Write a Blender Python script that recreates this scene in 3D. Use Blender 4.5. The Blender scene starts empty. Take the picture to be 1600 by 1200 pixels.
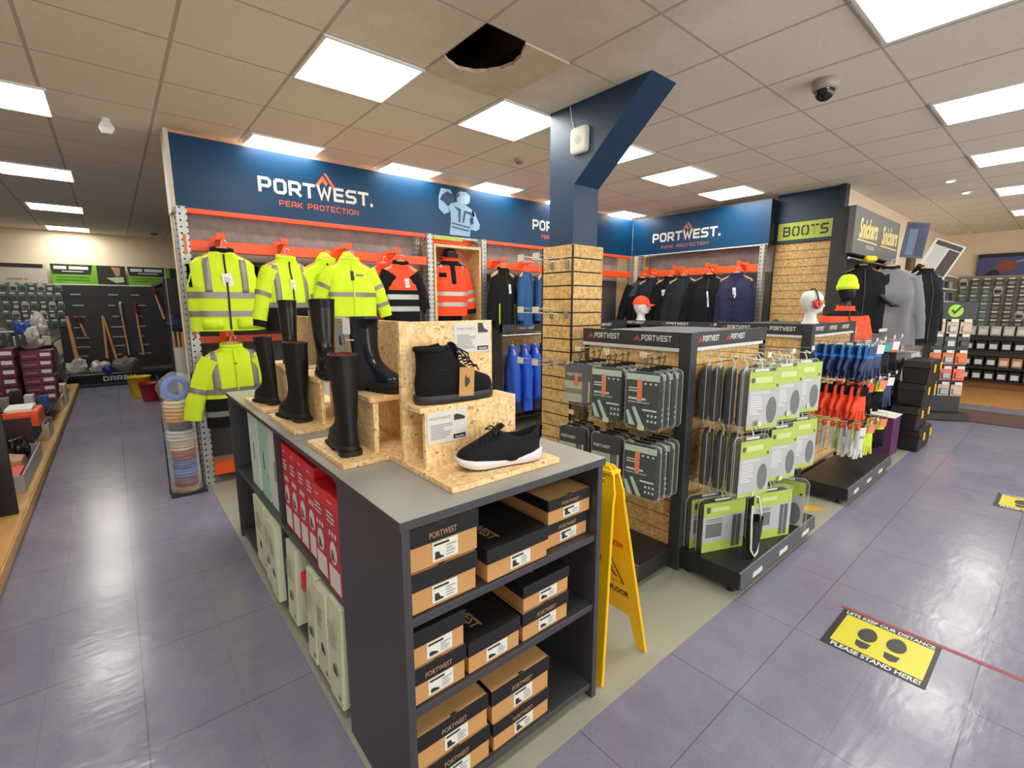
import bpy, bmesh, math, random
from mathutils import Vector, Matrix, noise
random.seed(7)
SC = bpy.context.scene
COL = SC.collection
PI = math.pi
# ---------------------------------------------------------------- camera
cam_data = bpy.data.cameras.new('camera')
cam = bpy.data.objects.new('camera', cam_data)
COL.objects.link(cam)
cam_data.sensor_width = 36.0
cam_data.lens = 36.0 * 737.0 / 1600.0
cam_data.clip_start = 0.05
cam.matrix_world = Matrix(((0.76595316, 0.10499366, -0.634265, 0.0),
                           (-0.64289638, 0.1250905, -0.75566965, 0.0),
                           (0.0, 0.98657422, 0.16331351, 1.55),
                           (0, 0, 0, 1)))
SC.camera = cam
# ---------------------------------------------------------------- world, exposure
world = bpy.data.worlds.new('world')
SC.world = world
world.use_nodes = True
world.node_tree.nodes['Background'].inputs[0].default_value = (0.9, 0.93, 1.0, 1)
world.node_tree.nodes['Background'].inputs[1].default_value = 0.05
SC.view_settings.view_transform = 'Standard'
SC.view_settings.look = 'None'
SC.view_settings.exposure = 0.0
SC.view_settings.gamma = 1.0
SC.view_settings.use_curve_mapping = False
SC.cycles.use_denoising = True
SC.cycles.max_bounces = 8
SC.cycles.diffuse_bounces = 5
SC.cycles.transparent_max_bounces = 24
SC.cycles.sample_clamp_indirect = 6.0
LAMP = 20.0          # strength of the ceiling panels' diffusers
# area lamp standing for daylight, added with an unseen window to brighten the ceiling
fill_win = bpy.data.lights.new('added_window_fill', 'AREA'); fill_win.shape = 'RECTANGLE'; fill_win.size = 14.0; fill_win.size_y = 2.4; fill_win.energy = 480.0; fill_win.color = (1.0, 0.97, 0.90)
so = bpy.data.objects.new('added_window_fill', fill_win); COL.objects.link(so); so.location = (4.0, -5.35, 1.45); so.rotation_euler = (math.radians(95), 0, 0)
CZ = 2.96            # ceiling height

# ---------------------------------------------------------------- materials
def lin(h):
    h = h.lstrip('#')
    r = []
    for i in (0, 2, 4):
        c = int(h[i:i + 2], 16) / 255.0
        r.append(c / 12.92 if c <= 0.04045 else ((c + 0.055) / 1.055) ** 2.4)
    return (r[0], r[1], r[2], 1.0)
MATS = {}
def mat(name, hexc, rough=0.55, metal=0.0, spec=0.5, alpha=1.0, emit=0.0, var=0.0, vscale=8.0, bump=0.0, bscale=60.0, coat=0.0):
    if name in MATS: return MATS[name]
    m = bpy.data.materials.new(name); m.use_nodes = True
    nt = m.node_tree; b = nt.nodes['Principled BSDF']
    c = lin(hexc)
    b.inputs['Base Color'].default_value = c
    b.inputs['Roughness'].default_value = rough
    b.inputs['Metallic'].default_value = metal
    b.inputs['Specular IOR Level'].default_value = spec
    b.inputs['Alpha'].default_value = alpha
    b.inputs['Coat Weight'].default_value = coat
    if emit:
        b.inputs['Emission Color'].default_value = c
        b.inputs['Emission Strength'].default_value = emit
    if var or bump:
        tc = nt.nodes.new('ShaderNodeTexCoord')
    if var:
        n = nt.nodes.new('ShaderNodeTexNoise'); n.inputs['Scale'].default_value = vscale; n.inputs['Detail'].default_value = 4
        nt.links.new(tc.outputs['Object'], n.inputs['Vector'])
        hs = nt.nodes.new('ShaderNodeMix'); hs.data_type = 'RGBA'
        hs.inputs['A'].default_value = tuple(max(0, x * (1 - var)) for x in c[:3]) + (1,)
        hs.inputs['B'].default_value = tuple(min(1, x * (1 + var)) for x in c[:3]) + (1,)
        nt.links.new(n.outputs['Fac'], hs.inputs['Factor'])
        nt.links.new(hs.outputs['Result'], b.inputs['Base Color'])
    if bump:
        n2 = nt.nodes.new('ShaderNodeTexNoise'); n2.inputs['Scale'].default_value = bscale; n2.inputs['Detail'].default_value = 5
        nt.links.new(tc.outputs['Object'], n2.inputs['Vector'])
        bp = nt.nodes.new('ShaderNodeBump'); bp.inputs['Strength'].default_value = bump; bp.inputs['Distance'].default_value = 0.01
        nt.links.new(n2.outputs['Fac'], bp.inputs['Height'])
        nt.links.new(bp.outputs['Normal'], b.inputs['Normal'])
    MATS[name] = m
    return m

def N(nt, t, **kw):
    n = nt.nodes.new(t)
    for k, v in kw.items(): setattr(n, k, v)
    return n
def mth(nt, op, a, b=None, c=None):
    n = nt.nodes.new('ShaderNodeMath'); n.operation = op
    for i, v in enumerate((a, b, c)):
        if v is None: continue
        if isinstance(v, (int, float)): n.inputs[i].default_value = v
        else: nt.links.new(v, n.inputs[i])
    return n.outputs[0]
def mixc(nt, f, a, b):
    n = nt.nodes.new('ShaderNodeMix'); n.data_type = 'RGBA'
    for k, v in (('Factor', f), ('A', a), ('B', b)):
        if isinstance(v, (int, float)): n.inputs[k].default_value = v
        elif isinstance(v, tuple): n.inputs[k].default_value = v
        else: nt.links.new(v, n.inputs[k])
    return n.outputs['Result']
def gridline(nt, sock, off, pitch, w):
    t = mth(nt, 'FRACT', mth(nt, 'DIVIDE', mth(nt, 'SUBTRACT', sock, off), pitch))
    d = mth(nt, 'MULTIPLY', mth(nt, 'MINIMUM', t, mth(nt, 'SUBTRACT', 1.0, t)), pitch)
    return mth(nt, 'LESS_THAN', d, w)
def worldpos(nt):
    g = N(nt, 'ShaderNodeNewGeometry'); s = N(nt, 'ShaderNodeSeparateXYZ')
    nt.links.new(g.outputs['Position'], s.inputs[0])
    return g.outputs['Position'], s.outputs[0], s.outputs[1], s.outputs[2]
def noisef(nt, vec, scale, detail=4, rough=0.5):
    n = N(nt, 'ShaderNodeTexNoise'); n.inputs['Scale'].default_value = scale; n.inputs['Detail'].default_value = detail
    n.inputs['Roughness'].default_value = rough
    nt.links.new(vec, n.inputs['Vector']); return n.outputs['Fac']
def ramp(nt, f, p0, p1):
    r = N(nt, 'ShaderNodeMapRange'); r.inputs['From Min'].default_value = p0; r.inputs['From Max'].default_value = p1
    nt.links.new(f, r.inputs['Value']); return r.outputs['Result']
def newmat(name):
    m = bpy.data.materials.new(name); m.use_nodes = True; MATS[name] = m
    return m, m.node_tree, m.node_tree.nodes['Principled BSDF']

def make_floor_mat():
    m, nt, b = newmat('vinyl_tile_floor')
    P, x, y, z = worldpos(nt)
    L = mth(nt, 'MAXIMUM', gridline(nt, x, -0.06, 0.612, 0.0022), gridline(nt, y, 0.09, 0.612, 0.0022))
    L2 = mth(nt, 'MAXIMUM', gridline(nt, x, 0.246, 0.612, 0.0013), gridline(nt, y, 0.396, 0.612, 0.0013))
    n1 = noisef(nt, P, 1.1, 5); n2 = noisef(nt, P, 9.0, 6, 0.65); n3 = noisef(nt, P, 90, 2)
    c = mixc(nt, ramp(nt, n1, 0.35, 0.65), lin('#7a7993'), lin('#8a899d'))
    c = mixc(nt, mth(nt, 'MULTIPLY', ramp(nt, n2, 0.35, 0.85), 0.5), c, lin('#9a99a3'))
    c = mixc(nt, mth(nt, 'MULTIPLY', ramp(nt, n3, 0.35, 0.75), 0.25), c, lin('#5f5e80'))
    c = mixc(nt, mth(nt, 'MULTIPLY', L, 0.6), c, lin('#3d3c4e'))
    c = mixc(nt, mth(nt, 'MULTIPLY', L2, 0.28), c, lin('#4a495e'))
    nt.links.new(c, b.inputs['Base Color'])
    r = mth(nt, 'ADD', mth(nt, 'MULTIPLY', n2, 0.20), 0.10)
    nt.links.new(r, b.inputs['Roughness'])
    bp = N(nt, 'ShaderNodeBump'); bp.inputs['Strength'].default_value = 0.12; bp.inputs['Distance'].default_value = 0.01
    mp = N(nt, 'ShaderNodeMapping'); mp.inputs['Scale'].default_value = (5, 14, 1); mp.inputs['Rotation'].default_value = (0, 0, 0.5)
    nt.links.new(P, mp.inputs[0])
    nt.links.new(noisef(nt, mp.outputs[0], 2.0, 4), bp.inputs['Height']); nt.links.new(bp.outputs[0], b.inputs['Normal'])
    b.inputs['Specular IOR Level'].default_value = 0.5
    return m
def make_grey_vinyl():
    m, nt, b = newmat('grey_green_vinyl')
    P, x, y, z = worldpos(nt)
    n1 = noisef(nt, P, 2.0, 6, 0.6); n3 = noisef(nt, P, 70, 3)
    c = mixc(nt, n1, lin('#9a9a8a'), lin('#b0af9f'))
    c = mixc(nt, mth(nt, 'MULTIPLY', n3, 0.3), c, lin('#7a7a6c'))
    nt.links.new(c, b.inputs['Base Color']); b.inputs['Roughness'].default_value = 0.35
    return m
def make_ceiling_mat():
    m, nt, b = newmat('mineral_fibre_ceiling')
    P, x, y, z = worldpos(nt)
    L = mth(nt, 'MAXIMUM', gridline(nt, x, 1.0, 0.605, 0.010), gridline(nt, y, 2.72, 0.61, 0.007))
    n1 = noisef(nt, P, 0.7, 4); n2 = noisef(nt, P, 45, 3)
    c = mixc(nt, ramp(nt, n1, 0.3, 0.7), lin('#eae2d2'), lin('#f1e9d9'))
    c = mixc(nt, mth(nt, 'MULTIPLY', ramp(nt, n2, 0.5, 0.8), 0.18), c, lin('#a89c90'))
    # old water stains round the missing tile: distance from (1.9, 1.9)
    d = mth(nt, 'SQRT', mth(nt, 'ADD', mth(nt, 'POWER', mth(nt, 'SUBTRACT', x, 1.8), 2.0), mth(nt, 'POWER', mth(nt, 'SUBTRACT', y, 2.0), 2.0)))
    n4 = noisef(nt, P, 3.5, 5, 0.6)
    st = mth(nt, 'MULTIPLY', ramp(nt, mth(nt, 'ADD', d, mth(nt, 'MULTIPLY', n4, 1.2)), 1.7, 0.9), 0.4)
    c = mixc(nt, st, c, lin('#a08a6c'))
    c = mixc(nt, mth(nt, 'MULTIPLY', L, 0.55), c, lin('#8d8177'))
    nt.links.new(c, b.inputs['Base Color']); b.inputs['Roughness'].default_value = 0.9
    return m
def make_osb(name, ca, cb, cc, scale=1.0):
    m, nt, b = newmat(name)
    tc = N(nt, 'ShaderNodeTexCoord')
    def strands(rot, sc, seed):
        mp = N(nt, 'ShaderNodeMapping'); mp.inputs['Rotation'].default_value = rot; mp.inputs['Location'].default_value = (seed, seed * 2, seed)
        mp.inputs['Scale'].default_value = tuple(s * scale for s in sc)
        nt.links.new(tc.outputs['Object'], mp.inputs[0])
        w = N(nt, 'ShaderNodeTexNoise'); w.inputs['Scale'].default_value = 3
        nt.links.new(mp.outputs[0], w.inputs['Vector'])
        mx = N(nt, 'ShaderNodeVectorMath', operation='MULTIPLY_ADD'); mx.inputs[1].default_value = (0.5, 0.5, 0.5)
        nt.links.new(w.outputs['Color'], mx.inputs[0]); nt.links.new(mp.outputs[0], mx.inputs[2])
        v = N(nt, 'ShaderNodeTexVoronoi'); v.inputs['Scale'].default_value = 1.0
        nt.links.new(mx.outputs[0], v.inputs['Vector'])
        s = N(nt, 'ShaderNodeSeparateColor'); nt.links.new(v.outputs['Color'], s.inputs[0])
        return s.outputs[0], v.outputs['Distance']
    a, da = strands((0.3, 0.2, 0.5), (32, 110, 85), 3)
    c2, db = strands((0.2, 0.5, -0.7), (100, 34, 75), 9)
    c3, dc = strands((0.9, -0.4, 0.2), (120, 100, 30), 5)
    f = mth(nt, 'MULTIPLY', mth(nt, 'ADD', mth(nt, 'ADD', a, c2), c3), 0.3333)
    col = mixc(nt, ramp(nt, f, 0.3, 0.7), lin(ca), lin(cb))
    dark = mth(nt, 'GREATER_THAN', mth(nt, 'MULTIPLY', a, c2), 0.74)
    col = mixc(nt, mth(nt, 'MULTIPLY', dark, 0.75), col, lin(cc))
    nt.links.new(col, b.inputs['Base Color']); b.inputs['Roughness'].default_value = 0.6
    return m
def make_dots(name, base, hole, px, pz, r, metal=0.6):
    """galvanised upright with punched holes, in object space"""
    m, nt, b = newmat(name)
    tc = N(nt, 'ShaderNodeTexCoord'); s = N(nt, 'ShaderNodeSeparateXYZ'); nt.links.new(tc.outputs['Object'], s.inputs[0])
    def cell(sock, p):
        t = mth(nt, 'FRACT', mth(nt, 'DIVIDE', sock, p))
        return mth(nt, 'MULTIPLY', mth(nt, 'SUBTRACT', t, 0.5), p)
    u = cell(mth(nt, 'ADD', s.outputs[0], mth(nt, 'ADD', s.outputs[1], 0.0)), px); v = cell(s.outputs[2], pz)
    d = mth(nt, 'SQRT', mth(nt, 'ADD', mth(nt, 'MULTIPLY', u, u), mth(nt, 'MULTIPLY', v, v)))
    h = mth(nt, 'LESS_THAN', d, r)
    n = noisef(nt, tc.outputs['Object'], 25, 4)
    c = mixc(nt, n, lin(base), lin('#c3c6c6'))
    c = mixc(nt, h, c, lin(hole))
    nt.links.new(c, b.inputs['Base Color']); b.inputs['Roughness'].default_value = 0.42
    nt.links.new(mth(nt, 'MULTIPLY', mth(nt, 'SUBTRACT', 1.0, h), metal), b.inputs['Metallic'])
    return m
def make_wood(name, ca, cb, sc=(1, 12, 12)):
    m, nt, b = newmat(name)
    tc = N(nt, 'ShaderNodeTexCoord'); mp = N(nt, 'ShaderNodeMapping'); mp.inputs['Scale'].default_value = sc
    nt.links.new(tc.outputs['Object'], mp.inputs[0])
    f = noisef(nt, mp.outputs[0], 3.0, 6, 0.6)
    nt.links.new(mixc(nt, ramp(nt, f, 0.3, 0.7), lin(ca), lin(cb)), b.inputs['Base Color']); b.inputs['Roughness'].default_value = 0.5
    return m
def make_plaster():
    m, nt, b = newmat('mauve_backboard')
    tc = N(nt, 'ShaderNodeTexCoord')
    f = noisef(nt, tc.outputs['Object'], 5, 8, 0.7); g = noisef(nt, tc.outputs['Object'], 2.0, 3)
    c = mixc(nt, ramp(nt, f, 0.35, 0.65), lin('#8d807d'), lin('#b3a7a3'))
    c = mixc(nt, mth(nt, 'MULTIPLY', g, 0.3), c, lin('#93808a'))
    nt.links.new(c, b.inputs['Base Color']); b.inputs['Roughness'].default_value = 0.85
    return m

FLOOR = make_floor_mat(); VINYL = make_grey_vinyl(); CEIL = make_ceiling_mat()
OSB = make_osb('osb_board', '#dcb376', '#f3d8a6', '#8a6033')
OSBP = make_osb('osb_slatwall', '#c99c5c', '#e6c487', '#8a6234', 0.7)
UPRT = make_dots('punched_galvanised_steel', '#9da2a2', '#2b2d2e', 0.045, 0.05, 0.0085)
WOOD = make_wood('light_hanger_wood', '#c39058', '#e0b27a', (2, 30, 30))
PLINTHW = make_wood('oak_laminate_plinth', '#b78d4e', '#d0a865', (6, 1.2, 6))
PLASTER = make_plaster()
CREAM = mat('cream_wall_paint', '#e6d3b8', 0.8, var=0.04, vscale=2)
NAVY = mat('navy_fascia_board', '#063a5e', 0.36, spec=.3, var=0.04, vscale=3)
NAVYC = mat('navy_column_paint', '#15395a', 0.42, var=0.05)
WHITE = mat('white_plastic', '#e8e8e4', 0.4)
OFFW = mat('off_white_print', '#d9dcd8', 0.5)
ORNG = mat('orange_racking_paint', '#f4581f', 0.42, var=0.06)
ORNP = mat('orange_print', '#e8683a', 0.5)
DARKM = mat('dark_grey_melamine', '#3a3a3e', 0.45, var=0.08, vscale=30)
TOPM = mat('grey_stone_worktop', '#9b9b97', 0.32, var=0.12, vscale=6)
BLACKM = mat('black_metal', '#1c1d1f', 0.42)
CHAR = mat('charcoal_metal', '#33353a', 0.45)
CHROME = mat('chrome', '#d8d8d8', 0.22, 1.0)
BLACK = mat('black_plastic', '#131314', 0.4)
VOID = mat('dark_void_brown', '#4a3826', 0.9, var=0.4, vscale=3)
LIME = mat('lime_print', '#b9c94a', 0.5)
PEACH = mat('peach_batten', '#d9a583', 0.7)
PAPER = mat('paper_white', '#ecebe4', 0.6)
STEEL = mat('steel_grey', '#a5a8a8', 0.35, 0.7)

# ---------------------------------------------------------------- mesh builder
class MB:
    def __init__(s): s.v = []; s.f = []; s.mi = []; s.sm = []; s.cur = 0; s.smooth = False; s.M = None
    def add(s, vs, fs, smooth=None):
        o = len(s.v)
        if s.M is not None: vs = [tuple(s.M @ Vector(p)) for p in vs]
        s.v += [tuple(p) for p in vs]
        s.f += [tuple(i + o for i in f) for f in fs]
        s.mi += [s.cur] * len(fs); s.sm += [s.smooth if smooth is None else smooth] * len(fs)
        return s
    def m(s, i): s.cur = i; return s
    def box(s, x0, x1, y0, y1, z0, z1):
        v = [(x0, y0, z0), (x1, y0, z0), (x1, y1, z0), (x0, y1, z0), (x0, y0, z1), (x1, y0, z1), (x1, y1, z1), (x0, y1, z1)]
        return s.add(v, [(0, 3, 2, 1), (4, 5, 6, 7), (0, 1, 5, 4), (1, 2, 6, 5), (2, 3, 7, 6), (3, 0, 4, 7)], False)
    def prism(s, poly, a, b, axis='z', smooth=False):
        """poly of 2-D points extruded from a to b along axis (x: poly=(y,z), y: poly=(x,z), z: poly=(x,y))"""
        n = len(poly)
        def p3(p, d):
            return (d, p[0], p[1]) if axis == 'x' else (p[0], d, p[1]) if axis == 'y' else (p[0], p[1], d)
        v = [p3(p, a) for p in poly] + [p3(p, b) for p in poly]
        f = [tuple(range(n))[::-1], tuple(range(n, 2 * n))] + [(i, (i + 1) % n, n + (i + 1) % n, n + i) for i in range(n)]
        o = len(s.f); s.add(v, f, False)
        if smooth:
            for k in range(o + 2, len(s.f)): s.sm[k] = True
        return s
    def loft(s, rings, cap0=True, cap1=True, smooth=True, closed=True):
        n = len(rings[0]); v = [p for r in rings for p in r]; f = []
        for i in range(len(rings) - 1):
            for j in range(n if closed else n - 1):
                k = (j + 1) % n
                f.append((i * n + j, i * n + k, (i + 1) * n + k, (i + 1) * n + j))
        s.add(v, f, smooth)
        if cap0: s.add(rings[0], [tuple(range(n))[::-1]], False)
        if cap1: s.add(rings[-1], [tuple(range(n))], False)
        return s
    def tube(s, pts, r, n=8, cap=True, sy=1.0):
        pts = [Vector(p) for p in pts]; rings = []
        rr = r if isinstance(r, (list, tuple)) else [r] * len(pts)
        prev = None
        for i, p in enumerate(pts):
            t = (pts[min(i + 1, len(pts) - 1)] - pts[max(i - 1, 0)]).normalized()
            if prev is None:
                a = Vector((0, 0, 1)) if abs(t.z) < 0.9 else Vector((0, 1, 0))
                u = t.cross(a).normalized()
            else:
                u = (prev - t * prev.dot(t)).normalized()
            w = t.cross(u); prev = u
            rings.append([tuple(p + (u * math.cos(2 * PI * k / n) + w * math.sin(2 * PI * k / n) * sy) * rr[i]) for k in range(n)])
        return s.loft(rings, cap, cap)
    def cyl(s, x, y, z0, z1, r, n=20, r1=None):
        r1 = r if r1 is None else r1
        return s.loft([[(x + q * math.cos(2 * PI * k / n), y + q * math.sin(2 * PI * k / n), z) for k in range(n)] for z, q in ((z0, r), (z1, r1))])
    def lathe(s, prof, n=24, c=(0, 0), cap0=True, cap1=True):
        return s.loft([[(c[0] + r * math.cos(2 * PI * k / n), c[1] + r * math.sin(2 * PI * k / n), z) for k in range(n)] for r, z in prof], cap0, cap1)
    def quad(s, a, b, c, d): return s.add([a, b, c, d], [(0, 1, 2, 3)], False)
    def sphere(s, c, rx, ry, rz, n=16, m=10):
        R = []
        for i in range(1, m):
            t = PI * i / m
            R.append([(c[0] + rx * math.sin(t) * math.cos(2 * PI * k / n), c[1] + ry * math.sin(t) * math.sin(2 * PI * k / n), c[2] - rz * math.cos(t)) for k in range(n)])
        return s.loft(R)
    def mesh(s, mats, name='m'):
        me = bpy.data.meshes.new(name); me.from_pydata(s.v, [], s.f)
        for mm in (mats if isinstance(mats, (list, tuple)) else [mats]): me.materials.append(mm)
        me.polygons.foreach_set('material_index', s.mi); me.polygons.foreach_set('use_smooth', s.sm)
        me.update(); return me
    def build(s, name, mats, parent=None, bevel=0.0, sub=0, loc=None, seg=2):
        o = bpy.data.objects.new(name, s.mesh(mats, name)); COL.objects.link(o)
        if parent is not None: adopt(o, parent)
        if loc: o.location = loc
        if bevel:
            b = o.modifiers.new('bevel', 'BEVEL'); b.width = bevel; b.segments = seg; b.limit_method = 'ANGLE'; b.angle_limit = 0.7
        if sub:
            b = o.modifiers.new('sub', 'SUBSURF'); b.levels = sub; b.render_levels = sub
        return o
def root_of(o):
    while o.parent: o = o.parent
    return o
def adopt(o, parent):
    """parent; geometry is given in world coordinates of the moment the thing was made (no rotation yet)"""
    o.parent = parent
    off = parent.location if parent.parent is None else Vector((0, 0, 0))
    o.matrix_parent_inverse = Matrix.Translation(-off)
def tag(o, label=None, cat=None, group=None, kind=None):
    if label: o['label'] = label
    if cat: o['category'] = cat
    if group: o['group'] = group
    if kind: o['kind'] = kind
    return o
def thing(name, label, cat, loc=(0, 0, 0), group=None):
    o = bpy.data.objects.new(name, None); COL.objects.link(o); o.location = loc; o.empty_display_size = 0.05
    return tag(o, label, cat, group)
def solo(mb, name, mats, label, cat, group=None, bevel=0.0, sub=0, origin=None):
    """a thing that is one mesh; origin moved to its base"""
    xs = [p[0] for p in mb.v]; ys = [p[1] for p in mb.v]; zs = [p[2] for p in mb.v]
    c = origin or ((min(xs) + max(xs)) / 2, (min(ys) + max(ys)) / 2, min(zs))
    mb.v = [(p[0] - c[0], p[1] - c[1], p[2] - c[2]) for p in mb.v]
    o = mb.build(name, mats, None, bevel, sub); o.location = c
    return tag(o, label, cat, group)
def struct(mb, name, mats, bevel=0.0, parent=None):
    o = mb.build(name, mats, parent, bevel)
    if parent is None: o['kind'] = 'structure'
    return o
def dup(root, loc=None, rot=None, label=None, group=None, scale=None):
    r = root.copy(); COL.objects.link(r)
    if loc is not None: r.location = loc
    if rot is not None: r.rotation_euler = rot if isinstance(rot, (tuple, list)) else (0, 0, rot)
    if scale: r.scale = scale
    if label: r['label'] = label
    if group: r['group'] = group
    for ch in list(root.children):
        c = ch.copy(); COL.objects.link(c); c.parent = r; c.matrix_parent_inverse = ch.matrix_parent_inverse.copy()
        for g in list(ch.children):
            d = g.copy(); COL.objects.link(d); d.parent = c; d.matrix_parent_inverse = g.matrix_parent_inverse.copy()
    return r
# ---------------------------------------------------------------- lettering
TXT = {}
def text_geo(s, bold=0.0):
    k = (s, bold)
    if k not in TXT:
        cu = bpy.data.curves.new('t', 'FONT'); cu.body = s; cu.size = 1.0; cu.resolution_u = 3; cu.offset = bold
        ob = bpy.data.objects.new('t', cu); COL.objects.link(ob)
        dg = bpy.context.evaluated_depsgraph_get(); me = ob.evaluated_get(dg).to_mesh()
        vs = [(v.co.x, v.co.y) for v in me.vertices]; fs = [tuple(p.vertices) for p in me.polygons]
        ob.evaluated_get(dg).to_mesh_clear(); bpy.data.objects.remove(ob); bpy.data.curves.remove(cu)
        x0 = min(p[0] for p in vs); x1 = max(p[0] for p in vs); y0 = min(p[1] for p in vs); y1 = max(p[1] for p in vs)
        TXT[k] = ([((p[0] - x0), (p[1] - y0)) for p in vs], fs, x1 - x0, y1 - y0)
    return TXT[k]
# a squared sign-writer's alphabet: strokes on a 4 x 5 grid
GL = {
 'P': (4, [[(0, 0), (0, 5), (3.2, 5), (4, 4.2), (4, 2.8), (3.2, 2), (0, 2)]]),
 'O': (4, [[(0.8, 0), (0, 0.8), (0, 4.2), (0.8, 5), (3.2, 5), (4, 4.2), (4, 0.8), (3.2, 0), (0.8, 0)]]),
 'R': (4, [[(0, 0), (0, 5), (3.2, 5), (4, 4.2), (4, 2.8), (3.2, 2), (0, 2)], [(2.0, 2), (4, 0)]]),
 'T': (4, [[(0, 5), (4, 5)], [(2, 5), (2, 0)]]),
 'W': (5.4, [[(0, 5), (1.3, 0), (2.7, 4.2), (4.1, 0), (5.4, 5)]]),
 'E': (3.6, [[(3.6, 5), (0, 5), (0, 0), (3.6, 0)], [(0, 2.5), (3.2, 2.5)]]),
 'S': (4, [[(4, 5), (0.8, 5), (0, 4.2), (0, 3.2), (0.8, 2.5), (3.2, 2.5), (4, 1.8), (4, 0.8), (3.2, 0), (0, 0)]]),
 'B': (4, [[(0, 0), (0, 5), (3.2, 5), (3.9, 4.3), (3.9, 3.2), (3.2, 2.55), (0, 2.55)], [(3.2, 2.55), (4, 1.8), (4, 0.7), (3.2, 0), (0, 0)]]),
 'A': (4, [[(0, 0), (0, 4.0), (1, 5), (3, 5), (4, 4.0), (4, 0)], [(0, 1.9), (4, 1.9)]]),
 'K': (4, [[(0, 0), (0, 5)], [(4, 5), (1, 2.5), (4, 0)], [(0, 2.5), (1, 2.5)]]),
 'C': (3.8, [[(3.8, 5), (0.8, 5), (0, 4.2), (0, 0.8), (0.8, 0), (3.8, 0)]]),
 'I': (0.01, [[(0, 0), (0, 5)]]),
 'N': (4, [[(0, 0), (0, 5), (4, 0), (4, 5)]]),
 '.': (0.01, [[(0, -0.1), (0, 0.15)]]),
 'D': (4, [[(0, 0), (0, 5), (3.2, 5), (4, 4.2), (4, 0.8), (3.2, 0), (0, 0)]]),
 'Y': (4, [[(0, 5), (2, 2.4), (4, 5)], [(2, 2.4), (2, 0)]]),
 'U': (4, [[(0, 5), (0, 0.8), (0.8, 0), (3.2, 0), (4, 0.8), (4, 5)]]),
 'L': (3.5, [[(0, 5), (0, 0), (3.5, 0)]]),
 'H': (4, [[(0, 0), (0, 5)], [(4, 0), (4, 5)], [(0, 2.5), (4, 2.5)]]),
 'G': (4, [[(4, 5), (0.8, 5), (0, 4.2), (0, 0.8), (0.8, 0), (4, 0), (4, 2.4), (2.4, 2.4)]]),
 'M': (5, [[(0, 0), (0, 5), (2.5, 2), (5, 5), (5, 0)]]),
 '!': (0.01, [[(0, 5), (0, 1.6)], [(0, 0.15), (0, -0.1)]]),
 ' ': (2.0, []),
}
def stroke_geo(s, w=1.1, gap=1.0):
    vs = []; fs = []; x = w / 2
    for ch in s:
        adv, lines = GL[ch]
        for ln in lines:
            pts = [Vector((p[0] + x, p[1])) for p in ln]
            closed = (pts[0] - pts[-1]).length < 1e-6
            if closed: pts = pts[:-1]
            n = len(pts); L = []; R = []
            for i in range(n):
                if closed: a = pts[i - 1]; c = pts[(i + 1) % n]
                else: a = pts[i - 1] if i else None; c = pts[i + 1] if i < n - 1 else None
                p = pts[i]
                d0 = (p - a).normalized() if a is not None else None; d1 = (c - p).normalized() if c is not None else None
                if d0 is None: d0 = d1; p = p - d1 * w / 2
                if d1 is None: d1 = d0; p = p + d0 * w / 2
                n0 = Vector((-d0.y, d0.x)); n1 = Vector((-d1.y, d1.x)); mm = (n0 + n1)
                if mm.length < 0.2: mm = n0
                mm.normalize(); k = min(2.0, 1.0 / max(0.3, mm.dot(n0)))
                L.append(p + mm * w / 2 * k); R.append(p - mm * w / 2 * k)
            for i in range(n if closed else n - 1):
                j = (i + 1) % n; o = len(vs); lay = len(fs) % 9 * .00012
                vs += [(q[0], q[1], lay) for q in (L[i], R[i], R[j], L[j])]; fs.append((o, o + 1, o + 2, o + 3))
        x += adv + gap + w
    W = x - gap - w / 2
    return vs, fs, W, 5 + w
def put_text(mb, geo, origin, right, up, height=None, width=None, off=0.0, center=False):
    """lay flat lettering geometry on a surface: origin = lower left corner (or middle if center)"""
    vs, fs, W, Hh = geo
    right = Vector(right).normalized(); up = Vector(up).normalized(); nrm = right.cross(up)
    sx = sy = (height / Hh) if height else (width / W)
    if height and width: sx = width / W
    ys = [p[1] for p in vs]; ylo = min(ys)
    o = Vector(origin) + nrm * off
    if center: o = o - right * W * sx / 2 - up * Hh * sy / 2
    P = [tuple(o + right * p[0] * sx + up * (p[1] - ylo) * sy + nrm * (p[2] if len(p) > 2 else 0)) for p in vs]
    mb.add(P, fs, False)
PORTW = stroke_geo('PORTWEST.', 1.25, 0.8)
PORTW2 = stroke_geo('PORTWEST', 1.25, 0.8)
def peak_logo(mb, origin, right, up, h, off=0.0):
    """two leaning orange chevrons"""
    for pts in ([(0, 0), (0.62, 0.8), (1.02, 0.3), (0.86, 0.05), (0.62, 0.38), (0.28, 0)], [(0.72, 1.0), (0.92, 1.0), (1.62, 0), (1.36, 0), ]):
        put_text(mb, ([p for p in pts], [tuple(range(len(pts)))], 1.62, 1.0), Vector(origin) + Vector(right) * 0, right, up, height=h, off=off) if False else \
        mb.add([tuple(Vector(origin) + Vector(right).normalized() * p[0] * h + Vector(up).normalized() * p[1] * h + Vector(right).cross(Vector(up)).normalized() * off) for p in pts], [tuple(range(len(pts)))], False)
def stripes(mb, origin, right, up, w, h, n, off=0.0, seed=0):
    """rows of small print"""
    rnd = random.Random(seed); right = Vector(right).normalized(); up = Vector(up).normalized(); nr = right.cross(up) * off
    for i in range(n):
        y0 = h * (1 - (i + 0.2) / n); y1 = h * (1 - (i + 0.65) / n); ww = w * rnd.uniform(0.55, 1.0)
        o = Vector(origin) + nr
        mb.quad(tuple(o + up * y1), tuple(o + right * ww + up * y1), tuple(o + right * ww + up * y0), tuple(o + up * y0))
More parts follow.
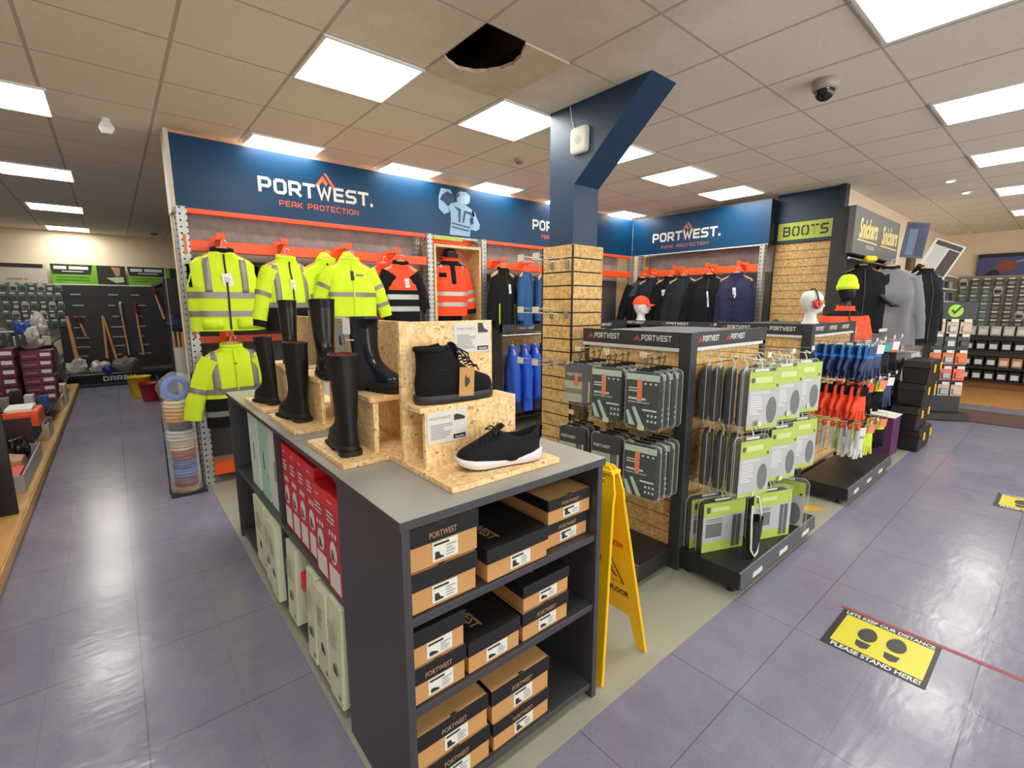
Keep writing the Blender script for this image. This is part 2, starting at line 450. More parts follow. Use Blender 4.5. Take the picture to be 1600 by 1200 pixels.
# ================================================================ the room
X0, X1, Y0, Y1 = -5.5, 13.2, -5.0, 12.7
struct(MB().box(X0, X1, Y0, Y1, -0.1, 0.0), 'floor', FLOOR)
b = MB()
HX0, HX1, HY0, HY1 = 1.605, 2.21, 2.11, 2.72
for r in ((X0, HX0, Y0, Y1), (HX1, X1, Y0, Y1), (HX0, HX1, Y0, HY0), (HX0, HX1, HY1, Y1)):
    b.box(r[0], r[1], r[2], r[3], CZ, CZ + 0.02)
struct(b, 'ceiling', CEIL)
struct(MB().box(X0 - 0.1, X0, Y0, Y1, 0, CZ), 'wall_left', CREAM)
struct(MB().box(X0, X1, Y1, Y1 + 0.1, 0, CZ), 'wall_back', CREAM)
b = MB(); b.box(X0, X1, Y0 - 0.1, Y0, 0, .2); b.box(X0, X1, Y0 - .1, Y0, 2.7, CZ); b.box(X0, -3.0, Y0 - .1, Y0, .2, 2.7); b.box(11.0, X1, Y0 - .1, Y0, .2, 2.7)
struct(b, 'wall_front', CREAM)
wf = struct(MB().box(-3.0, 11.0, Y0 - .08, Y0 - .02, .2, .26).box(-3.0, 11.0, Y0 - .08, Y0 - .02, 2.64, 2.7), 'added_window_1', mat('added_frame_grey', '#8a8d90', .4))  # unseen window, added behind the camera to go with the ceiling fill
for k in range(8): MB().box(-3.0 + k * 1.985, -2.95 + k * 1.985, Y0 - .08, Y0 - .02, .26, 2.64).build('added_mullion', MATS['added_frame_grey'], wf)
struct(MB().box(X1, X1 + 0.1, Y0, Y1, 0, CZ), 'wall_right', CREAM)
struct(MB().box(6.84, X1, 1.99, 2.1, 0, CZ), 'wall_middle', CREAM)
struct(MB().box(0.47, 6.9, 5.02, 5.12, 0, 2.90), 'wall_partition', CREAM)
struct(MB().box(6.84, 6.94, 2.1, 5.02, 0, CZ), 'wall_inner', CREAM)
# grey-green vinyl laid under the islands
struct(MB().box(0.5, 6.84, 1.0, 5.02, 0.0, 0.003), 'floor_inlay', VINYL)
# brown entrance mat and the oak floor beyond it
struct(MB().box(10.35, X1, -3.5, 1.99, 0.0, 0.006), 'floor_oak', make_wood('oak_plank_floor', '#a8763c', '#c6944f', (1.5, 9, 1)))
solo(MB().box(8.75, 9.75, -2.5, 1.15, 0.0, 0.012), 'entrance_mat', mat('brown_carpet_mat', '#5b4340', 0.95, var=0.15, vscale=40), 'dark brown entrance mat lying across the aisle before the oak floor', 'mat')
# broken ceiling tile: torn rim, and the dark space above
rim = [(HX1, HY0), (HX1, HY1), (HX0, HY1)]
rnd = random.Random(3)
edge = [(HX0, 2.515), (1.67, 2.555), (1.75, 2.572), (1.83, 2.55), (1.893, 2.50), (1.935, 2.42), (1.957, 2.32), (1.945, 2.24), (1.90, 2.17), (1.868, HY0)]
for a, b_ in zip(edge, edge[1:]):
    for k in range(3):
        q = k / 3; rim.append((a[0] + (b_[0] - a[0]) * q + (rnd.uniform(-.006, .006) if k or a[0] > HX0 else 0), a[1] + (b_[1] - a[1]) * q + rnd.uniform(-.006, .006)))
rim.append(edge[-1])
SAG = mat('stained_broken_tile', '#cdbfa9', 0.9, var=0.18, vscale=7, bump=0.4, bscale=12)
solo(MB().prism(rim, CZ - 0.012, CZ + 0.008), 'broken_ceiling_tile', SAG, 'stained ceiling tile with a ragged dark hole torn through it', 'ceiling tile')
b = MB(); b.box(HX0 - .3, HX0 - .28, HY0 - .3, HY1 + .3, CZ + .02, CZ + .5).box(HX1 + .28, HX1 + .3, HY0 - .3, HY1 + .3, CZ + .02, CZ + .5)
b.box(HX0 - .3, HX1 + .3, HY0 - .3, HY0 - .28, CZ + .02, CZ + .5).box(HX0 - .3, HX1 + .3, HY1 + .28, HY1 + .3, CZ + .02, CZ + .5).box(HX0 - .3, HX1 + .3, HY0 - .3, HY1 + .3, CZ + .5, CZ + .52)
b.box(2.0, 2.12, HY0 - .28, HY1 + .28, CZ + .1, CZ + .42)
struct(b, 'ceiling_void', VOID)
# ---------------------------------------------------------------- ceiling lights
GLOW = mat('lit_diffuser', '#fffdf4', 0.5, emit=LAMP)
def lamp_proto():
    t = thing('ceiling_light', '', 'ceiling light', (0, 0, 0), 'square ceiling panel lights')
    f = MB()
    for r in ((0, .6, 0, .016), (0, .6, .584, .6), (0, .016, .016, .584), (.584, .6, .016, .584)): f.box(r[0], r[1], r[2], r[3], CZ - .014, CZ - .001)
    f.build('frame', WHITE, t)
    MB().box(.016, .584, .016, .584, CZ - .010, CZ - .002).build('diffuser', GLOW, t)
    return t
LP = lamp_proto()
rowA, rowB, rowR = 2.725, 4.555, 0.265
lights = [(1.005, rowA, 'large square panel light nearest the broken ceiling tile, over the counter'), (2.215, rowA, 'square panel light between the broken tile and the navy column'),
 (3.425, rowA, 'square panel light half hidden by the angled navy bracket'), (4.635, rowA, 'first of two square panel lights beyond the navy bracket'), (5.845, rowA, 'square panel light above the corner nearest the BOOTS panel'),
 (1.035, rowB, 'square panel light over the start of the long navy fascia'), (2.27, rowB, 'square panel light between the white lettering and the printed figure on the fascia'), (3.43, rowB, 'square panel light just beyond the printed figure on the fascia'),
 (4.66, rowB, 'panel light mostly hidden behind the navy column'), (6.0, rowB, 'square panel light over the inner corner of the navy fascias'),
 (-.775, rowB, 'square panel light nearest in the row over the left aisle'), (-.76, 7.0, 'second square panel light of the row over the left aisle'), (-.76, 9.45, 'third square panel light of the row over the left aisle'), (-.75, 11.9, 'farthest square panel light over the left aisle by the back wall'),
 (2.76, rowR, 'large panel light cut off by the top edge of the photo'), (4.58, rowR, 'square panel light right of the dome camera'), (6.37, rowR, 'third panel light along the right aisle'), (8.35, rowR, 'fourth panel light along the right aisle, above the entrance mat'), (10.45, rowR, 'farthest panel light along the right aisle'),
 (-.2, rowR, 'panel light above the photographer'), (-2.6, rowR, 'panel light left behind the photographer'), (-.2, -2.2, 'panel light over the aisle behind the photographer'), (2.2, -2.2, 'panel light over the right of the shop front'), (5.0, -2.2, 'panel light by the front wall on the right'), (8.3, -2.2, 'panel light by the entrance'), (-3.2, 4.555, 'panel light above the far left shelving'), (-3.2, 9.45, 'panel light above the back left shelving')]
for i, (x, y, lab) in enumerate(lights):
    if i == 0: LP.location = (x, y, 0); LP['label'] = lab
    else: dup(LP, (x, y, 0), 0, lab)
# recessed spots
def spot(x, y, lab):
    t = thing('recessed_spotlight', lab, 'spotlight', (x, y, CZ), 'recessed spotlights')
    MB().lathe([(.035, CZ - .012), (.055, CZ - .010), (.055, CZ - .001), (.035, CZ - .001)], 20).build('bezel', WHITE, t)
    MB().cyl(x, y, CZ - .016, CZ - .004, .034).build('lens', mat('spot_lens', '#ffffff', 0.4, emit=25), t)
    t.children[0].data.transform(Matrix.Translation((x, y, 0)))
spot(7.48, 1.14, 'small lit recessed spotlight nearer the BOOTS panel'); spot(8.37, 1.11, 'small lit recessed spotlight farther along the ceiling')
# dome camera
t = thing('dome_camera', 'round dome security camera on the ceiling in front of the column', 'security camera', (3.62, 1.22, CZ))
MB().lathe([(.075, CZ - .001), (.075, CZ - .045), (.066, CZ - .06), (.01, CZ - .06)], 24, (3.62, 1.22)).build('housing', mat('camera_grey', '#a49c93', 0.4), t)
MB().lathe([(.056, CZ - .058), (.054, CZ - .085), (.04, CZ - .108), (.018, CZ - .12), (.002, CZ - .122)], 24, (3.62, 1.22)).build('dome', mat('smoked_dome', '#1b1715', 0.08), t)
# smoke detectors
def smoke(x, y, lab, s=1.0, m='#b8a79b'):
    t = thing('smoke_detector', lab, 'smoke detector', (x, y, CZ))
    MB().lathe([(.05 * s, CZ - .001), (.05 * s, CZ - .02), (.045 * s, CZ - .028), (.004, CZ - .03)], 20, (x, y)).build('base', mat('detector' + m, m, 0.5), t)
    MB().lathe([(.03 * s, CZ - .028), (.03 * s, CZ - .045), (.004, CZ - .05)], 16, (x, y)).build('sensor', mat('sensor_grey', '#7d726a', 0.5), t)
smoke(3.19, 3.69, 'small round smoke detector on the ceiling left of the column')
smoke(0.80, 11.9, 'small dark sensor on the ceiling by the back wall', 1.3, '#6d5b4c')
# motion sensor: a slanted white wedge over the left aisle
t = thing('motion_sensor', 'small white tilted motion sensor on the ceiling over the left aisle', 'sensor', (.12, 4.96, CZ))
MB().cyl(.12, 4.96, CZ - .03, CZ - .001, .03).build('mount', WHITE, t)
o = MB().loft([[(.12 + dx * w, 4.96 + dy * w * .7, z) for dx, dy in ((-1, -1), (1, -1), (1, 1), (-1, 1))] for z, w in ((CZ - .03, .03), (CZ - .07, .05), (CZ - .11, .03))], smooth=False).build('head', WHITE, t, .008)
# ---------------------------------------------------------------- long navy fascia, left
FY = 4.80
t = thing('fascia_sign', 'long navy fascia with white lettering and a printed figure above the clothing racks', 'shop sign', (3.5, FY, 2.34))
MB().box(.487, 6.57, FY, FY + .03, 2.34, 2.905).build('panel', NAVY, t)
MB().box(.455, .487, FY, 5.02, 2.30, 2.93).build('end_panel', mat('pale_end_board', '#cfc8bd', 0.6), t)
MB().box(.487, 6.57, FY + .03, FY + .06, 2.88, 2.935).build('batten', PEACH, t)
MB().box(.487, 6.57, FY - .006, FY, 2.326, 2.342).build('lower_trim', mat('pale_trim', '#c9cdd0', 0.5), t)
R_, U_ = (1, 0, 0), (0, 0, 1)
for k, xo in enumerate((1.105, 4.38)):
    m = MB(); put_text(m, PORTW, (xo, FY, 2.537), R_, U_, width=1.06, off=.003); m.build('lettering', OFFW, t)
    m = MB(); put_text(m, stroke_geo('PEAK PROTECTION', 0.9, 1.3), (xo + .165, FY, 2.445), R_, U_, width=.74, height=.05, off=.003); m.build('tagline_lettering', ORNP, t)
    m = MB(); peak_logo(m, (xo + .49, FY, 2.672), R_, U_, .122, .003); m.build('peak_emblem', ORNP, t)
# printed figure: a worker in a hooded jacket, flat print in pale blue tones
def print_poly(m, pts, off):
    m.add([(p[0], FY - off, p[1]) for p in pts], [tuple(range(len(pts)))], False)
px = lambda u, v: (2.95 + u * .57, 2.365 + v * .495)
m = MB()
print_poly(m, [px(.24, 0), px(.28, .3), px(.27, .5), px(.22, .62), px(.3, .72), px(.48, .76), px(.66, .7), px(.82, .62), px(.88, .5), px(.74, .42), px(.76, .2), px(.74, 0)], .002)   # torso
print_poly(m, [px(.0, .55), px(.12, .44), px(.24, .5), px(.22, .62), px(.1, .72), px(.08, .85), px(.2, .95), px(.32, .9), px(.28, 1.0), px(.06, 1.0), px(0, .8)], .002)              # raised arm
print_poly(m, [px(.78, .66), px(.88, .55), px(1.0, .3), px(.98, .2), px(.9, .15), px(.74, .17), px(.78, .3), px(.84, .4)], .002)             # lower arm
print_poly(m, [px(.44, .76), px(.42, .9), px(.5, 1.0), px(.66, 1.0), px(.76, .93), px(.74, .78), px(.66, .72), px(.52, .72)], .0025)        # head and hood
m.build('printed_figure', mat('print_pale_blue', '#8fb1cd', 0.5), t)
m = MB()
print_poly(m, [px(.5, .78), px(.55, .9), px(.64, .92), px(.7, .84), px(.66, .74), px(.56, .73)], .0035)
m.build('printed_face', mat('print_face_blue', '#a8c0d2', 0.5), t)
m = MB()
for q in ([(.34, .66), (.52, .6), (.5, .3), (.46, .3), (.46, .55)], [(.55, .3), (.6, .58), (.8, .56), (.84, .3), (.8, .3), (.77, .5), (.64, .53), (.59, .3)], [(.3, .28), (.74, .22), (.74, .19), (.3, .25)], [(.3, .2), (.72, .14), (.72, .11), (.3, .17)], [(.02, .74), (.22, .68), (.36, .72), (.34, .86), (.2, .92), (.08, .86)], [(.4, .88), (.5, .96), (.5, .92), (.44, .84)]):
    print_poly(m, [px(*p) for p in q], .0045)
m.build('printed_detail', mat('print_dark_blue', '#1f4068', 0.5), t)
# ---------------------------------------------------------------- second fascia, facing the aisle
FX = 6.57
t = thing('fascia_sign', 'shorter navy fascia with white lettering between the inner corner and the BOOTS panel', 'shop sign', (FX, 3.7, 2.34))
MB().box(FX, FX + .03, 2.70, 4.795, 2.34, 2.895).build('panel', NAVY, t)
MB().box(FX, 6.80, 2.69, 2.70, 2.34, 2.895).build('end_panel', mat('dark_navy_end', '#14233b', 0.5), t)
MB().box(FX - .006, FX, 2.70, 4.795, 2.328, 2.342).build('lower_trim', MATS['pale_trim'], t)
R2 = (0, -1, 0)
m = MB(); put_text(m, PORTW, (FX, 4.42, 2.50), R2, U_, width=1.08, off=.003); m.build('lettering', OFFW, t)
m = MB(); put_text(m, stroke_geo('PEAK PROTECTION', 0.9, 1.3), (FX, 4.26, 2.41), R2, U_, width=.75, height=.045, off=.003); m.build('tagline_lettering', mat('dull_orange_print', '#b9705a', 0.5), t)
m = MB(); peak_logo(m, (FX, 3.93, 2.64), R2, U_, .115, .003); m.build('peak_emblem', MATS['dull_orange_print'], t)
# ---------------------------------------------------------------- BOOTS panel
BX = 6.80
t = thing('slatwall', 'OSB slatwall panel beneath the BOOTS sign', 'wall panel', (BX, 2.35, 0))
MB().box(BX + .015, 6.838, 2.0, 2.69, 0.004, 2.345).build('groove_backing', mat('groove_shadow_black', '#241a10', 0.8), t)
for k in range(23):
    z0 = 2.342 - (k + 1) * .10 + .006
    MB().box(BX - .005, BX + .02, 2.0, 2.69, max(z0, .02), 2.342 - k * .10).build('slat_board', OSBP, t)
t = thing('boots_sign', 'navy header with lime BOOTS plate over the OSB slatwall', 'shop sign', (BX, 2.35, 2.345))
MB().box(BX - .03, 6.84, 1.96, 2.70, 2.347, CZ).build('board', mat('navy_header_paint', '#183452', 0.5), t)
pl = MB().box(BX - .036, BX - .03, 2.03, 2.665, 2.385, 2.595).build('plate', LIME, t)
m = MB(); put_text(m, stroke_geo('BOOTS', 1.15, 1.1), (BX - .036, 2.60, 2.425), R2, U_, width=.51, height=.125, off=.002); m.build('lettering', mat('stencil_black', '#23271c', 0.5), pl)
m = MB()   # stencil bridges
for yy in (2.60 - .51 * q for q in (.30, .505, .71)): m.box(BX - .0395, BX - .0365, yy - .006, yy + .006, 2.42, 2.555)
m.build('stencil_bridge', LIME, pl)
struct(MB().box(6.70, 6.84, 1.93, 1.99, 0, CZ), 'trim_1', mat('dark_navy_edge', '#1d2b40', 0.5))
# ---------------------------------------------------------------- navy column with its gusset and OSB slat cladding
b = MB().box(2.66, 2.93, 2.47, 2.72, 0, CZ)
b.prism([(2.47, 2.42), (1.85, CZ), (2.47, CZ)], 2.66, 2.93, 'x')
struct(b, 'pillar_1', NAVYC)
t = thing('column_slatwall', 'OSB slatwall cladding with black grooves round the navy column', 'wall panel', (2.79, 2.6, 0))
CX0, CX1, CY0, CY1 = 2.625, 2.965, 2.435, 2.755
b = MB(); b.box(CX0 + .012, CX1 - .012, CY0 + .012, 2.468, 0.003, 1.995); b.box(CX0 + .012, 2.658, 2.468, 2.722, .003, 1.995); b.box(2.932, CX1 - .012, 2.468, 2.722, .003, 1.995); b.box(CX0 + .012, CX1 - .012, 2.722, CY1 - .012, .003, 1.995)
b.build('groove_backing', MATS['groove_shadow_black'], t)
for k in range(20):
    z1 = 1.995 - k * .1; z0 = max(.004, z1 - .09)
    m = MB(); m.box(CX0, CX1, CY0, CY0 + .013, z0, z1).box(CX0, CX0 + .013, CY0 + .013, CY1 - .013, z0, z1).box(CX1 - .013, CX1, CY0 + .013, CY1 - .013, z0, z1).box(CX0, CX1, CY1 - .013, CY1, z0, z1)
    m.build('slat_band', OSBP, t)
MB().box(CX0 - .004, CX0 + .008, CY0 - .004, CY0 + .008, .004, 1.99).box(CX0 - .004, CX0 + .008, CY1 - .008, CY1 + .004, .004, 1.99).build('corner_trim', BLACKM, t)
# prongs clipped in the slats, pointing into the left
def prong(z, y, ln, lab):
    t = thing('display_prong', lab, 'display hook', (CX0, y, z), 'empty prongs on the column slatwall')
    MB().box(CX0 - .006, CX0 - .001, y - .02, y + .02, z - .035, z + .02).build('backplate', STEEL, t)
    m = MB(); m.tube([(CX0 - .004, y, z), (CX0 - ln, y, z + .012)], .0035, 8); m.tube([(CX0 - .004, y, z + .03), (CX0 - ln - .01, y, z + .045)], .0025, 6); m.tube([(CX0 - ln, y, z + .012), (CX0 - ln - .015, y, z + .03)], .0035, 6); m.build('rod', CHROME, t)
    MB().box(CX0 - ln - .022, CX0 - ln - .016, y - .03, y + .03, z + .01, z + .055).build('ticket', mat('ticket_cream', '#d9d6c0', 0.5), t)
for z, nm in ((1.86, 'topmost'), (1.49, 'middle'), (1.115, 'lowest')):
    prong(z, 2.49, .30, nm + ' pair of empty prongs on the column, the one near its front corner')
    prong(z, 2.65, .30, nm + ' pair of empty prongs on the column, the one near its rear corner')
# wireless access point
t = thing('access_point', 'white rounded square wireless unit high on the navy column', 'wireless access point', (2.655, 2.41, 2.70))
def rrect(w, h, r, n=6):
    P = []
    for cx, cy, a0 in ((w - r, h - r, 0), (-w + r, h - r, 90), (-w + r, -h + r, 180), (w - r, -h + r, 270)):
        for k in range(n + 1):
            a = math.radians(a0 + 90 * k / n); P.append((cx + r * math.cos(a), cy + r * math.sin(a)))
    return P
m = MB(); m.loft([[(x, 2.415 + p[0] * s, 2.70 + p[1] * s) for p in rrect(.078, .088, .028)] for x, s in ((2.659, 1), (2.64, 1), (2.632, .93), (2.629, .8))], smooth=False); m.build('case', WHITE, t, .003)
m = MB(); m.loft([[(x, 2.415 + .03 * r * math.cos(a * PI / 12), 2.70 + .03 * r * math.sin(a * PI / 12)) for a in range(24)] for x, r in ((2.6292, 1), (2.628, .96))], smooth=False); m.build('ring', mat('case_grey', '#cfd0cc', 0.5), t)
m = MB(); m.tube([(2.655, 2.47, 2.79), (2.656, 2.50, 2.86), (2.657, 2.52, 2.95)], .003, 6); m.build('cable', WHITE, t)
# a small lime shelf edge under the fascia, between the posts
# ================================================================ racking
def upright(t, x0, x1, y0, y1, z1=2.335):
    m = MB(); m.box(x0, x1, y0, y1, 0.004, z1)
    return m.build('upright', UPRT, t, loc=None)
def zbeam(t, x0, x1, y0, y1, z0, z1, name='beam', m=None):
    b = MB().box(x0, x1, y0, y1, z0, z1)
    return b.build(name, m or ORNG, t, .004)
BACKD = mat('charcoal_backboard', '#4b4849', 0.75, var=0.1)
t = thing('pallet_racking', 'galvanised and orange racking bay of yellow workwear under the long fascia', 'racking', (1.6, 4.75, 0))
upright(t, .478, .545, 4.70, 4.785); upright(t, .478, .545, 4.93, 5.01); upright(t, 2.735, 2.80, 4.70, 4.785); upright(t, 2.70, 2.76, 4.93, 5.01)
zbeam(t, .545, 2.735, 4.73, 4.775, 2.292, 2.332); zbeam(t, .545, 2.735, 4.72, 4.775, 1.995, 2.085)
zbeam(t, .545, 2.735, 4.72, 4.775, 1.235, 1.295, m=mat('red_orange_beam', '#d8401f', .45)); zbeam(t, .545, 2.735, 4.69, 4.775, .085, .18)
MB().box(.545, 2.735, 4.98, 5.01, 1.95, 2.335).build('upper_backboard', PLASTER, t); MB().box(.545, 2.735, 4.985, 5.01, .15, 1.95).build('lower_backboard', BACKD, t)
MB().box(.545, 2.735, 4.775, 4.98, .15, .175).build('shelf_board', mat('brown_chipboard', '#8a6543', .7, var=.2), t)
ORL = mat('orange_upright_sticker', '#d9713f', .5)
for z0, z1 in ((1.96, 2.12), (1.28, 1.40)): MB().box(.50, .522, 4.6985, 4.6998, z0, z1).build('load_sticker', ORL, t)
t = thing('pallet_racking', 'narrow galvanised racking bay round the boxed orange jacket display', 'racking', (3.15, 4.75, 0))
upright(t, 3.475, 3.54, 4.70, 4.785); upright(t, 3.475, 3.54, 4.93, 5.01)
zbeam(t, 2.80, 3.475, 4.90, 4.94, 2.275, 2.33)
MB().box(2.80, 3.475, 4.98, 5.01, .15, 2.335).build('upper_backboard', PLASTER, t)
m = MB(); m.box(2.82, 3.2, 4.705, 4.715, 2.285, 2.325); m.build('lime_edge_strip', LIME, t)
t = thing('pallet_racking', 'long racking bay of dark jackets running behind the column to the inner corner', 'racking', (5.0, 4.75, 0))
upright(t, 6.44, 6.505, 4.70, 4.785)
zbeam(t, 3.54, 6.44, 4.73, 4.775, 2.292, 2.332); zbeam(t, 3.54, 6.44, 4.72, 4.775, 1.995, 2.085)
MB().box(3.54, 6.44, 4.98, 5.01, 1.95, 2.335).build('upper_backboard', PLASTER, t); MB().box(3.54, 6.44, 4.985, 5.01, .1, 1.95).build('lower_backboard', BACKD, t)
MB().box(3.54, 6.44, 4.55, 4.98, .1, .13).build('base_shelf', CHAR, t)
# OSB display box in the narrow bay
t = thing('display_box', 'tall open OSB box framing the orange jacket torso', 'display box', (3.12, 4.85, 1.0))
MB().box(2.815, 2.84, 4.70, 4.97, .9, 2.235).build('side_panel', OSB, t); MB().box(3.435, 3.46, 4.70, 4.97, .9, 2.235).build('side_panel', OSB, t)
MB().box(2.84, 3.435, 4.70, 4.97, 2.205, 2.235).build('top_panel', OSB, t); MB().box(2.84, 3.435, 4.95, 4.97, .9, 2.205).build('back_panel', make_osb('osb_orange_bounce', '#c47a4e', '#d99468', '#8a4a2c'), t)  # orange bounce light is painted into the back board's colour
MB().box(2.84, 3.435, 4.70, 4.95, .9, .93).build('bottom_panel', OSB, t)
# second wall rack (faces the aisle)
t = thing('pallet_racking', 'orange and galvanised racking bay of dark jackets under the shorter fascia', 'racking', (6.6, 3.7, 0))
def uprx(x0, x1, y0, y1): MB().box(x0, x1, y0, y1, .004, 2.33).build('upright', UPRT, t)
uprx(6.50, 6.575, 2.705, 2.765); uprx(6.50, 6.575, 4.575, 4.63); uprx(6.74, 6.80, 4.575, 4.63)
MB().box(6.50, 6.55, 2.765, 4.575, 1.995, 2.085).build('beam', ORNG, t, .004)
MB().box(6.78, 6.81, 2.705, 4.63, 2.0, 2.335).build('upper_backboard', PLASTER, t); MB().box(6.785, 6.81, 2.705, 4.63, .1, 2.0).build('lower_backboard', BACKD, t)
MB().box(6.54, 6.80, 4.64, 4.66, .1, 2.32).build('side_board', OSB, t)
# low merchandising header under the jackets, in front of the aisle-facing rack
def header_run(t, pts_x, y, z0, z1, n, off=0, face='x'):
    pass
t = thing('header_rail', 'low dark header with small white lettering running under the dark jackets', 'shelf header', (6.05, 3.5, 1.27))
MB().box(6.0, 6.03, 2.40, 4.66, 1.272, 1.338).build('board', CHAR, t)
m = MB(); e = MB()
for yy in (4.45, 3.75, 3.05):
    put_text(m, PORTW2, (6.0, yy, 1.285), (0, -1, 0), (0, 0, 1), width=.34, height=.036, off=.002); peak_logo(e, (6.0, yy + .07, 1.285), (0, -1, 0), (0, 0, 1), .036, .002)
m.build('lettering', OFFW, t); e.build('peak_emblem', mat('red_orange_print', '#c2513c', .5), t)
MB().box(6.03, 6.78, 2.42, 2.45, 0.004, 1.338).build('end_frame', CHAR, t); MB().box(6.03, 6.5, 4.52, 4.55, 0.004, 1.338).build('end_frame', CHAR, t)
MB().box(6.03, 6.48, 2.45, 4.52, 1.29, 1.31).build('shelf', CHAR, t)
t = thing('header_rail', 'low dark header and chrome rail with blue overalls hanging beneath, left of the column', 'shelf header', (4.5, 4.45, 1.2))
MB().box(3.545, 6.0, 4.42, 4.45, 1.235, 1.325).build('board', CHAR, t)
m = MB(); e = MB()
for xx in (3.85, 4.30, 4.9, 5.4):
    put_text(m, PORTW2, (xx, 4.42, 1.262), (1, 0, 0), (0, 0, 1), width=.22, height=.036, off=.002); peak_logo(e, (xx - .06, 4.42, 1.262), (1, 0, 0), (0, 0, 1), .036, .002)
m.build('lettering', OFFW, t); e.build('peak_emblem', MATS['red_orange_print'], t)
MB().tube([(3.55, 4.435, 1.195), (6.0, 4.435, 1.195)], .014, 10).build('hanging_rail', CHROME, t)
MB().box(3.545, 3.56, 4.42, 4.9, 0.13, 1.325).build('end_frame', CHAR, t); MB().box(5.985, 6.0, 4.42, 4.9, .13, 1.325).build('end_frame', CHAR, t)
MB().box(3.56, 5.985, 4.84, 4.86, .13, 1.25).build('slat_back', OSBP, t)

# ================================================================ clothing
HV = mat('hivis_yellow_cloth', '#cdea22', 0.8, var=0.05, vscale=5, bump=0.25, bscale=18)
HO = mat('hivis_orange_cloth', '#ff4a1e', 0.75, var=0.05, vscale=5, bump=0.25, bscale=18)
BK = mat('black_cloth', '#131417', 0.9, spec=.25, var=0.25, vscale=6, bump=0.3, bscale=16)
BK2 = mat('charcoal_cloth', '#23262a', 0.9, spec=.25, var=0.2, vscale=6, bump=0.3, bscale=16)
NV = mat('navy_cloth', '#1e2148', 0.8, var=0.2, vscale=6, bump=0.4, bscale=14)
BL = mat('denim_blue_cloth', '#1e4e80', 0.8, var=0.25, vscale=6, bump=0.3, bscale=16)
RB = mat('royal_blue_cloth', '#1f55c4', 0.75, var=0.12, vscale=6, bump=0.3, bscale=16)
GY = mat('grey_marl_cloth', '#74757c', 0.9, var=0.12, vscale=9, bump=0.3, bscale=30)
GYD = mat('dark_yoke_cloth', '#333b43', 0.85, var=0.12, vscale=9)
TAPE = mat('reflective_tape', '#83817b', 0.38, 0.25)
TAPEL = mat('pale_reflective_tape', '#b7b9b8', 0.35, 0.25)
ZIPM = mat('black_zip', '#15161a', 0.5)
TAGM = mat('white_swing_tag', '#e9e9ea', 0.55)
TAGP = mat('tag_print_grey', '#9aa0ab', 0.55)
class Torso:
    def __init__(s, L, hem, chest, sh, d, seed=0, fold=.010, drop=.05, neck=.085, n=44):
        s.L, s.seed, s.fold, s.n = L, seed, fold, n
        s.k = [(-L, hem, d * 1.0), (-L * .62, (hem + chest) / 2, d * 1.02), (-.26, chest, d), (-.15, sh * 1.01, d * .84), (-.06 - drop * .35, sh, d * .62), (-.035 - drop * .2, sh * .84, d * .56), (-.018, sh * .55, d * .56), (-.003, neck * 1.15, d * .6), (.012, neck, d * .58)]
    def wd(s, z):
        k = s.k
        if z <= k[0][0]: return k[0][1], k[0][2]
        for a, b in zip(k, k[1:]):
            if z <= b[0]:
                t = (z - a[0]) / (b[0] - a[0]); 
                return a[1] + (b[1] - a[1]) * t, a[2] + (b[2] - a[2]) * t
        return k[-1][1], k[-1][2]
    def pt(s, z, a, off=0.0):
        w, d = s.wd(z); e = 2 / 2.7
        c, q = math.cos(a), math.sin(a)
        down = min(1, max(0, (-z - .05) / .25))
        f = s.fold * down * (0.55 * math.sin(6 * a + s.seed + 2.2 * noise.noise((c, q, z * 2 + s.seed))) + 1.1 * noise.noise((c * 2.2, q * 2.2 + s.seed, z * 4.5)))
        x = (w + off + f * .7) * math.copysign(abs(c) ** e, c); y = (d + off + f) * math.copysign(abs(q) ** e, q)
        return (x, y, z)
    def ring(s, z, off=0): return [s.pt(z, 2 * PI * k / s.n, off) for k in range(s.n)]
    def front(s, x, z, off=0.0):
        w, d = s.wd(z); c = max(-1, min(1, x / w)); c = math.copysign(abs(c) ** 1.35, c)
        a = -math.acos(c)
        p = s.pt(z, a, off); return (x, p[1], z)
    def seg(s, mb, z0, z1, off=0, cap=False, step=.022):
        n = max(2, int(abs(z1 - z0) / step) + 1)
        zs = sorted({z0 + (z1 - z0) * i / n for i in range(n + 1)} | {k[0] for k in s.k if z0 < k[0] < z1})
        mb.loft([s.ring(z, off) for z in zs], cap, cap)
    def strip(s, mb, x0, x1, z0, z1, off=.005, nx=3, th=.003):
        n = max(2, int(abs(z1 - z0) / .03)); v = []; f = []
        for o in (off, off - th):
            for i in range(n + 1):
                for j in range(nx + 1):
                    v.append(s.front(x0 + (x1 - x0) * j / nx, z0 + (z1 - z0) * i / n, o))
        k = nx + 1; N2 = (n + 1) * k
        for i in range(n):
            for j in range(nx):
                q = i * k + j; f.append((q, q + 1, q + k + 1, q + k)); f.append((N2 + q, N2 + q + k, N2 + q + k + 1, N2 + q + 1))
        for i in range(n):
            for j in (0, nx):
                q = i * k + j; f.append((q, q + k, N2 + q + k, N2 + q) if j == 0 else (q, N2 + q, N2 + q + k, q + k))
        for j in range(nx):
            for i in (0, n):
                q = i * k + j; f.append((q, N2 + q, N2 + q + 1, q + 1) if i == 0 else (q, q + 1, N2 + q + 1, N2 + q))
        mb.add(v, f, True)
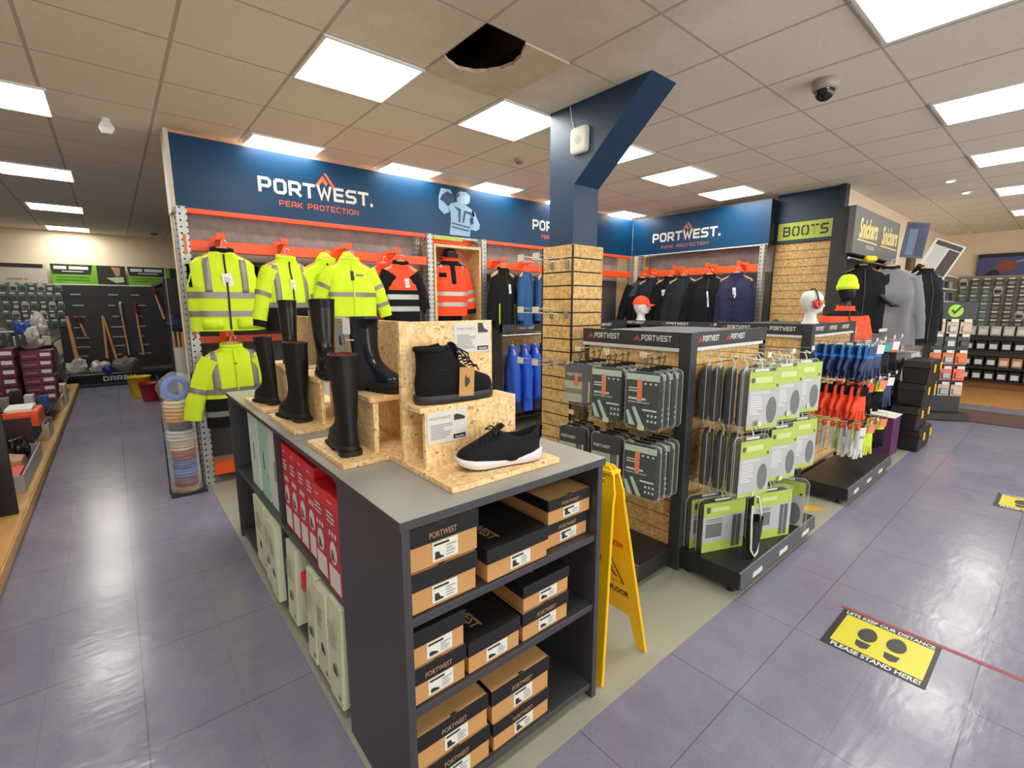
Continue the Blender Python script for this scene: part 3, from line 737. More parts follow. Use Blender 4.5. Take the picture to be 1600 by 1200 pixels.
def sleeve_rings(side, T, spread, length, r0=.092, r1=.06, fwd=0.0, off=0.0, t0=0.0, t1=1.0, n=16, m=14, seed=0):
    sh = T.k[4][1]
    A = Vector((side * (sh - .055), 0, -.085)); B = Vector((side * (sh + spread * .55), -fwd * .3, -.085 - length * .45)); C_ = Vector((side * (sh + spread), -fwd, -.085 - length))
    R = []
    for i in range(m + 1):
        t = t0 + (t1 - t0) * i / m
        p = A * (1 - t) ** 2 + B * 2 * t * (1 - t) + C_ * t * t
        d = (B - A) * 2 * (1 - t) + (C_ - B) * 2 * t; d.normalize()
        u = d.cross(Vector((0, 1, 0))).normalized(); w = d.cross(u)
        r = (r0 + (r1 - r0) * t) + off
        ring = []
        for k in range(n):
            a = 2 * PI * k / n
            ff = 1 + .10 * noise.noise((math.cos(a) * 1.5 + seed, math.sin(a) * 1.5, t * 6)) + .035 * math.sin(t * 34 + seed + a)
            ring.append(tuple(p + (u * math.cos(a) * r + w * math.sin(a) * r * .72) * ff))
        R.append(ring)
    return R
def garment(name, label, cat, loc, rot, L=.68, hem=.25, chest=.25, sh=.215, d=.085, body=HV, lower=None, zlow=None, bands=(), braces=None, sleeves=None, smat=None, scuff=None, sbands=(), collar=True, cmat=None, lining=BK, zipc=ZIPM, zip_len=1.0, tagat=None, tagsize=(.05, .085), pockets=(), patches=(), hood=None, tape=TAPE, seed=0, fold=.010, group=None, yoke=None, piping=None, tilt=0.0):
    t = thing(name, label, cat, (0, 0, 0), group)
    T = Torso(L, hem, chest, sh, d, seed, fold)
    zl = zlow if lower else -L
    m = MB(); T.seg(m, zl, .012, cap=False); 
    if not lower: m.add(T.ring(-L), [tuple(range(T.n))[::-1]], False)
    m.build('body', body, t)
    if lower:
        m = MB(); T.seg(m, -L, zlow); m.add(T.ring(-L), [tuple(range(T.n))[::-1]], False); m.build('lower_body', lower, t)
    if yoke:
        m = MB(); T.seg(m, yoke[0], -.004, .003); m.build('yoke', yoke[1], t)
    if bands:
        for z0, z1 in bands:
            m = MB(); T.seg(m, z0, z1, .004); m.build('reflective_band', tape, t)
    if braces:
        for sx in (-1, 1):
            m = MB(); T.strip(m, sx * braces[0] - .024, sx * braces[0] + .024, braces[1], -.012, .006); m.build('shoulder_band', tape, t)
    if sleeves:
        for sx in (-1, 1):
            sp, ln = sleeves[0], sleeves[1]; fw = sleeves[2] if len(sleeves) > 2 else 0
            m = MB(); m.loft(sleeve_rings(sx, T, sp, ln, fwd=fw, seed=seed + sx)); sl = m.build('sleeve', smat or body, t)
            for a, b2 in sbands:
                m = MB(); m.loft(sleeve_rings(sx, T, sp, ln, fwd=fw, off=.005, t0=a, t1=b2, m=3, seed=seed + sx), False, False); m.build('sleeve_band', tape, sl)
            if scuff:
                m = MB(); m.loft(sleeve_rings(sx, T, sp, ln, fwd=fw, off=.004, t0=.9, t1=1.0, m=3, seed=seed + sx)); m.build('cuff', scuff, sl)
    if collar:
        cm = cmat or body; nk = T.k[-1][1]; dd = T.k[-1][2]
        R = []
        for z, s_, o in ((.0, 1.0, .0), (.02, 1.02, -.005), (.045, .98, -.012)):
            R.append([(nk * s_ * math.cos(a), dd * s_ * math.sin(a) * (1.0) + o * (1 if math.sin(a) < 0 else 0), z + (.018 if math.sin(a) > 0 else -.006) * abs(math.sin(a)) * z / .045) for a in (2 * PI * k / 28 for k in range(28))])
        R += [[(p[0] * .86, p[1] * .8, p[2]) for p in R[-1]], [(p[0] * .8, p[1] * .7, -.01) for p in R[0]]]
        m = MB(); m.loft(R, False, True); m.build('collar', cm, t)
    m = MB(); m.loft([[(T.k[-1][1] * .93 * math.cos(a), T.k[-1][2] * .9 * math.sin(a), z) for a in (2 * PI * k / 20 for k in range(20))] for z in (-.012, .008)]); m.build('lining', lining, t)
    if zipc:
        m = MB(); T.strip(m, -.007, .007, -L * zip_len + .01, -.006, .006, 1); m.build('zip', zipc, t)
    for (x0, x1, z0, z1) in pockets:
        m = MB(); T.strip(m, x0, x1, z0, z1, .009, 4, .005); m.build('pocket', (lower if (lower and z1 < zlow) else body), t)
    for (x0, x1, z0, z1, pm, nm) in patches:
        m = MB(); T.strip(m, x0, x1, z0, z1, .007, 3, .004); m.build(nm, pm, t)
    if piping:
        for sx in (-1, 1):
            m = MB(); T.strip(m, sx * piping[0] - .006, sx * piping[0] + .006, piping[1], piping[2], .007, 1); m.build('piping', piping[3], t)
    if tagat:
        x, z = tagat; p = T.front(x, z, .014)
        m = MB(); w, h = tagsize; m.M = Matrix.Translation(p) @ Matrix.Rotation(-.12, 4, 'Y')
        m.box(-w / 2, w / 2, -.002, 0, -h, 0).m(1); stripes(m, (-w * .35, -.0035, -h * .85), (1, 0, 0), (0, 0, 1), w * .7, h * .6, 5, 0, seed); m.m(0)
        g = m.build('swing_tag', [TAGM, TAGP], t)
        m = MB(); m.tube([(p[0], p[1] + .002, p[2]), (p[0] * .5, p[1] + .006, p[2] + .05)], .001, 4); m.build('tag_string', ZIPM, g)
    if hood:
        m = MB(); m.loft([[((.13 - .02 * i) * math.cos(a) * (1 if i else .9), .045 + (.055 + .012 * (2 - i)) * math.sin(a), -.03 + .03 * i + .02 * math.sin(a) - .012 * abs(math.cos(a))) for a in (2 * PI * k / 22 for k in range(22))] for i in range(5)]); m.build('hood', hood, t)
    t.location = loc; t.rotation_euler = (tilt, 0, rot)
    return t
def hanger(label, loc, rot, group=None, span=.2):
    t = thing('coat_hanger', label, 'coat hanger', (0, 0, 0), group)
    pts = [(-span, -.075), (-span * .95, -.045), (-span * .5, .0), (-.03, .052), (.03, .052), (span * .5, .0), (span * .95, -.045), (span, -.075), (span * .9, -.075), (span * .5, -.03), (0, .02), (-span * .5, -.03), (-span * .9, -.075)]
    MB().prism(pts, -.008, .008, 'y').build('shoulders', WOOD, t, .003)
    m = MB(); m.tube([(0, 0, .05), (0, 0, .075)] + [(.02 - .02 * math.cos(a), 0, .085 + .02 * math.sin(a)) for a in [PI * k / 8 for k in range(0, 10)]], .0025, 6); m.build('hook', CHROME, t)
    t.location = loc; t.rotation_euler = (0, 0, rot)
    return t
def rail_arm(label, x, y, z, dx, dy, group='orange hanging arms on the racking beams'):
    """a sheet steel arm hooked over the beam, reaching out to carry a hanger"""
    t = thing('rail_bracket', label, 'rail bracket', (x, y, z), group)
    L = math.hypot(dx, dy); u = Vector((dx / L, dy / L, 0)); r = Vector((-u.y, u.x, 0))
    m = MB(); m.M = Matrix(((u.x, r.x, 0, x), (u.y, r.y, 0, y), (0, 0, 1, z), (0, 0, 0, 1)))
    m.box(-.012, .0, -.045, .045, -.05, .075).box(.0, L, -.012, .012, .035, .045).box(L - .012, L, -.03, .03, .03, .085); m.build('bracket', ORNG, t, .002)
    m = MB(); m.M = Matrix(((u.x, r.x, 0, x), (u.y, r.y, 0, y), (0, 0, 1, z), (0, 0, 0, 1))); m.prism([(0, .035), (0, -.03), (L * .8, .03)], -.006, .006, 'y'); m.build('gusset', ORNG, t)
    return t
# ---- yellow bay
HY = 4.53
HANG = .165   # hook height above the shoulder seam origin
def hung(desc, x, z, rot=0.0, y=HY, arm=True, armz=None, gd='', hx=0, span=.2, beamy=4.72, armdir=None, hcol=None):
    hanger('wooden hanger holding the ' + desc, (x, y, z + .004), rot, 'wooden hangers in the racking', span)
garment('hivis_vest', 'yellow reflective bodywarmer vest with grey bands, top left of the racking', 'vest', (.735, HY, 1.965), 0, L=.615, hem=.262, chest=.262, sh=.225, d=.1, bands=((-.355, -.305), (-.50, -.455)), braces=(.13, -.31), collar=True, cmat=BK, tagat=(.0, -.16), tagsize=(.07, .10), pockets=((-.19, -.05, -.60, -.52), (.05, .19, -.60, -.52)), seed=1, patches=((-.262 + .01, -.232, -.27, -.09, BK, 'armhole_trim'), (.232, .252, -.27, -.09, BK, 'armhole_trim')))
hung('yellow bodywarmer vest', .735, 1.965)
rail_arm('orange arm carrying the yellow bodywarmer vest', .735, 4.715, 2.045, 0, -.19)
garment('hivis_jacket', 'yellow and black soft jacket with grey chest bands, second from left on the top beam', 'jacket', (1.215, HY, 1.935), .25, L=.60, hem=.205, chest=.205, sh=.185, d=.09, lower=BK, zlow=-.40, bands=((-.40, -.355),), braces=(.13, -.36), sleeves=(.10, .47), sbands=((.42, .5),), scuff=BK, tagat=(-.005, -.16), tagsize=(.04, .09), seed=2, zip_len=1.0, lining=NV)
hung('yellow and black soft jacket', 1.215, 1.935, .25)
rail_arm('orange arm carrying the yellow and black soft jacket', 1.215, 4.715, 2.045, 0, -.19)
garment('hivis_jacket', 'yellow long coat with a flap collar and two grey bands, third on the top beam', 'jacket', (1.765, HY - .05, 1.955), -.12, L=.64, hem=.225, chest=.222, sh=.2, d=.11, bands=((-.32, -.28), (-.545, -.50)), sleeves=(.13, .42), sbands=((.34, .42), (.70, .78)), seed=3, zipc=HV, collar=True, patches=((-.02, .01, -.17, -.085, GYD, 'badge'), (.03, .1, -.13, -.11, TAPE, 'badge')), hood=HV)
hung('yellow long coat with a flap collar', 1.765, 1.955, -.12, y=HY - .05)
rail_arm('orange arm carrying the yellow long coat', 1.76, 4.715, 2.045, 0, -.24)
garment('hivis_jacket', 'yellow hooded jacket tucked behind the long yellow coat', 'jacket', (1.60, HY + .10, 1.95), -.1, L=.55, hem=.21, chest=.2, sh=.19, d=.06, bands=((-.33, -.29),), sleeves=(.06, .40), seed=4, hood=HV)
hung('yellow hooded jacket behind the long coat', 1.60, 1.95, -.1, y=HY + .10)
garment('hivis_shirt', 'orange and black shirt with pale reflective bands, right end of the yellow bay', 'shirt', (2.315, HY, 1.955), -.1, L=.61, hem=.185, chest=.185, sh=.17, d=.07, body=HO, lower=BK, zlow=-.245, bands=((-.34, -.29), (-.46, -.41)), tape=TAPEL, sleeves=(.08, .36), smat=BK, zipc=None, tagat=(.03, -.13), tagsize=(.045, .09), seed=5, cmat=BK)
hung('orange and black shirt', 2.315, 1.955, -.1)
garment('hivis_jacket', 'orange jacket mostly hidden behind the orange and black shirt', 'jacket', (2.19, HY + .13, 1.94), .1, L=.74, hem=.19, chest=.19, sh=.175, d=.05, body=HO, sleeves=(.06, .55), seed=6)
hung('orange jacket behind the orange and black shirt', 2.19, 1.94, .1, y=HY + .13)
rail_arm('orange arm carrying the orange and black shirt', 2.28, 4.715, 2.045, 0, -.20)
garment('hivis_jacket', 'yellow and black jacket hanging alone on the lower red beam', 'jacket', (.735, HY, 1.195), .12, L=.64, hem=.225, chest=.225, sh=.2, d=.09, lower=BK, zlow=-.395, bands=((-.36, -.315), (-.545, -.50)), braces=(.15, -.33), sleeves=(.13, .47), sbands=((.5, .58),), seed=7, lining=BK, zip_len=.55, zipc=HV, patches=((-.008, .012, -.12, -.112, ZIPM, 'logo'),))
hung('yellow and black jacket on the lower beam', .735, 1.195, .12)
rail_arm('orange arm on the lower beam carrying the yellow and black jacket', .735, 4.715, 1.27, 0, -.19)
# ---- torso form in the box
t = thing('mannequin_torso', 'dark torso form standing in the OSB box', 'mannequin', (3.08, 4.80, .93))
T = Torso(.6, .16, .17, .17, .085, 3, .0, neck=.05)
m = MB(); m.M = Matrix.Translation((3.08, 4.80, 2.06)); T.seg(m, -.6, .012); m.add([T.pt(.012, 2 * PI * k / 44) for k in range(44)], [tuple(range(44))]); m.build('torso', BLACK, t)
MB().cyl(3.08, 4.80, .932, 1.47, .02).cyl(3.08, 4.80, .931, .95, .13).build('stand', BLACKM, t)
MB().lathe([(.05, 2.06), (.048, 2.10), (.07, 2.13), (.075, 2.17), (.06, 2.195), (.01, 2.20)], 20, (3.08, 4.80)).build('neck_cap', BLACK, t)
garment('hivis_jacket', 'orange reflective jacket worn by the torso in the OSB box', 'jacket', (3.08, 4.80, 2.065), -.12, L=.63, hem=.215, chest=.21, sh=.195, d=.112, body=HO, bands=((-.40, -.355), (-.52, -.475)), tape=TAPEL, braces=(.15, -.09), sleeves=(.08, .52), sbands=((.5, .58), (.68, .75)), scuff=BK, seed=8, yoke=(-.055, BK), zip_len=.45, patches=((-.17, -.09, -.19, -.14, BK, 'badge'), (-.03, .03, -.26, -.04, BK, 'placket')), cmat=HO)
t = thing('work_trousers', 'black trousers below the orange jacket in the OSB box', 'trousers', (3.08, 4.80, .95))
for sx in (-1, 1):
    m = MB(); m.loft([[(3.08 + sx * (.075 + .01 * (1.5 - z)) + r * math.cos(a), 4.80 + .8 * r * math.sin(a), z) for a in (2 * PI * k / 18 for k in range(18))] for z, r in ((.96, .06), (1.2, .07), (1.42, .078), (1.48, .08))]); m.build('leg', BK, t)
t = thing('safety_goggles', 'dark goggles hung at the collar of the boxed orange jacket', 'goggles', (3.08, 4.70, 2.11))
m = MB(); m.loft([[(3.065 + sx, 4.716 + sy, 2.12 + dz) for dz, sy in ((-.022, 0), (-.018, -.012), (.018, -.012), (.024, 0))] for sx in (-.07, -.045, -.01, .01, .045, .07)], smooth=False); m.build('lens', mat('dark_lens', '#161214', .1), t)
m = MB(); m.tube([(2.995, 4.716, 2.12), (2.985, 4.78, 2.125), (3.0, 4.86, 2.13)], .006, 6); m.tube([(3.135, 4.716, 2.12), (3.155, 4.78, 2.125), (3.14, 4.86, 2.13)], .006, 6); m.build('strap', BLACK, t)
# ---- dark bay left of the column
WT = TAGM
LIMEP = mat('lime_piping', '#c6dc3a', .6)
garment('work_jacket', 'black jacket with lime piping, first right of the boxed display', 'jacket', (3.66, HY, 1.955), .1, L=.66, hem=.17, chest=.17, sh=.15, d=.09, body=BK, sleeves=(.04, .5), piping=(.13, -.62, -.38, LIMEP), tagat=(.02, -.15), tagsize=(.035, .11), seed=11)
hung('black jacket with lime piping', 3.66, 1.955, .1)
rail_arm('orange arm carrying the black jacket with lime piping', 3.66, 4.715, 2.045, 0, -.19)
garment('work_jacket', 'denim blue jacket with a red collar, nearest the black lime-piped jacket', 'jacket', (4.02, HY - .02, 1.955), .5, L=.66, hem=.19, chest=.19, sh=.165, d=.085, body=BL, sleeves=(.05, .5), cmat=HO, seed=12, patches=((.05, .08, -.16, -.145, mat('red_tab', '#b02a3a', .6), 'logo'),))
hung('denim blue jacket with a red collar', 4.02, 1.955, .5)
garment('work_jacket', 'second denim blue jacket, hung behind the first against the column', 'jacket', (4.33, HY, 1.945), .5, L=.66, hem=.18, chest=.18, sh=.155, d=.08, body=BL, sleeves=(.05, .5), seed=13, cmat=HO)
hung('second denim blue jacket', 4.33, 1.945, .5)
rail_arm('orange arm carrying the two denim blue jackets', 4.12, 4.715, 2.045, 0, -.19)
for i, (x, rz) in enumerate(((3.73, 1.05), (3.93, 1.0), (4.10, 1.05), (4.26, 1.05), (4.45, 1.0), (4.66, 1.05))):
    nm = ('leftmost', 'second', 'third', 'fourth', 'fifth', 'innermost')[i]
    garment('overalls', nm + ' of the royal blue overalls hanging sideways under the low header', 'overalls', (x, 4.435, 1.02), rz, L=.75, hem=.23, chest=.22, sh=.17, d=.085, body=RB, lower=NV if i % 2 == 0 else RB, zlow=-.62, sleeves=(.05, .5), seed=20 + i, fold=.014, zipc=RB, lining=NV, group='royal blue overalls under the low header')
    hanger('hanger holding the ' + nm + ' royal blue overalls', (x, 4.435, 1.03), rz, 'hangers on the low chrome rail', .17)
for i in range(3):
    garment('work_trousers', ('left', 'middle', 'right')[i] + ' of the black garments lying folded at the foot of the blue overalls', 'trousers', (3.85 + .33 * i, 4.6, .36), .9, L=.22, hem=.15, chest=.15, sh=.14, d=.06, body=BK, collar=False, zipc=None, seed=30 + i)
# ---- dark jackets on the aisle-facing rack (they face -x)
GX = 6.33
RZ = -PI / 2
dk = [('work_sweater', 'black sweater with dark grey yoke and a small white zip, leftmost under the shorter fascia', 4.40, RZ + .5, dict(body=BK, yoke=(-.24, GYD), sleeves=(.12, .56), tagat=(.0, -.10), tagsize=(.02, .09), hem=.23, chest=.23, sh=.21, zipc=None), 'sweater'),
      ('work_jacket', 'charcoal jacket hung just behind the grey-yoked sweater', 4.22, RZ + .3, dict(body=BK2, sleeves=(.06, .56), hem=.2, chest=.2, sh=.18), 'jacket'),
      ('work_jacket', 'black jacket with white and violet swing tags on the chest', 3.93, RZ + .35, dict(body=BK, sleeves=(.10, .56), tagat=(-.06, -.15), tagsize=(.075, .085), hem=.22, chest=.22, sh=.2, patches=((-.0, .07, -.17, -.11, mat('violet_tag', '#8f8fc8', .5), 'tag'),)), 'jacket'),
      ('work_jacket', 'plain black jacket between the violet-tagged and the zip-tagged ones', 3.70, RZ + .35, dict(body=BK2, sleeves=(.07, .56), hem=.2, chest=.2, sh=.19), 'jacket'),
      ('work_jacket', 'broad black jacket with a long white zip tag', 3.33, RZ + .3, dict(body=BK, sleeves=(.10, .56), tagat=(-.0, -.19), tagsize=(.02, .21), hem=.25, chest=.25, sh=.225), 'jacket'),
      ('bodywarmer', 'navy quilted bodywarmer with a red and white tag', 2.95, RZ + .2, dict(body=NV, tagat=(.0, -.15), tagsize=(.04, .13), hem=.24, chest=.24, sh=.2, fold=.016, patches=tuple((-.22, .22, -.2 - .09 * k, -.195 - .09 * k, mat('navy_seam', '#13143a', .8), 'quilt_seam') for k in range(5))), 'bodywarmer')]
for i, (nm, lab, y, rz, kw, cat) in enumerate(dk):
    garment(nm, lab, cat, (GX - .02 * (i % 2), y, 1.935), rz, L=.66, d=.085, seed=40 + i, **kw)
    hanger('hanger holding the ' + lab.split(',')[0], (GX - .02 * (i % 2), y, 1.94), rz, 'hangers under the shorter fascia')
for y, lab in ((4.33, 'grey-yoked sweater'), (3.86, 'jacket with violet tags'), (3.36, 'jacket with the long zip tag'), (2.93, 'navy quilted bodywarmer')):
    rail_arm('orange arm carrying the ' + lab, 6.495, y, 2.045, -.19, 0)
# ================================================================ display counter
t = thing('bookcase', 'dark grey open bookcase of shoe boxes forming the near end of the counter', 'bookcase', (.925, 1.3, 0))
def P_(n, x0, x1, y0, y1, z0, z1, m=DARKM, bv=.0015): return MB().box(x0, x1, y0, y1, z0, z1).build(n, m, t, bv)
P_('side_panel', .515, .54, 1.062, 1.53, .004, .972); P_('side_panel', 1.305, 1.33, 1.062, 1.53, .004, .972)
P_('back_panel', .54, 1.305, 1.505, 1.53, .06, .972)
for z in (.70, .415): P_('shelf', .54, 1.305, 1.07, 1.505, z - .025, z)
P_('bottom_shelf', .54, 1.305, 1.07, 1.505, .045, .07); P_('kickboard', .54, 1.305, 1.10, 1.12, .004, .045)
tp = P_('top', .508, 1.338, 1.055, 1.535, .972, .998, DARKM); MB().box(.5095, 1.3365, 1.0565, 1.5335, .998, 1.0).build('top_surface', TOPM, tp)
t = thing('shelf_unit', 'long dark grey low shelf unit of boot boxes forming the rear of the counter', 'shelf unit', (.92, 2.52, 0))
P_('end_panel', .52, 1.33, 3.475, 3.50, .004, .975); P_('divider', .53, 1.33, 2.395, 2.415, .06, .975); P_('back_panel', 1.31, 1.33, 1.54, 3.475, .004, .975)
P_('mid_shelf', .53, 1.31, 1.54, 2.395, .475, .495); P_('mid_shelf', .53, 1.31, 2.415, 3.475, .475, .495)
P_('bottom_shelf', .53, 1.31, 1.54, 3.475, .04, .06)
for yy in (1.62, 2.40, 3.40): P_('foot', .56, .62, yy - .03, yy + .03, .004, .04, BLACKM)
tp = P_('top', .512, 1.335, 1.536, 3.508, .975, .994, DARKM); MB().box(.5135, 1.3335, 1.5375, 3.5065, .994, .996).build('top_surface', TOPM, tp)
# ---------------------------------------------------------------- shoe boxes
KRAFT = mat('kraft_card', '#c08f57', 0.7, var=0.06, vscale=12)
KRAFTL = mat('kraft_lid_top', '#c79a62', 0.7, var=0.06, vscale=12)
BOXBK = mat('black_box_lid', '#191819', 0.6, spec=.35)
GOLD = mat('bronze_lettering', '#a98464', 0.5)
LAB = mat('pale_box_label', '#d9dcd2', 0.5); LABK = mat('label_black_print', '#26262a', 0.5)
SERIF = text_geo('PORTWEST', 0.012)
def shoe_icon(mb, o, right, up, w, kind):
    r = Vector(right); u = Vector(up); n = r.cross(u) * .0012
    pts = [(0, 0), (1, 0), (1, .22), (.62, .42), (.45, 1.0), (0, 1.0)] if kind == 'boot' else [(0, .0), (1, 0), (1.0, .25), (.55, .5), (.2, .62), (0, .5)]
    mb.add([tuple(Vector(o) + n + r * p[0] * w + u * p[1] * w * .8) for p in pts], [tuple(range(len(pts)))], False)
def shoebox(label, x0, x1, z0, h, y0=1.078, dp=.33, top='kraft', kind='boot', letters=True, rz=0.0, short=None):
    w = x1 - x0
    t = thing('shoe_box', label, 'shoe box', ((x0 + x1) / 2, y0 + dp / 2, z0), 'shoe boxes in the bookcase')
    lh = h * .44
    MB().box(x0 + .004, x1 - .004, y0 + .004, y0 + dp - .004, z0, z0 + h - .004).build('carton', KRAFT, t, .002)
    m = MB(); m.box(x0, x1, y0, y0 + .004, z0 + h - lh, z0 + h).box(x0, x1, y0 + dp - .004, y0 + dp, z0 + h - lh, z0 + h).box(x0, x0 + .004, y0 + .004, y0 + dp - .004, z0 + h - lh, z0 + h).box(x1 - .004, x1, y0 + .004, y0 + dp - .004, z0 + h - lh, z0 + h)
    m.m(1 if top == 'kraft' else 0); m.box(x0 + .004, x1 - .004, y0 + .004, y0 + dp - .004, z0 + h - .003, z0 + h)
    lid = m.build('lid', [BOXBK, KRAFTL], t, .0012)
    xc = (x0 + x1) / 2
    m = MB(); r = .013
    m.add([(xc + r * math.cos(a), y0 - .0006, z0 + h + .0004 + r * .9 * math.sin(a)) for a in [PI + PI * k / 12 for k in range(13)]], [tuple(range(13))], False)
    m.add([(xc + r * math.cos(a), y0 + .004 + .008 * math.sin(a), z0 + h + .0006) for a in [PI * k / 12 for k in range(13)]] , [tuple(range(13))], False)
    m.build('finger_notch', BLACK, lid)
    if letters:
        m = MB(); put_text(m, SERIF, (xc - .045, y0, z0 + h - lh * .78), (1, 0, 0), (0, 0, 1), width=.09, height=lh * .32, off=.001); m.build('lettering', GOLD, lid)
    if top == 'black':
        m = MB(); put_text(m, text_geo('PORTWEST', .03), (x0 + .05, y0 + dp - .05, z0 + h), (0.0, -1, 0), (1, 0, 0), width=dp * .7, height=.04, off=.001); m.build('lid_lettering', GOLD, lid)
    lx0, lx1, lz0, lz1 = xc - .035, xc + .05, z0 + .010, z0 + h - lh - .004
    m = MB(); m.box(lx0, lx1, y0 + .0022, y0 + .0042, lz0, lz1); m.m(1)
    shoe_icon(m, (lx0 + .008, y0 + .0022, lz0 + .006), (1, 0, 0), (0, 0, 1), .028, kind)
    m.box(lx0 + .005, lx1 - .03, y0 + .0012, y0 + .0022, lz1 - .011, lz1 - .005)
    m.m(2); stripes(m, (lx0 + .045, y0 + .0012, lz0 + .005), (1, 0, 0), (0, 0, 1), .035, lz1 - lz0 - .02, 4, 0, int(x0 * 99))
    m.build('size_label', [LAB, LABK, TAGP], t)
    return t
shoebox('kraft and black shoe box, upper of two at the left of the top shelf', .528, .775, .829, .128)
shoebox('black-topped shoe box under another at the left of the top shelf', .526, .768, .703, .122, letters=False)
shoebox('wide black-lidded shoe box with bronze lettering on its lid, middle of the top shelf', .80, 1.062, .703, .108, top='black', letters=False, y0=1.072)
shoebox('small shoe box carrying another at the right of the top shelf', 1.075, 1.298, .703, .092, y0=1.10, dp=.30)
shoebox('kraft-topped shoe box topmost at the right of the top shelf', 1.078, 1.301, .797, .09, y0=1.09, dp=.30)
shoebox('dark shoe box upper left on the middle shelf', .528, .72, .538, .114, top='black', letters=False, kind='shoe')
shoebox('shoe box lower left on the middle shelf with bronze lettering', .528, .722, .418, .117, kind='shoe')
shoebox('single low shoe box in the centre of the middle shelf with a lettered black lid', .73, .942, .418, .108, top='black', letters=False, kind='shoe')
shoebox('dark shoe box on top at the right of the middle shelf', .955, 1.178, .527, .094, letters=False, kind='shoe', top='black')
shoebox('shoe box beneath at the right of the middle shelf', .952, 1.176, .418, .105, kind='shoe')
shoebox('kraft-topped shoe box uppermost at the left of the bottom shelf', .545, .805, .197, .116)
shoebox('lowest left shoe box cut off by the bottom edge of the photo', .55, .812, .073, .12)
shoebox('kraft-topped shoe box uppermost at the right end of the bottom shelf row', .818, 1.082, .18, .124)
shoebox('shoe box beneath the right stack on the bottom shelf', .824, 1.084, .073, .104)
# ---------------------------------------------------------------- boot boxes in the long unit (fronts face -x)
RED = mat('bright_red_card', '#d8141e', 0.45); RED2 = mat('deep_red_card', '#bb1a34', 0.45)
MINT = mat('mint_card', '#9fd0c0', 0.55); SAGE = mat('pale_sage_card', '#ced5b8', 0.55, var=.03)
LP_, LU = (0, -1, 0), (0, 0, 1)
def redbox(label, y0, y1, z0, h, xf, dp=.33):
    t = thing('boot_box', label, 'boot box', (xf + dp / 2, (y0 + y1) / 2, z0), 'red boot boxes')
    c = MB().box(xf, xf + dp, y0, y1, z0, z0 + h).build('carton', RED, t, .002)
    w = y1 - y0
    m = MB(); m.box(xf - .0012, xf, y0 + .002, y1 - .002, z0 + .002, z0 + h * .86); m.build('front_print', RED2, t)
    m = MB()
    stripes(m, (xf - .0012, y1 - w * .15, z0 + h * .7), LP_, LU, w * .7, h * .13, 3, .001, 3)
    stripes(m, (xf, y1 - w * .2, z0 + h * .9), LP_, LU, w * .5, h * .03, 1, .001, 4)
    for k in range(3): m.box(xf - .002, xf - .0012, y1 - w * (.25 + .2 * k) - .012, y1 - w * (.25 + .2 * k), z0 + h * .58, z0 + h * .63)
    m.build('front_lettering', OFFW, t)
    MB().box(xf - .002, xf - .0012, y0 + w * .12, y1 - w * .12, z0 + .012, z0 + h * .26).build('white_label', OFFW, t)
    m = MB(); m.add([(xf - .002, (y0 + y1) / 2 + .036 * math.cos(a) * min(1, w / .12), z0 + h * .42 + .045 * math.sin(a)) for a in [2 * PI * k / 24 for k in range(24)]], [tuple(range(24))[::-1]], False); m.build('white_disc', OFFW, t)
    m = MB(); shoe_icon(m, (xf - .0022, (y0 + y1) / 2 + .018, z0 + h * .42 - .03), LP_, LU, .036, 'boot'); shoe_icon(m, (xf - .0022, (y0 + y1) / 2 + .018, z0 + h * .42 - .008), LP_, LU, .022, 'boot'); m.build('boot_picture', LABK, t)
ys = [2.365, 2.245, 2.125, 2.005, 1.885]
nm = ['farthest red boot box, beside the divider', 'second red boot box from the divider', 'third red boot box from the divider', 'fourth red boot box, tall, beside the shorter pair']
for i in range(4): redbox(nm[i] + ' on the middle shelf', ys[i + 1] + .003, ys[i], .497, .415, .55)
redbox('shorter red boot box next to the tall red ones, on the middle shelf', 1.725, 1.865, .497, .37, .535)
redbox('shorter red boot box half hidden by the bookcase panel', 1.57, 1.715, .497, .385, .53)
def paleboot(label, y0, y1, z0, h, xf, m_, grp, dp=.30, lean=0, slots=False, art=True):
    t = thing('boot_box', label, 'boot box', (xf + dp / 2, (y0 + y1) / 2, z0), grp)
    b = MB(); b.loft([[(xf + lean * s + (0 if q[0] else dp), q[1], z0 + h * s) for q in ((1, y0), (0, y0), (0, y1), (1, y1))] for s in (0, .5, 1)], smooth=False); b.build('carton', m_, t, .008, seg=3)
    if slots:
        b = MB(); b.box(xf - .0012, xf + .002, (y0 + y1) / 2 - .006, (y0 + y1) / 2 + .006, z0 + h * .38, z0 + h * .62); b.build('hand_slot', BLACK, t)
        b = MB(); b.box(xf - .001, xf + .002, y0 + .02, y0 + .035, z0 + h * .3, z0 + h * .34); b.build('sticker', mat('sticker_teal', '#4f8a83', .5), t)
    elif art:
        w = y1 - y0; b = MB(); 
        stripes(b, (xf - .001, y1 - w * .18, z0 + h * .55), LP_, LU, w * .6, h * .25, 6, .0012, int(y0 * 50)); b.build('small_print', mat('print_sage_grey', '#9fa394', .6), t)
        b = MB(); shoe_icon(b, (xf - .0012, y1 - w * .45, z0 + h * .30), LP_, LU, min(.045, w * .4), 'boot'); shoe_icon(b, (xf - .0012, y1 - w * .75, z0 + .03), LP_, LU, min(.02, w * .3), 'boot'); b.build('boot_picture', LABK, t)
for i, (y0, y1, m_) in enumerate(((2.91, 3.12, mat('pale_mint_card', '#c3ddd2', .55)), (2.69, 2.87, MINT), (2.44, 2.66, mat('grey_mint_card', '#cfdcd3', .55)))):
    paleboot(('far pale mint boot box with a hand slot at the end of the unit', 'deeper mint boot box between the two paler ones', 'pale grey-mint boot box next to the divider, nearest of the three')[i], y0, y1, .497, .43, .555, m_, 'mint boot boxes', slots=True)
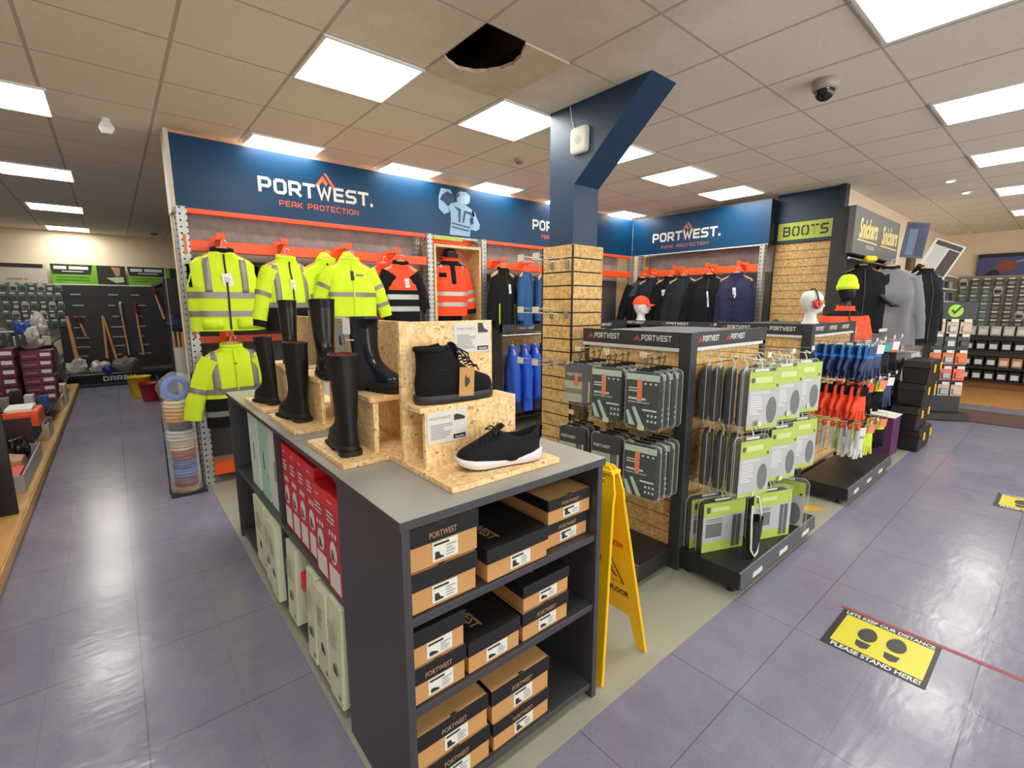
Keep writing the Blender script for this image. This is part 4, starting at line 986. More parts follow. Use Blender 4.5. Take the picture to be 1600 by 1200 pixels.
cb = [(2.74, 2.99, .40, .52, 'farthest pale sage boot box at the foot of the unit'), (2.585, 2.73, .395, .51, 'second pale sage boot box, below the mint boxes'), (2.43, 2.575, .40, .50, 'third pale sage boot box, just beyond the divider'),
      (2.18, 2.33, .38, .515, 'pale sage boot box standing apart, just this side of the divider'), (2.0, 2.12, .37, .57, 'pale sage box set back in shadow beside a red disc'), (1.87, 1.985, .395, .505, 'pale sage boot box below the tall red ones'), (1.73, 1.86, .38, .51, 'pale sage boot box below the shorter red ones'), (1.575, 1.715, .40, .505, 'nearest pale sage boot box, beside the bookcase panel')]
for i, (y0, y1, h, xf, lab) in enumerate(cb):
    paleboot(lab, y0, y1, .063, h, xf, SAGE, 'pale sage boot boxes', lean=.012 if i % 2 else .0)
t = solo(MB().lathe([(.001, 0), (.045, 0), (.045, .02), (.001, .02)], 24), 'red_disc', RED, 'small red disc caught between the pale sage boot boxes', 'disc'); t.location = (.545, 2.155, .29); t.rotation_euler = (0, PI / 2, 0)
# ---------------------------------------------------------------- OSB step displays
t = thing('step_display', 'OSB step display holding the safety boot and trainer, nearest the camera', 'display stand', (.94, 1.29, 1.0))
def O_(n, *a): return MB().box(*a).build(n, OSB, t, .001)
O_('base_board', .715, 1.165, 1.125, 1.535, 1.001, 1.019); O_('riser', .738, 1.122, 1.317, 1.335, 1.019, 1.208); O_('step_board', .722, 1.122, 1.317, 1.437, 1.208, 1.226); O_('back_board', .72, 1.105, 1.437, 1.455, 1.019, 1.497)
def pricecard(label, x0, x1, z0, z1, y, kind, seed):
    t = thing('price_card', label, 'price card', ((x0 + x1) / 2, y, z0))
    MB().box(x0, x1, y - .003, y - .0005, z0, z1).build('card', mat('card_grey', '#cfcfc8', .55), t)
    w = x1 - x0; h = z1 - z0; m = MB()
    put_text(m, text_geo('PORTWEST', .01), (x0 + w * .08, y - .003, z0 + h * .76), (1, 0, 0), LU, width=w * .5, height=h * .08, off=.0008)
    stripes(m, (x0 + w * .08, y - .003, z0 + h * .12), (1, 0, 0), LU, w * .55, h * .5, 8, .0008, seed); m.build('print', mat('card_print', '#8d8f94', .55), t)
    m = MB(); shoe_icon(m, (x0 + w * .66, y - .0032, z0 + h * .66), (1, 0, 0), LU, w * .28, kind); m.build('shoe_picture', LABK, t)
    m = MB(); m.box(x0 + w * .64, x0 + w * .95, y - .0045, y - .003, z0 + h * .06, z0 + h * .20); b = m.build('brand_block', BLACK, t)
    m = MB(); put_text(m, text_geo('Steelite', .015), (x0 + w * .68, y - .0045, z0 + h * .09), (1, 0, 0), LU, width=w * .23, height=h * .07, off=.0008); m.build('brand_lettering', OFFW, b)
pricecard('grey price card with a boot picture, pinned at the top of the nearest OSB display', .932, 1.092, 1.381, 1.489, 1.437, 'boot', 1)
pricecard('grey price card with a shoe picture on the riser of the nearest OSB display', .744, .90, 1.100, 1.206, 1.317, 'shoe', 2)
def stepx(label, y0, y1, card=False):
    global t
    t = thing('step_display', label, 'display stand', (.74, (y0 + y1) / 2, .996))
    O_('base_board', .548, .95, y0, y1, .997, 1.015); O_('riser', .69, .708, y0 + .06, y1, 1.015, 1.205); O_('step_board', .678, .86, y0 + .055, y1, 1.205, 1.223); O_('back_board', .86, .878, y0 + .05, y1, 1.015, 1.49)
stepx('OSB step display holding the dark navy wellington, second from the camera', 1.545, 1.945)
stepx('OSB step display with the white-crested black wellington, third from the camera', 2.12, 2.56)
stepx('OSB step display farthest along the counter', 2.67, 3.11)
t = thing('price_card', 'small pale price card with a boot outline on the third OSB display', 'price card', (.858, 2.40, 1.34))
MB().box(.8565, .859, 2.28, 2.42, 1.33, 1.46).build('card', mat('card_bluegrey', '#c4cdd0', .55), t)
m = MB(); shoe_icon(m, (.8563, 2.36, 1.36), LP_, LU, .04, 'boot'); shoe_icon(m, (.8563, 2.36, 1.385), LP_, LU, .026, 'boot'); m.build('boot_picture', LABK, t)
# ---------------------------------------------------------------- footwear
def slice_ring(z, xb, xf, hw, n=30, ball=.0, ex=2.35, dz=0.0):
    R = []
    for k in range(n):
        a = 2 * PI * k / n; c, s_ = math.cos(a), math.sin(a)
        x = (xb + xf) / 2 + (xf - xb) / 2 * math.copysign(abs(c) ** (2 / ex), c)
        u = (x - xb) / (xf - xb)
        y = hw * math.copysign(abs(s_) ** (2 / ex), s_) * (1 + ball * (math.sin(u * PI * 1.0 + .2) * .0 + (.12 if u > .62 else 0) * 0 + ball * (u - .5)))
        R.append((x, y, z + dz * u))
    return R
RUB = mat('black_rubber', '#0f1011', 0.3); RUBM = mat('matt_black_rubber', '#121314', 0.5, spec=.35); NAVR = mat('navy_rubber', '#171d2b', 0.22); REDL = mat('red_lining', '#a81d2e', 0.7); GREYL = mat('grey_lining', '#5a5a58', .8)
SOLEM = mat('black_sole', '#131313', 0.6)
def wellington(label, loc, rot, rub=RUB, lining=None, h=.36, crest=None, sc=1.0, lean=0.0, slim=(.86, .78)):
    t = thing('wellington_boot', label, 'wellington boot')
    S = [(.018, -.05, .222, .046), (.03, -.053, .232, .051), (.045, -.054, .234, .0525), (.058, -.054, .228, .052), (.068, -.054, .215, .050), (.077, -.053, .194, .048), (.086, -.052, .17, .0465), (.096, -.051, .146, .0455), (.108, -.05, .124, .045), (.122, -.05, .106, .0455), (.14, -.051, .092, .047), (.165, -.053, .083, .049), (.20, -.056, .08, .052), (.25, -.061, .081, .056), (.29, -.063, .083, .059), (h - .012, -.065, .086, .062), (h - .006, -.067, .088, .064), (h, -.067, .088, .064)]
    sh = lambda z: lean * max(0, z - .12)
    m = MB(); R = [[(p[0] + sh(z), p[1], p[2]) for p in slice_ring(z, a, b, w)] for z, a, b, w in S]
    R += [[(p[0] + sh(h), p[1], p[2]) for p in slice_ring(h, -.061, .082, .058)], [(p[0] + sh(h - .02), p[1], p[2]) for p in slice_ring(h - .02, -.06, .08, .057)]]
    m.loft(R, True, False); m.build('shaft', rub, t)
    m = MB(); m.loft([[(p[0] + sh(z), p[1], p[2]) for p in slice_ring(z, a, b, w)] for z, a, b, w in ((.16, -.045, .072, .042), (.25, -.055, .074, .05), (h - .004, -.0605, .081, .0575))], True, False); m.build('lining', lining or GREYL, t)
    m = MB(); m.loft([slice_ring(z, -.058 - o, .238 + o, .055 + o) for z, o in ((.016, 0), (.02, .002), (.036, .002), (.04, 0))]); m.loft([slice_ring(z, -.058, .035, .052, ex=3) for z in (0, .018)]); m.loft([slice_ring(z, .072, .238, .054, ex=2.8) for z in (.0, .018)])
    for k in range(5): m.box(.085 + k * .03, .1 + k * .03, -.056, .056, .002, .016)
    m.build('sole', SOLEM, t)
    m = MB(); m.loft([[(p[0] + sh(z), p[1], p[2]) for p in slice_ring(z, -.0645, .0855, .0605)] for z in (h - .05, h - .046)], False, False); m.build('rim_band', rub, t)
    if crest: crest(t, h)
    t.location = loc; t.rotation_euler = (0, 0, rot); t.scale = (sc * slim[0], sc * slim[1], sc)
    return t
def crest_w(t, h):
    m = MB(); put_text(m, stroke_geo('W', 1.3), (-.02, -.0625, h - .085), (1, .05, 0), LU, width=.04, height=.03, off=.002); m.build('crest', OFFW, t)
def crest_lab(t, h):
    m = MB(); m.box(-.055, -.01, -.064, -.0615, h - .07, h - .005); m.build('paper_label', OFFW, t)
    m = MB(); m.box(-.04, .01, -.0615, -.06, h - .095, h - .09); m.build('white_rule', OFFW, t)
wellington('black wellington with a red lining, nearest the camera on the counter', (.615, 1.66, 1.0155), PI / 2 - .1, RUBM, REDL, .365, lean=.05)
wellington('black wellington with a wide red-lined top, second along the counter edge', (.635, 2.30, 1.0155), PI / 2 + .15, RUBM, REDL, .37, lean=.03)
wellington('plain black wellington farthest along the counter edge, leaning back', (.63, 2.80, 1.0155), PI / 2 + .25, RUBM, None, .37, lean=.28, slim=(.74, .62))
wellington('dark navy glossy wellington on the OSB step, toe to the camera side', (.742, 1.80, 1.2235), -PI / 2 + .35, NAVR, None, .30, crest_lab, sc=.95, slim=(.9, .84))
wellington('black wellington with a white crest on the third OSB step', (.762, 2.31, 1.2235), -PI / 2 - .15, RUB, None, .36, crest_w, slim=(.95, .9))
wellington('dark glossy wellington on the farthest OSB step', (.765, 2.90, 1.2235), -PI / 2 - .1, RUB, None, .36)
# trainers and boots ---------------------------------------------
SUEDE = mat('black_nubuck', '#0f0f11', 0.85, spec=.25, var=.25, vscale=20, bump=.3, bscale=120); MESHF = mat('black_knit', '#101116', 0.75, spec=.25, var=.3, vscale=40, bump=.4, bscale=200); WSOLE = mat('white_foam_sole', '#dcd9dd', 0.5); LACE = mat('black_lace', '#0e0e10', .7); RIM = mat('grey_rubber_sole', '#2b2b2c', .55)
t = thing('safety_boot', 'black lace-up safety boot with a kraft swing tag on the nearest OSB step', 'boot')
S = [(.022, -.05, .245, .048), (.04, -.054, .252, .053), (.058, -.055, .248, .054), (.072, -.055, .241, .053), (.082, -.054, .224, .051), (.092, -.052, .196, .049), (.103, -.05, .166, .046), (.118, -.048, .136, .044), (.135, -.047, .112, .0435), (.152, -.048, .096, .0435), (.168, -.05, .085, .044), (.182, -.05, .077, .043), (.19, -.046, .07, .040)]
m = MB(); m.loft([slice_ring(z, a, b, w, dz=.0) for z, a, b, w in S] + [slice_ring(.19, -.038, .06, .032), slice_ring(.15, -.036, .064, .03)], True, True); m.build('upper', SUEDE, t)
m = MB(); m.loft([slice_ring(z, -.058 - o, .252 + o, .0545 + o) for z, o in ((.0, -.003), (.006, .002), (.024, .004), (.03, .002))]); m.build('sole', RIM, t)
m = MB(); m.tube([(-.047, 0, .182), (-.042, -.022, .182), (-.02, -.036, .181), (.02, -.04, .18), (.055, -.03, .188)], .010, 10); m.tube([(-.047, 0, .182), (-.042, .022, .182), (-.02, .036, .181), (.02, .04, .18), (.055, .03, .188)], .010, 10); m.build('padded_collar', SUEDE, t)
m = MB(); m.loft([[(.085 + .02 * (1 - k / 3) + sx * .0, sy, .12 + .026 * k + .006 * (1 - abs(sy) / .028)) for sy in (-.028, -.014, 0, .014, .028) for sx in (0,)] for k in range(4)], False, False, closed=False); m.build('tongue', SUEDE, t)
m = MB()
for k in range(6):
    z = .102 + .015 * k; x = .168 - .022 * k if k < 4 else .112 - .006 * k
    m.tube([(x + .012, -.03, z), (x + .022, 0, z + .014), (x + .004, .03, z + .012)], .003, 6); m.tube([(x + .012, .03, z), (x + .022, 0, z + .012), (x + .004, -.03, z + .012)], .003, 6)
m.tube([(.10, -.02, .182), (.125, -.045, .165), (.13, -.05, .14), (.115, -.052, .155), (.10, -.02, .182)], .003, 6)
m.build('laces', LACE, t)
m = MB(); m.box(.045, .155, -.0535, -.0525, .02, .021)
g = MB(); g.M = Matrix.Translation((.105, -.064, .022)) @ Matrix.Rotation(.05, 4, 'Y'); g.box(-.03, .03, -.0015, 0, 0, .098); g.m(1); g.M = g.M
peak = [(-.008, .03), (.004, .035), (.014, .05), (.008, .055), (.012, .066), (.0, .06), (-.004, .075), (-.01, .06)]
g.add([(p[0], -.0025, p[1]) for p in peak], [tuple(range(len(peak)))], False); g.m(0)
tg = g.build('swing_tag', [KRAFT, LABK], t); g = MB(); g.tube([(.105, -.062, .118), (.118, -.03, .14)], .001, 4); g.build('tag_cord', LACE, tg)
m = MB(); m.box(.0, .05, -.0495, -.048, .115, .117); m.build('side_seam', LACE, t)
t.location = (.795, 1.375, 1.2265); t.rotation_euler = (0, 0, -.04); t.scale = (.98, .98, 1)
def dipped(r, z):
    k = max(0, (z - .066) / .046); xs = [p[0] for p in r]; a, b = min(xs), max(xs)
    return [(p[0], p[1], p[2] - k * .024 * math.sin(PI * min(1, max(0, (p[0] - a) / (b - a)))) + k * .004) for p in r]
t = thing('trainer', 'black knitted trainer with a thick white sole at the front of the counter', 'shoe')
S = [(.016, -.05, .244, .045), (.03, -.053, .25, .0495), (.044, -.054, .247, .0495), (.056, -.054, .240, .049), (.065, -.054, .226, .047), (.075, -.054, .202, .045), (.086, -.054, .172, .042), (.096, -.055, .145, .040), (.106, -.056, .118, .038), (.112, -.056, .108, .036)]
m = MB(); m.loft([dipped(slice_ring(z, a, b, w, ex=2.9), z) for z, a, b, w in S] + [dipped(slice_ring(.110, -.047, .094, .028), .11), slice_ring(.07, -.04, .1, .026)], True, True); m.build('upper', MESHF, t)
R = []
for z, o, tp_ in ((.0, -.006, 0), (.010, .003, 0), (.023, .005, 1), (.031, .002, 1)):
    r = slice_ring(z, -.06 - o, .252 + o, .048 + o, ex=3.0)
    R.append([(p[0], p[1] * (1 - .18 * math.exp(-((p[0] - .08) / .05) ** 2)), p[2] + (.022 * max(0, (p[0] - .17) / .08) ** 2 if z < .02 else .012 * max(0, (p[0] - .17) / .08) ** 1.5) + (.014 * max(0, (.0 - p[0]) / .06) if tp_ else .0)) for p in r])
m = MB(); m.loft(R); m.build('midsole', WSOLE, t); m = MB(); m.loft([[(p[0] * .97 + .003, p[1] * .93, p[2] - .0035) for p in R[0]], [(p[0] * .985 + .001, p[1] * .97, p[2] + .0005) for p in R[0]]]); m.build('outsole', SOLEM, t)
m = MB(); m.loft([[(x, y_, z + (.01 - abs(y_) * .3)) for y_ in (-.024, -.012, 0, .012, .024)] for x, z in ((.185, .075), (.155, .088), (.125, .104), (.10, .122), (.086, .130))], False, False, closed=False); m.build('tongue', MESHF, t)
m = MB()
for k in range(6):
    x = .185 - k * .015; z = .076 + k * .0075
    m.tube([(x, -.028, z - .004), (x - .006, 0, z + .012), (x - .004, .028, z - .004)], .0035, 6)
m.tube([(.108, -.0, .122), (.115, -.03, .126), (.13, -.042, .112), (.12, -.02, .118)], .003, 6); m.tube([(.108, 0, .122), (.115, .03, .126), (.13, .042, .112)], .003, 6)
m.build('laces', LACE, t)
m = MB(); m.loft([[(x - .052, y_, z) for y_ in (-.02, 0, .02)] for x, z in ((.002, .06), (-.004, .09), (-.010, .118), (-.004, .12))], False, False, closed=False); m.build('heel_tab', MESHF, t)
m = MB()
for k in range(4): m.tube([(.05 + .03 * k, -.046, .05), (.06 + .027 * k, -.043, .07)], .004, 6)
m.build('side_lattice', mat('grey_knit', '#3a3b45', .7), t)
t.location = (1.05, 1.185, 1.0235); t.rotation_euler = (0, 0, PI - .22)
# ================================================================ wet floor sign
YEL = mat('safety_yellow_plastic', '#f5c60a', 0.4, var=.03); REDP = mat('red_sign_print', '#c0321c', .5)
t = thing('wet_floor_sign', 'yellow folding wet floor caution sign standing by the right end of the counter', 'floor sign', (1.54, 1.22, 0))
def signpanel(x_b, x_t, nm):
    # panel in a leaning plane: bottom at x_b (z 0), top at x_t (z .88); width along y narrows upward
    def pt(y, z, o=0): return (x_b + (x_t - x_b) * z / .88 + o, y, z)
    yc = 1.235
    out = [(-.165, 0), (-.115, 0), (-.085, .16), (.085, .16), (.115, 0), (.165, 0), (.10, .74), (.10, .80), (.085, .87), (.06, .895), (-.06, .895), (-.085, .87), (-.10, .80), (-.10, .74)]
    m = MB(); n = len(out)
    d = .010
    v = [pt(yc + p[0], p[1], -d / 2) for p in out] + [pt(yc + p[0], p[1], d / 2) for p in out]
    idx = [tuple([0, 1, 2, 13]), tuple([2, 3, 6, 13]), tuple([3, 4, 5, 6]), (6, 7, 12, 13)]
    fs = []
    for q in idx: fs += [tuple(q), tuple(n + i for i in q[::-1])]
    # top with a hand slot: four strips round the opening
    hs = [(-.045, .815), (.045, .815), (.045, .855), (-.045, .855)]
    b0 = len(v); v += [pt(yc + p[0], p[1], -d / 2) for p in hs] + [pt(yc + p[0], p[1], d / 2) for p in hs]
    for q in ((12, 7, b0 + 1, b0), (7, 8, 9, b0 + 2), (7, b0 + 2, b0 + 1), (9, 10, b0 + 3, b0 + 2), (10, 11, 12, b0 + 3), (12, b0, b0 + 3)):
        fs.append(tuple(q)); fs.append(tuple((i + 4 if i >= b0 else i + n) for i in q[::-1]))
    for i in range(n): fs.append((i, n + i, n + (i + 1) % n, (i + 1) % n))
    for i in range(4): fs.append((b0 + i, b0 + (i + 1) % 4, b0 + 4 + (i + 1) % 4, b0 + 4 + i))
    m.add(v, fs, False); pa = m.build(nm, YEL, t, .002)
    m = MB()
    for s_ in (-1, 1):
        m.tube([pt(yc + s_ * .160, .005), pt(yc + s_ * .098, .74), pt(yc + s_ * .098, .80)], .0075, 6)
    m.build('stiffening_rib', YEL, pa)
    for side in (-1, 1):
        R = (0, -side * -1, 0) if False else ((0, -1, 0) if side < 0 else (0, 1, 0))
        up = Vector(((x_t - x_b) / .88, 0, 1)).normalized(); o = side * (d / 2)
        sg = (1 if side > 0 else -1)
        def place(mb, geo, z, w, h):
            W = w; org = pt(yc - sg * W / 2, z, o); put_text(mb, geo, org, R, up, width=W, height=h, off=.0015)
        m = MB(); place(m, stroke_geo('CAUTION', 1.3, 1.0), .50, .16, .028); m.build('caution_lettering', REDP, pa)
        m = MB(); place(m, text_geo('WET FLOOR', .03), .255, .19, .03)
        tri = lambda s: [(-.075 * s, .315 + .012 * (1 - s)), (.075 * s, .315 + .012 * (1 - s)), (0, .315 + .135 * (.5 + .5 * s) )]
        a_, b_, c_ = tri(1), tri(.86), tri(.72)
        for A, B in ((a_, b_),):
            for i in range(3):
                j = (i + 1) % 3
                m.add([tuple(Vector(pt(yc + sg * q[0], q[1], o)) + Vector((side * .0015, 0, 0))) for q in (A[i], A[j], B[j], B[i])], [(0, 1, 2, 3)], False)
        fig = [[(-.02, .335), (-.012, .335), (.0, .36), (-.006, .365)], [(.0, .36), (.03, .34), (.034, .345), (.004, .372)], [(-.006, .362), (.006, .37), (-.004, .395), (-.014, .39)], [(-.012, .39), (.014, .375), (.016, .38), (-.008, .398)]]
        for P in fig: m.add([tuple(Vector(pt(yc + sg * q[0] * 1.1, q[1], o)) + Vector((side * .0015, 0, 0))) for q in P], [(0, 1, 2, 3)], False)
        m.add([tuple(Vector(pt(yc + sg * (-.014 + .009 * math.cos(k * PI / 6)), .406 + .009 * math.sin(k * PI / 6), o)) + Vector((side * .0015, 0, 0))) for k in range(12)], [tuple(range(12))], False)
        m.build('warning_symbol', LABK, pa)
    return pa
signpanel(1.385, 1.515, 'front_leaf'); signpanel(1.69, 1.545, 'rear_leaf')
MB().box(1.50, 1.56, 1.15, 1.32, .862, .878).build('hinge', YEL, t, .003)

# ================================================================ OSB islands
def island(label, x0, x1, y0, y1, wing):
    t = thing('gondola', label, 'display island', ((x0 + x1) / 2, (y0 + y1) / 2, 0))
    H = 1.405
    B = lambda n, m, bv, *a: MB().box(*a).build(n, m, t, bv)
    B('corner_post', CHAR, .003, x0 - .02, x0 + .05, y0 - .06, y0 + .012, .004, H)
    B('corner_post', CHAR, .003, x1 - .05, x1, y0 - .02, y0 + .03, .004, H)
    B('corner_post', CHAR, .003, x0 - .0, x0 + .04, y1 - .04, y1, .004, H)
    B('corner_post', CHAR, .003, x1 - .04, x1, y1 - .04, y1, .004, H)
    for k in range(12):
        z1 = 1.305 - k * .1; z0 = z1 - .094
        m = MB(); m.box(x0 + .05, x1 - .05, y0 + .002, y0 + .02, z0, z1); m.build('slat_board', OSBP, t)
        m = MB(); m.box(x0 + .002, x0 + .02, y0 + .012, y1 - .04, z0, z1); m.build('slat_board', OSBP, t)
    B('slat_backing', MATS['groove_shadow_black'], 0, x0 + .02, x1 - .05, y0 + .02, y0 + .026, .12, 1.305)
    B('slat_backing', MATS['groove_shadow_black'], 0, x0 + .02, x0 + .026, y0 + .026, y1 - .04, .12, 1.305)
    B('rear_panel', CHAR, 0, x1 - .02, x1 - .004, y0 + .03, y1 - .04, .12, 1.305); B('rear_panel', CHAR, 0, x0 + .04, x1 - .04, y1 - .02, y1 - .004, .12, 1.305)
    B('top_shelf', CHAR, .002, x0, x1, y0, y1, 1.375, 1.39)
    B('header', CHAR, .002, x0 + .05, x1, y0 - .022, y0 - .002, 1.318, H); B('header', CHAR, .002, x0 - .02, x0 - .002, y0 + .012, y1, 1.318, H)
    B('ticket_strip', mat('pale_ticket_strip', '#d4d6d4', .4), 0, x0 + .05, x1, y0 - .02, y0 - .004, 1.296, 1.316); B('ticket_strip', MATS['pale_ticket_strip'], 0, x0 - .018, x0 - .004, y0 + .012, y1, 1.296, 1.316)
    m = MB(); e = MB()
    for k in range(3 if wing else 4):
        xx = x0 + .17 + .34 * k
        if xx + .2 > x1: break
        put_text(m, PORTW2, (xx, y0 - .022, 1.343), (1, 0, 0), LU, width=.19, height=.034, off=.0015); peak_logo(e, (xx - .055, y0 - .022, 1.343), (1, 0, 0), LU, .034, .0015)
    for k in range(3):
        yy = y1 - .10 - .36 * k
        if yy - .22 < y0: break
        put_text(m, PORTW2, (x0 - .02, yy, 1.345), (0, -1, 0), LU, width=.2, height=.034, off=.0015); peak_logo(e, (x0 - .02, yy + .058, 1.345), (0, -1, 0), LU, .034, .0015)
    m.build('header_lettering', OFFW, t); e.build('header_emblem', MATS['red_orange_print'], t)
    # plinths
    def plinth(a, b, c, d, axis):
        p = MB(); p.box(a, b, c, d, .045, .145); o = p.build('plinth', BLACKM, t, .002)
        m = MB()
        if axis == 'y': m.prism([(c - .012, .06), (c - .002, .06), (c - .002, .142), (c - .006, .142)], a, b, 'x')
        else: m.prism([(a - .012, .06), (a - .002, .06), (a - .002, .142), (a - .006, .142)], c, d, 'y')
        m.build('ticket_channel', mat('ticket_channel_grey', '#4c5056', .3), o)
        m = MB()
        if axis == 'y': m.box(a, b, c - .004, c + .002, .143, .149)
        else: m.box(a - .004, a + .002, c, d, .143, .149)
        m.build('silver_edge', STEEL, o)
        TW = []
        if axis == 'y':
            xx = a + .14
            while xx < b - .14: TW.append((xx, xx + .12, c - .0135, c - .0105, .072, .10)); xx += .36
        else:
            yy = c + .12
            while yy < d - .1: TW.append((a - .0135, a - .0105, yy, yy + .1, .072, .10)); yy += .36
        for q in TW: MB().box(*q).build('shelf_ticket', MATS['pale_ticket_strip'], o)
        for fx in (a + .05, b - .05):
            for fy in (c + .06, d - .04): MB().cyl(fx, fy, .004, .045, .02, 12).build('foot', BLACKM, o)
    plinth(x0 - .01, x1 + .05, y0 - .41, y0 - .06, 'y')
    if wing: plinth(x0 - .36, x0 - .02, y0 - .02, y1, 'x')
    return t
island('nearer square OSB island of packed rainwear and lime-labelled packs', 2.42, 3.46, 1.40, 2.12, True)
island('farther square OSB island of hanging work gloves', 4.24, 5.50, 1.40, 2.12, False)
# yellow arrow tape on the floor between the islands
solo(MB().prism([(3.74, 1.31), (3.98, 1.11), (4.06, 1.07), (4.06, 1.15), (3.86, 1.37)], .003, .0045), 'floor_marker', mat('yellow_floor_tape', '#d9a81e', .5), 'yellow pointed marker stuck on the grey floor between the islands', 'floor marker')
# ---------------------------------------------------------------- pegs and packs
def pegx(label, x, y, z, ln, grp):      # pointing -x
    t = thing('peg', label, 'peg', (x, y, z), grp)
    m = MB(); m.tube([(x, y, z), (x - ln + .01, y, z), (x - ln, y, z + .012)], .003, 6); m.tube([(x, y, z + .03), (x - ln, y, z + .032)], .002, 6); m.build('rod', CHROME, t)
    MB().box(x - ln - .004, x - ln, y - .02, y + .02, z + .018, z + .045).build('ticket', MATS['ticket_cream'], t)
def pegy(label, x, y, z, ln, grp, tick=True):      # pointing -y
    t = thing('peg', label, 'peg', (x, y, z), grp)
    m = MB(); m.tube([(x, y, z), (x, y - ln + .01, z), (x, y - ln, z + .012)], .003, 6); m.tube([(x, y, z + .03), (x, y - ln, z + .032)], .002, 6); m.build('rod', CHROME, t)
    if tick: MB().box(x - .02, x + .02, y - ln - .004, y - ln, z + .018, z + .045).build('ticket', MATS['ticket_cream'], t)
def clearfilm():
    m = bpy.data.materials.new('clear_polybag'); m.use_nodes = True; MATS['clear_polybag'] = m
    nt = m.node_tree; b = nt.nodes['Principled BSDF']; b.inputs['Base Color'].default_value = (.93, .95, .93, 1); b.inputs['Roughness'].default_value = .12; b.inputs['Alpha'].default_value = .055; b.inputs['Specular IOR Level'].default_value = .8
    tc = N(nt, 'ShaderNodeTexCoord'); bp = N(nt, 'ShaderNodeBump'); bp.inputs['Strength'].default_value = .5; bp.inputs['Distance'].default_value = .02
    nt.links.new(noisef(nt, tc.outputs['Object'], 22, 3), bp.inputs['Height']); nt.links.new(bp.outputs[0], b.inputs['Normal'])
    return m
FILM = clearfilm()
TEAL = mat('dark_teal_card', '#293b40', .4); SLATE = mat('charcoal_card', '#2b2f34', .4); STICK = mat('salmon_sticker', '#e8845c', .5); PALES = mat('pale_mint_print', '#b9cfc4', .5)
LIMEC = mat('lime_green_card', '#a9bf3c', .5); GREYC = mat('grey_card', '#aeb2b6', .5); DGREY = mat('dark_grey_print', '#5c6064', .6); PADBK = mat('black_pad', '#151717', .8, var=.2, vscale=20); HOOKP = mat('clear_hook_plastic', '#dfe5dc', .3); GRASS = mat('print_olive', '#7d8466', .6); CARDW = mat('warm_grey_card', '#b9b4a8', .5)
def soft_slab(m, w, h, th, y=0.0, z1=-.03, rounds=.9):
    """puffy folded garment: loft of rounded rectangles through the thickness"""
    R = []
    for s_, yy in ((.86, th / 2), (.97, th * .3), (1, 0), (.97, -th * .3), (.86, -th / 2)):
        R.append([(p[0], y + yy, z1 - h / 2 + p[1]) for p in rrect(w / 2 * s_, h / 2 * (s_ * .5 + .5) * 1.0, min(w, h) * .12)])
    return m.loft(R)
def bag_edge(t, w, h, z1, y):
    P = rrect(w / 2, h / 2, min(w, h) * .14, 5); m = MB(); m.tube([(p[0], y, z1 - h / 2 + p[1]) for p in P + P[:1]], .0022, 5, False); m.build('sealed_edge', SEAL, t)
SEAL = mat('sealed_film_edge', '#dfe3da', .25, alpha=.4)
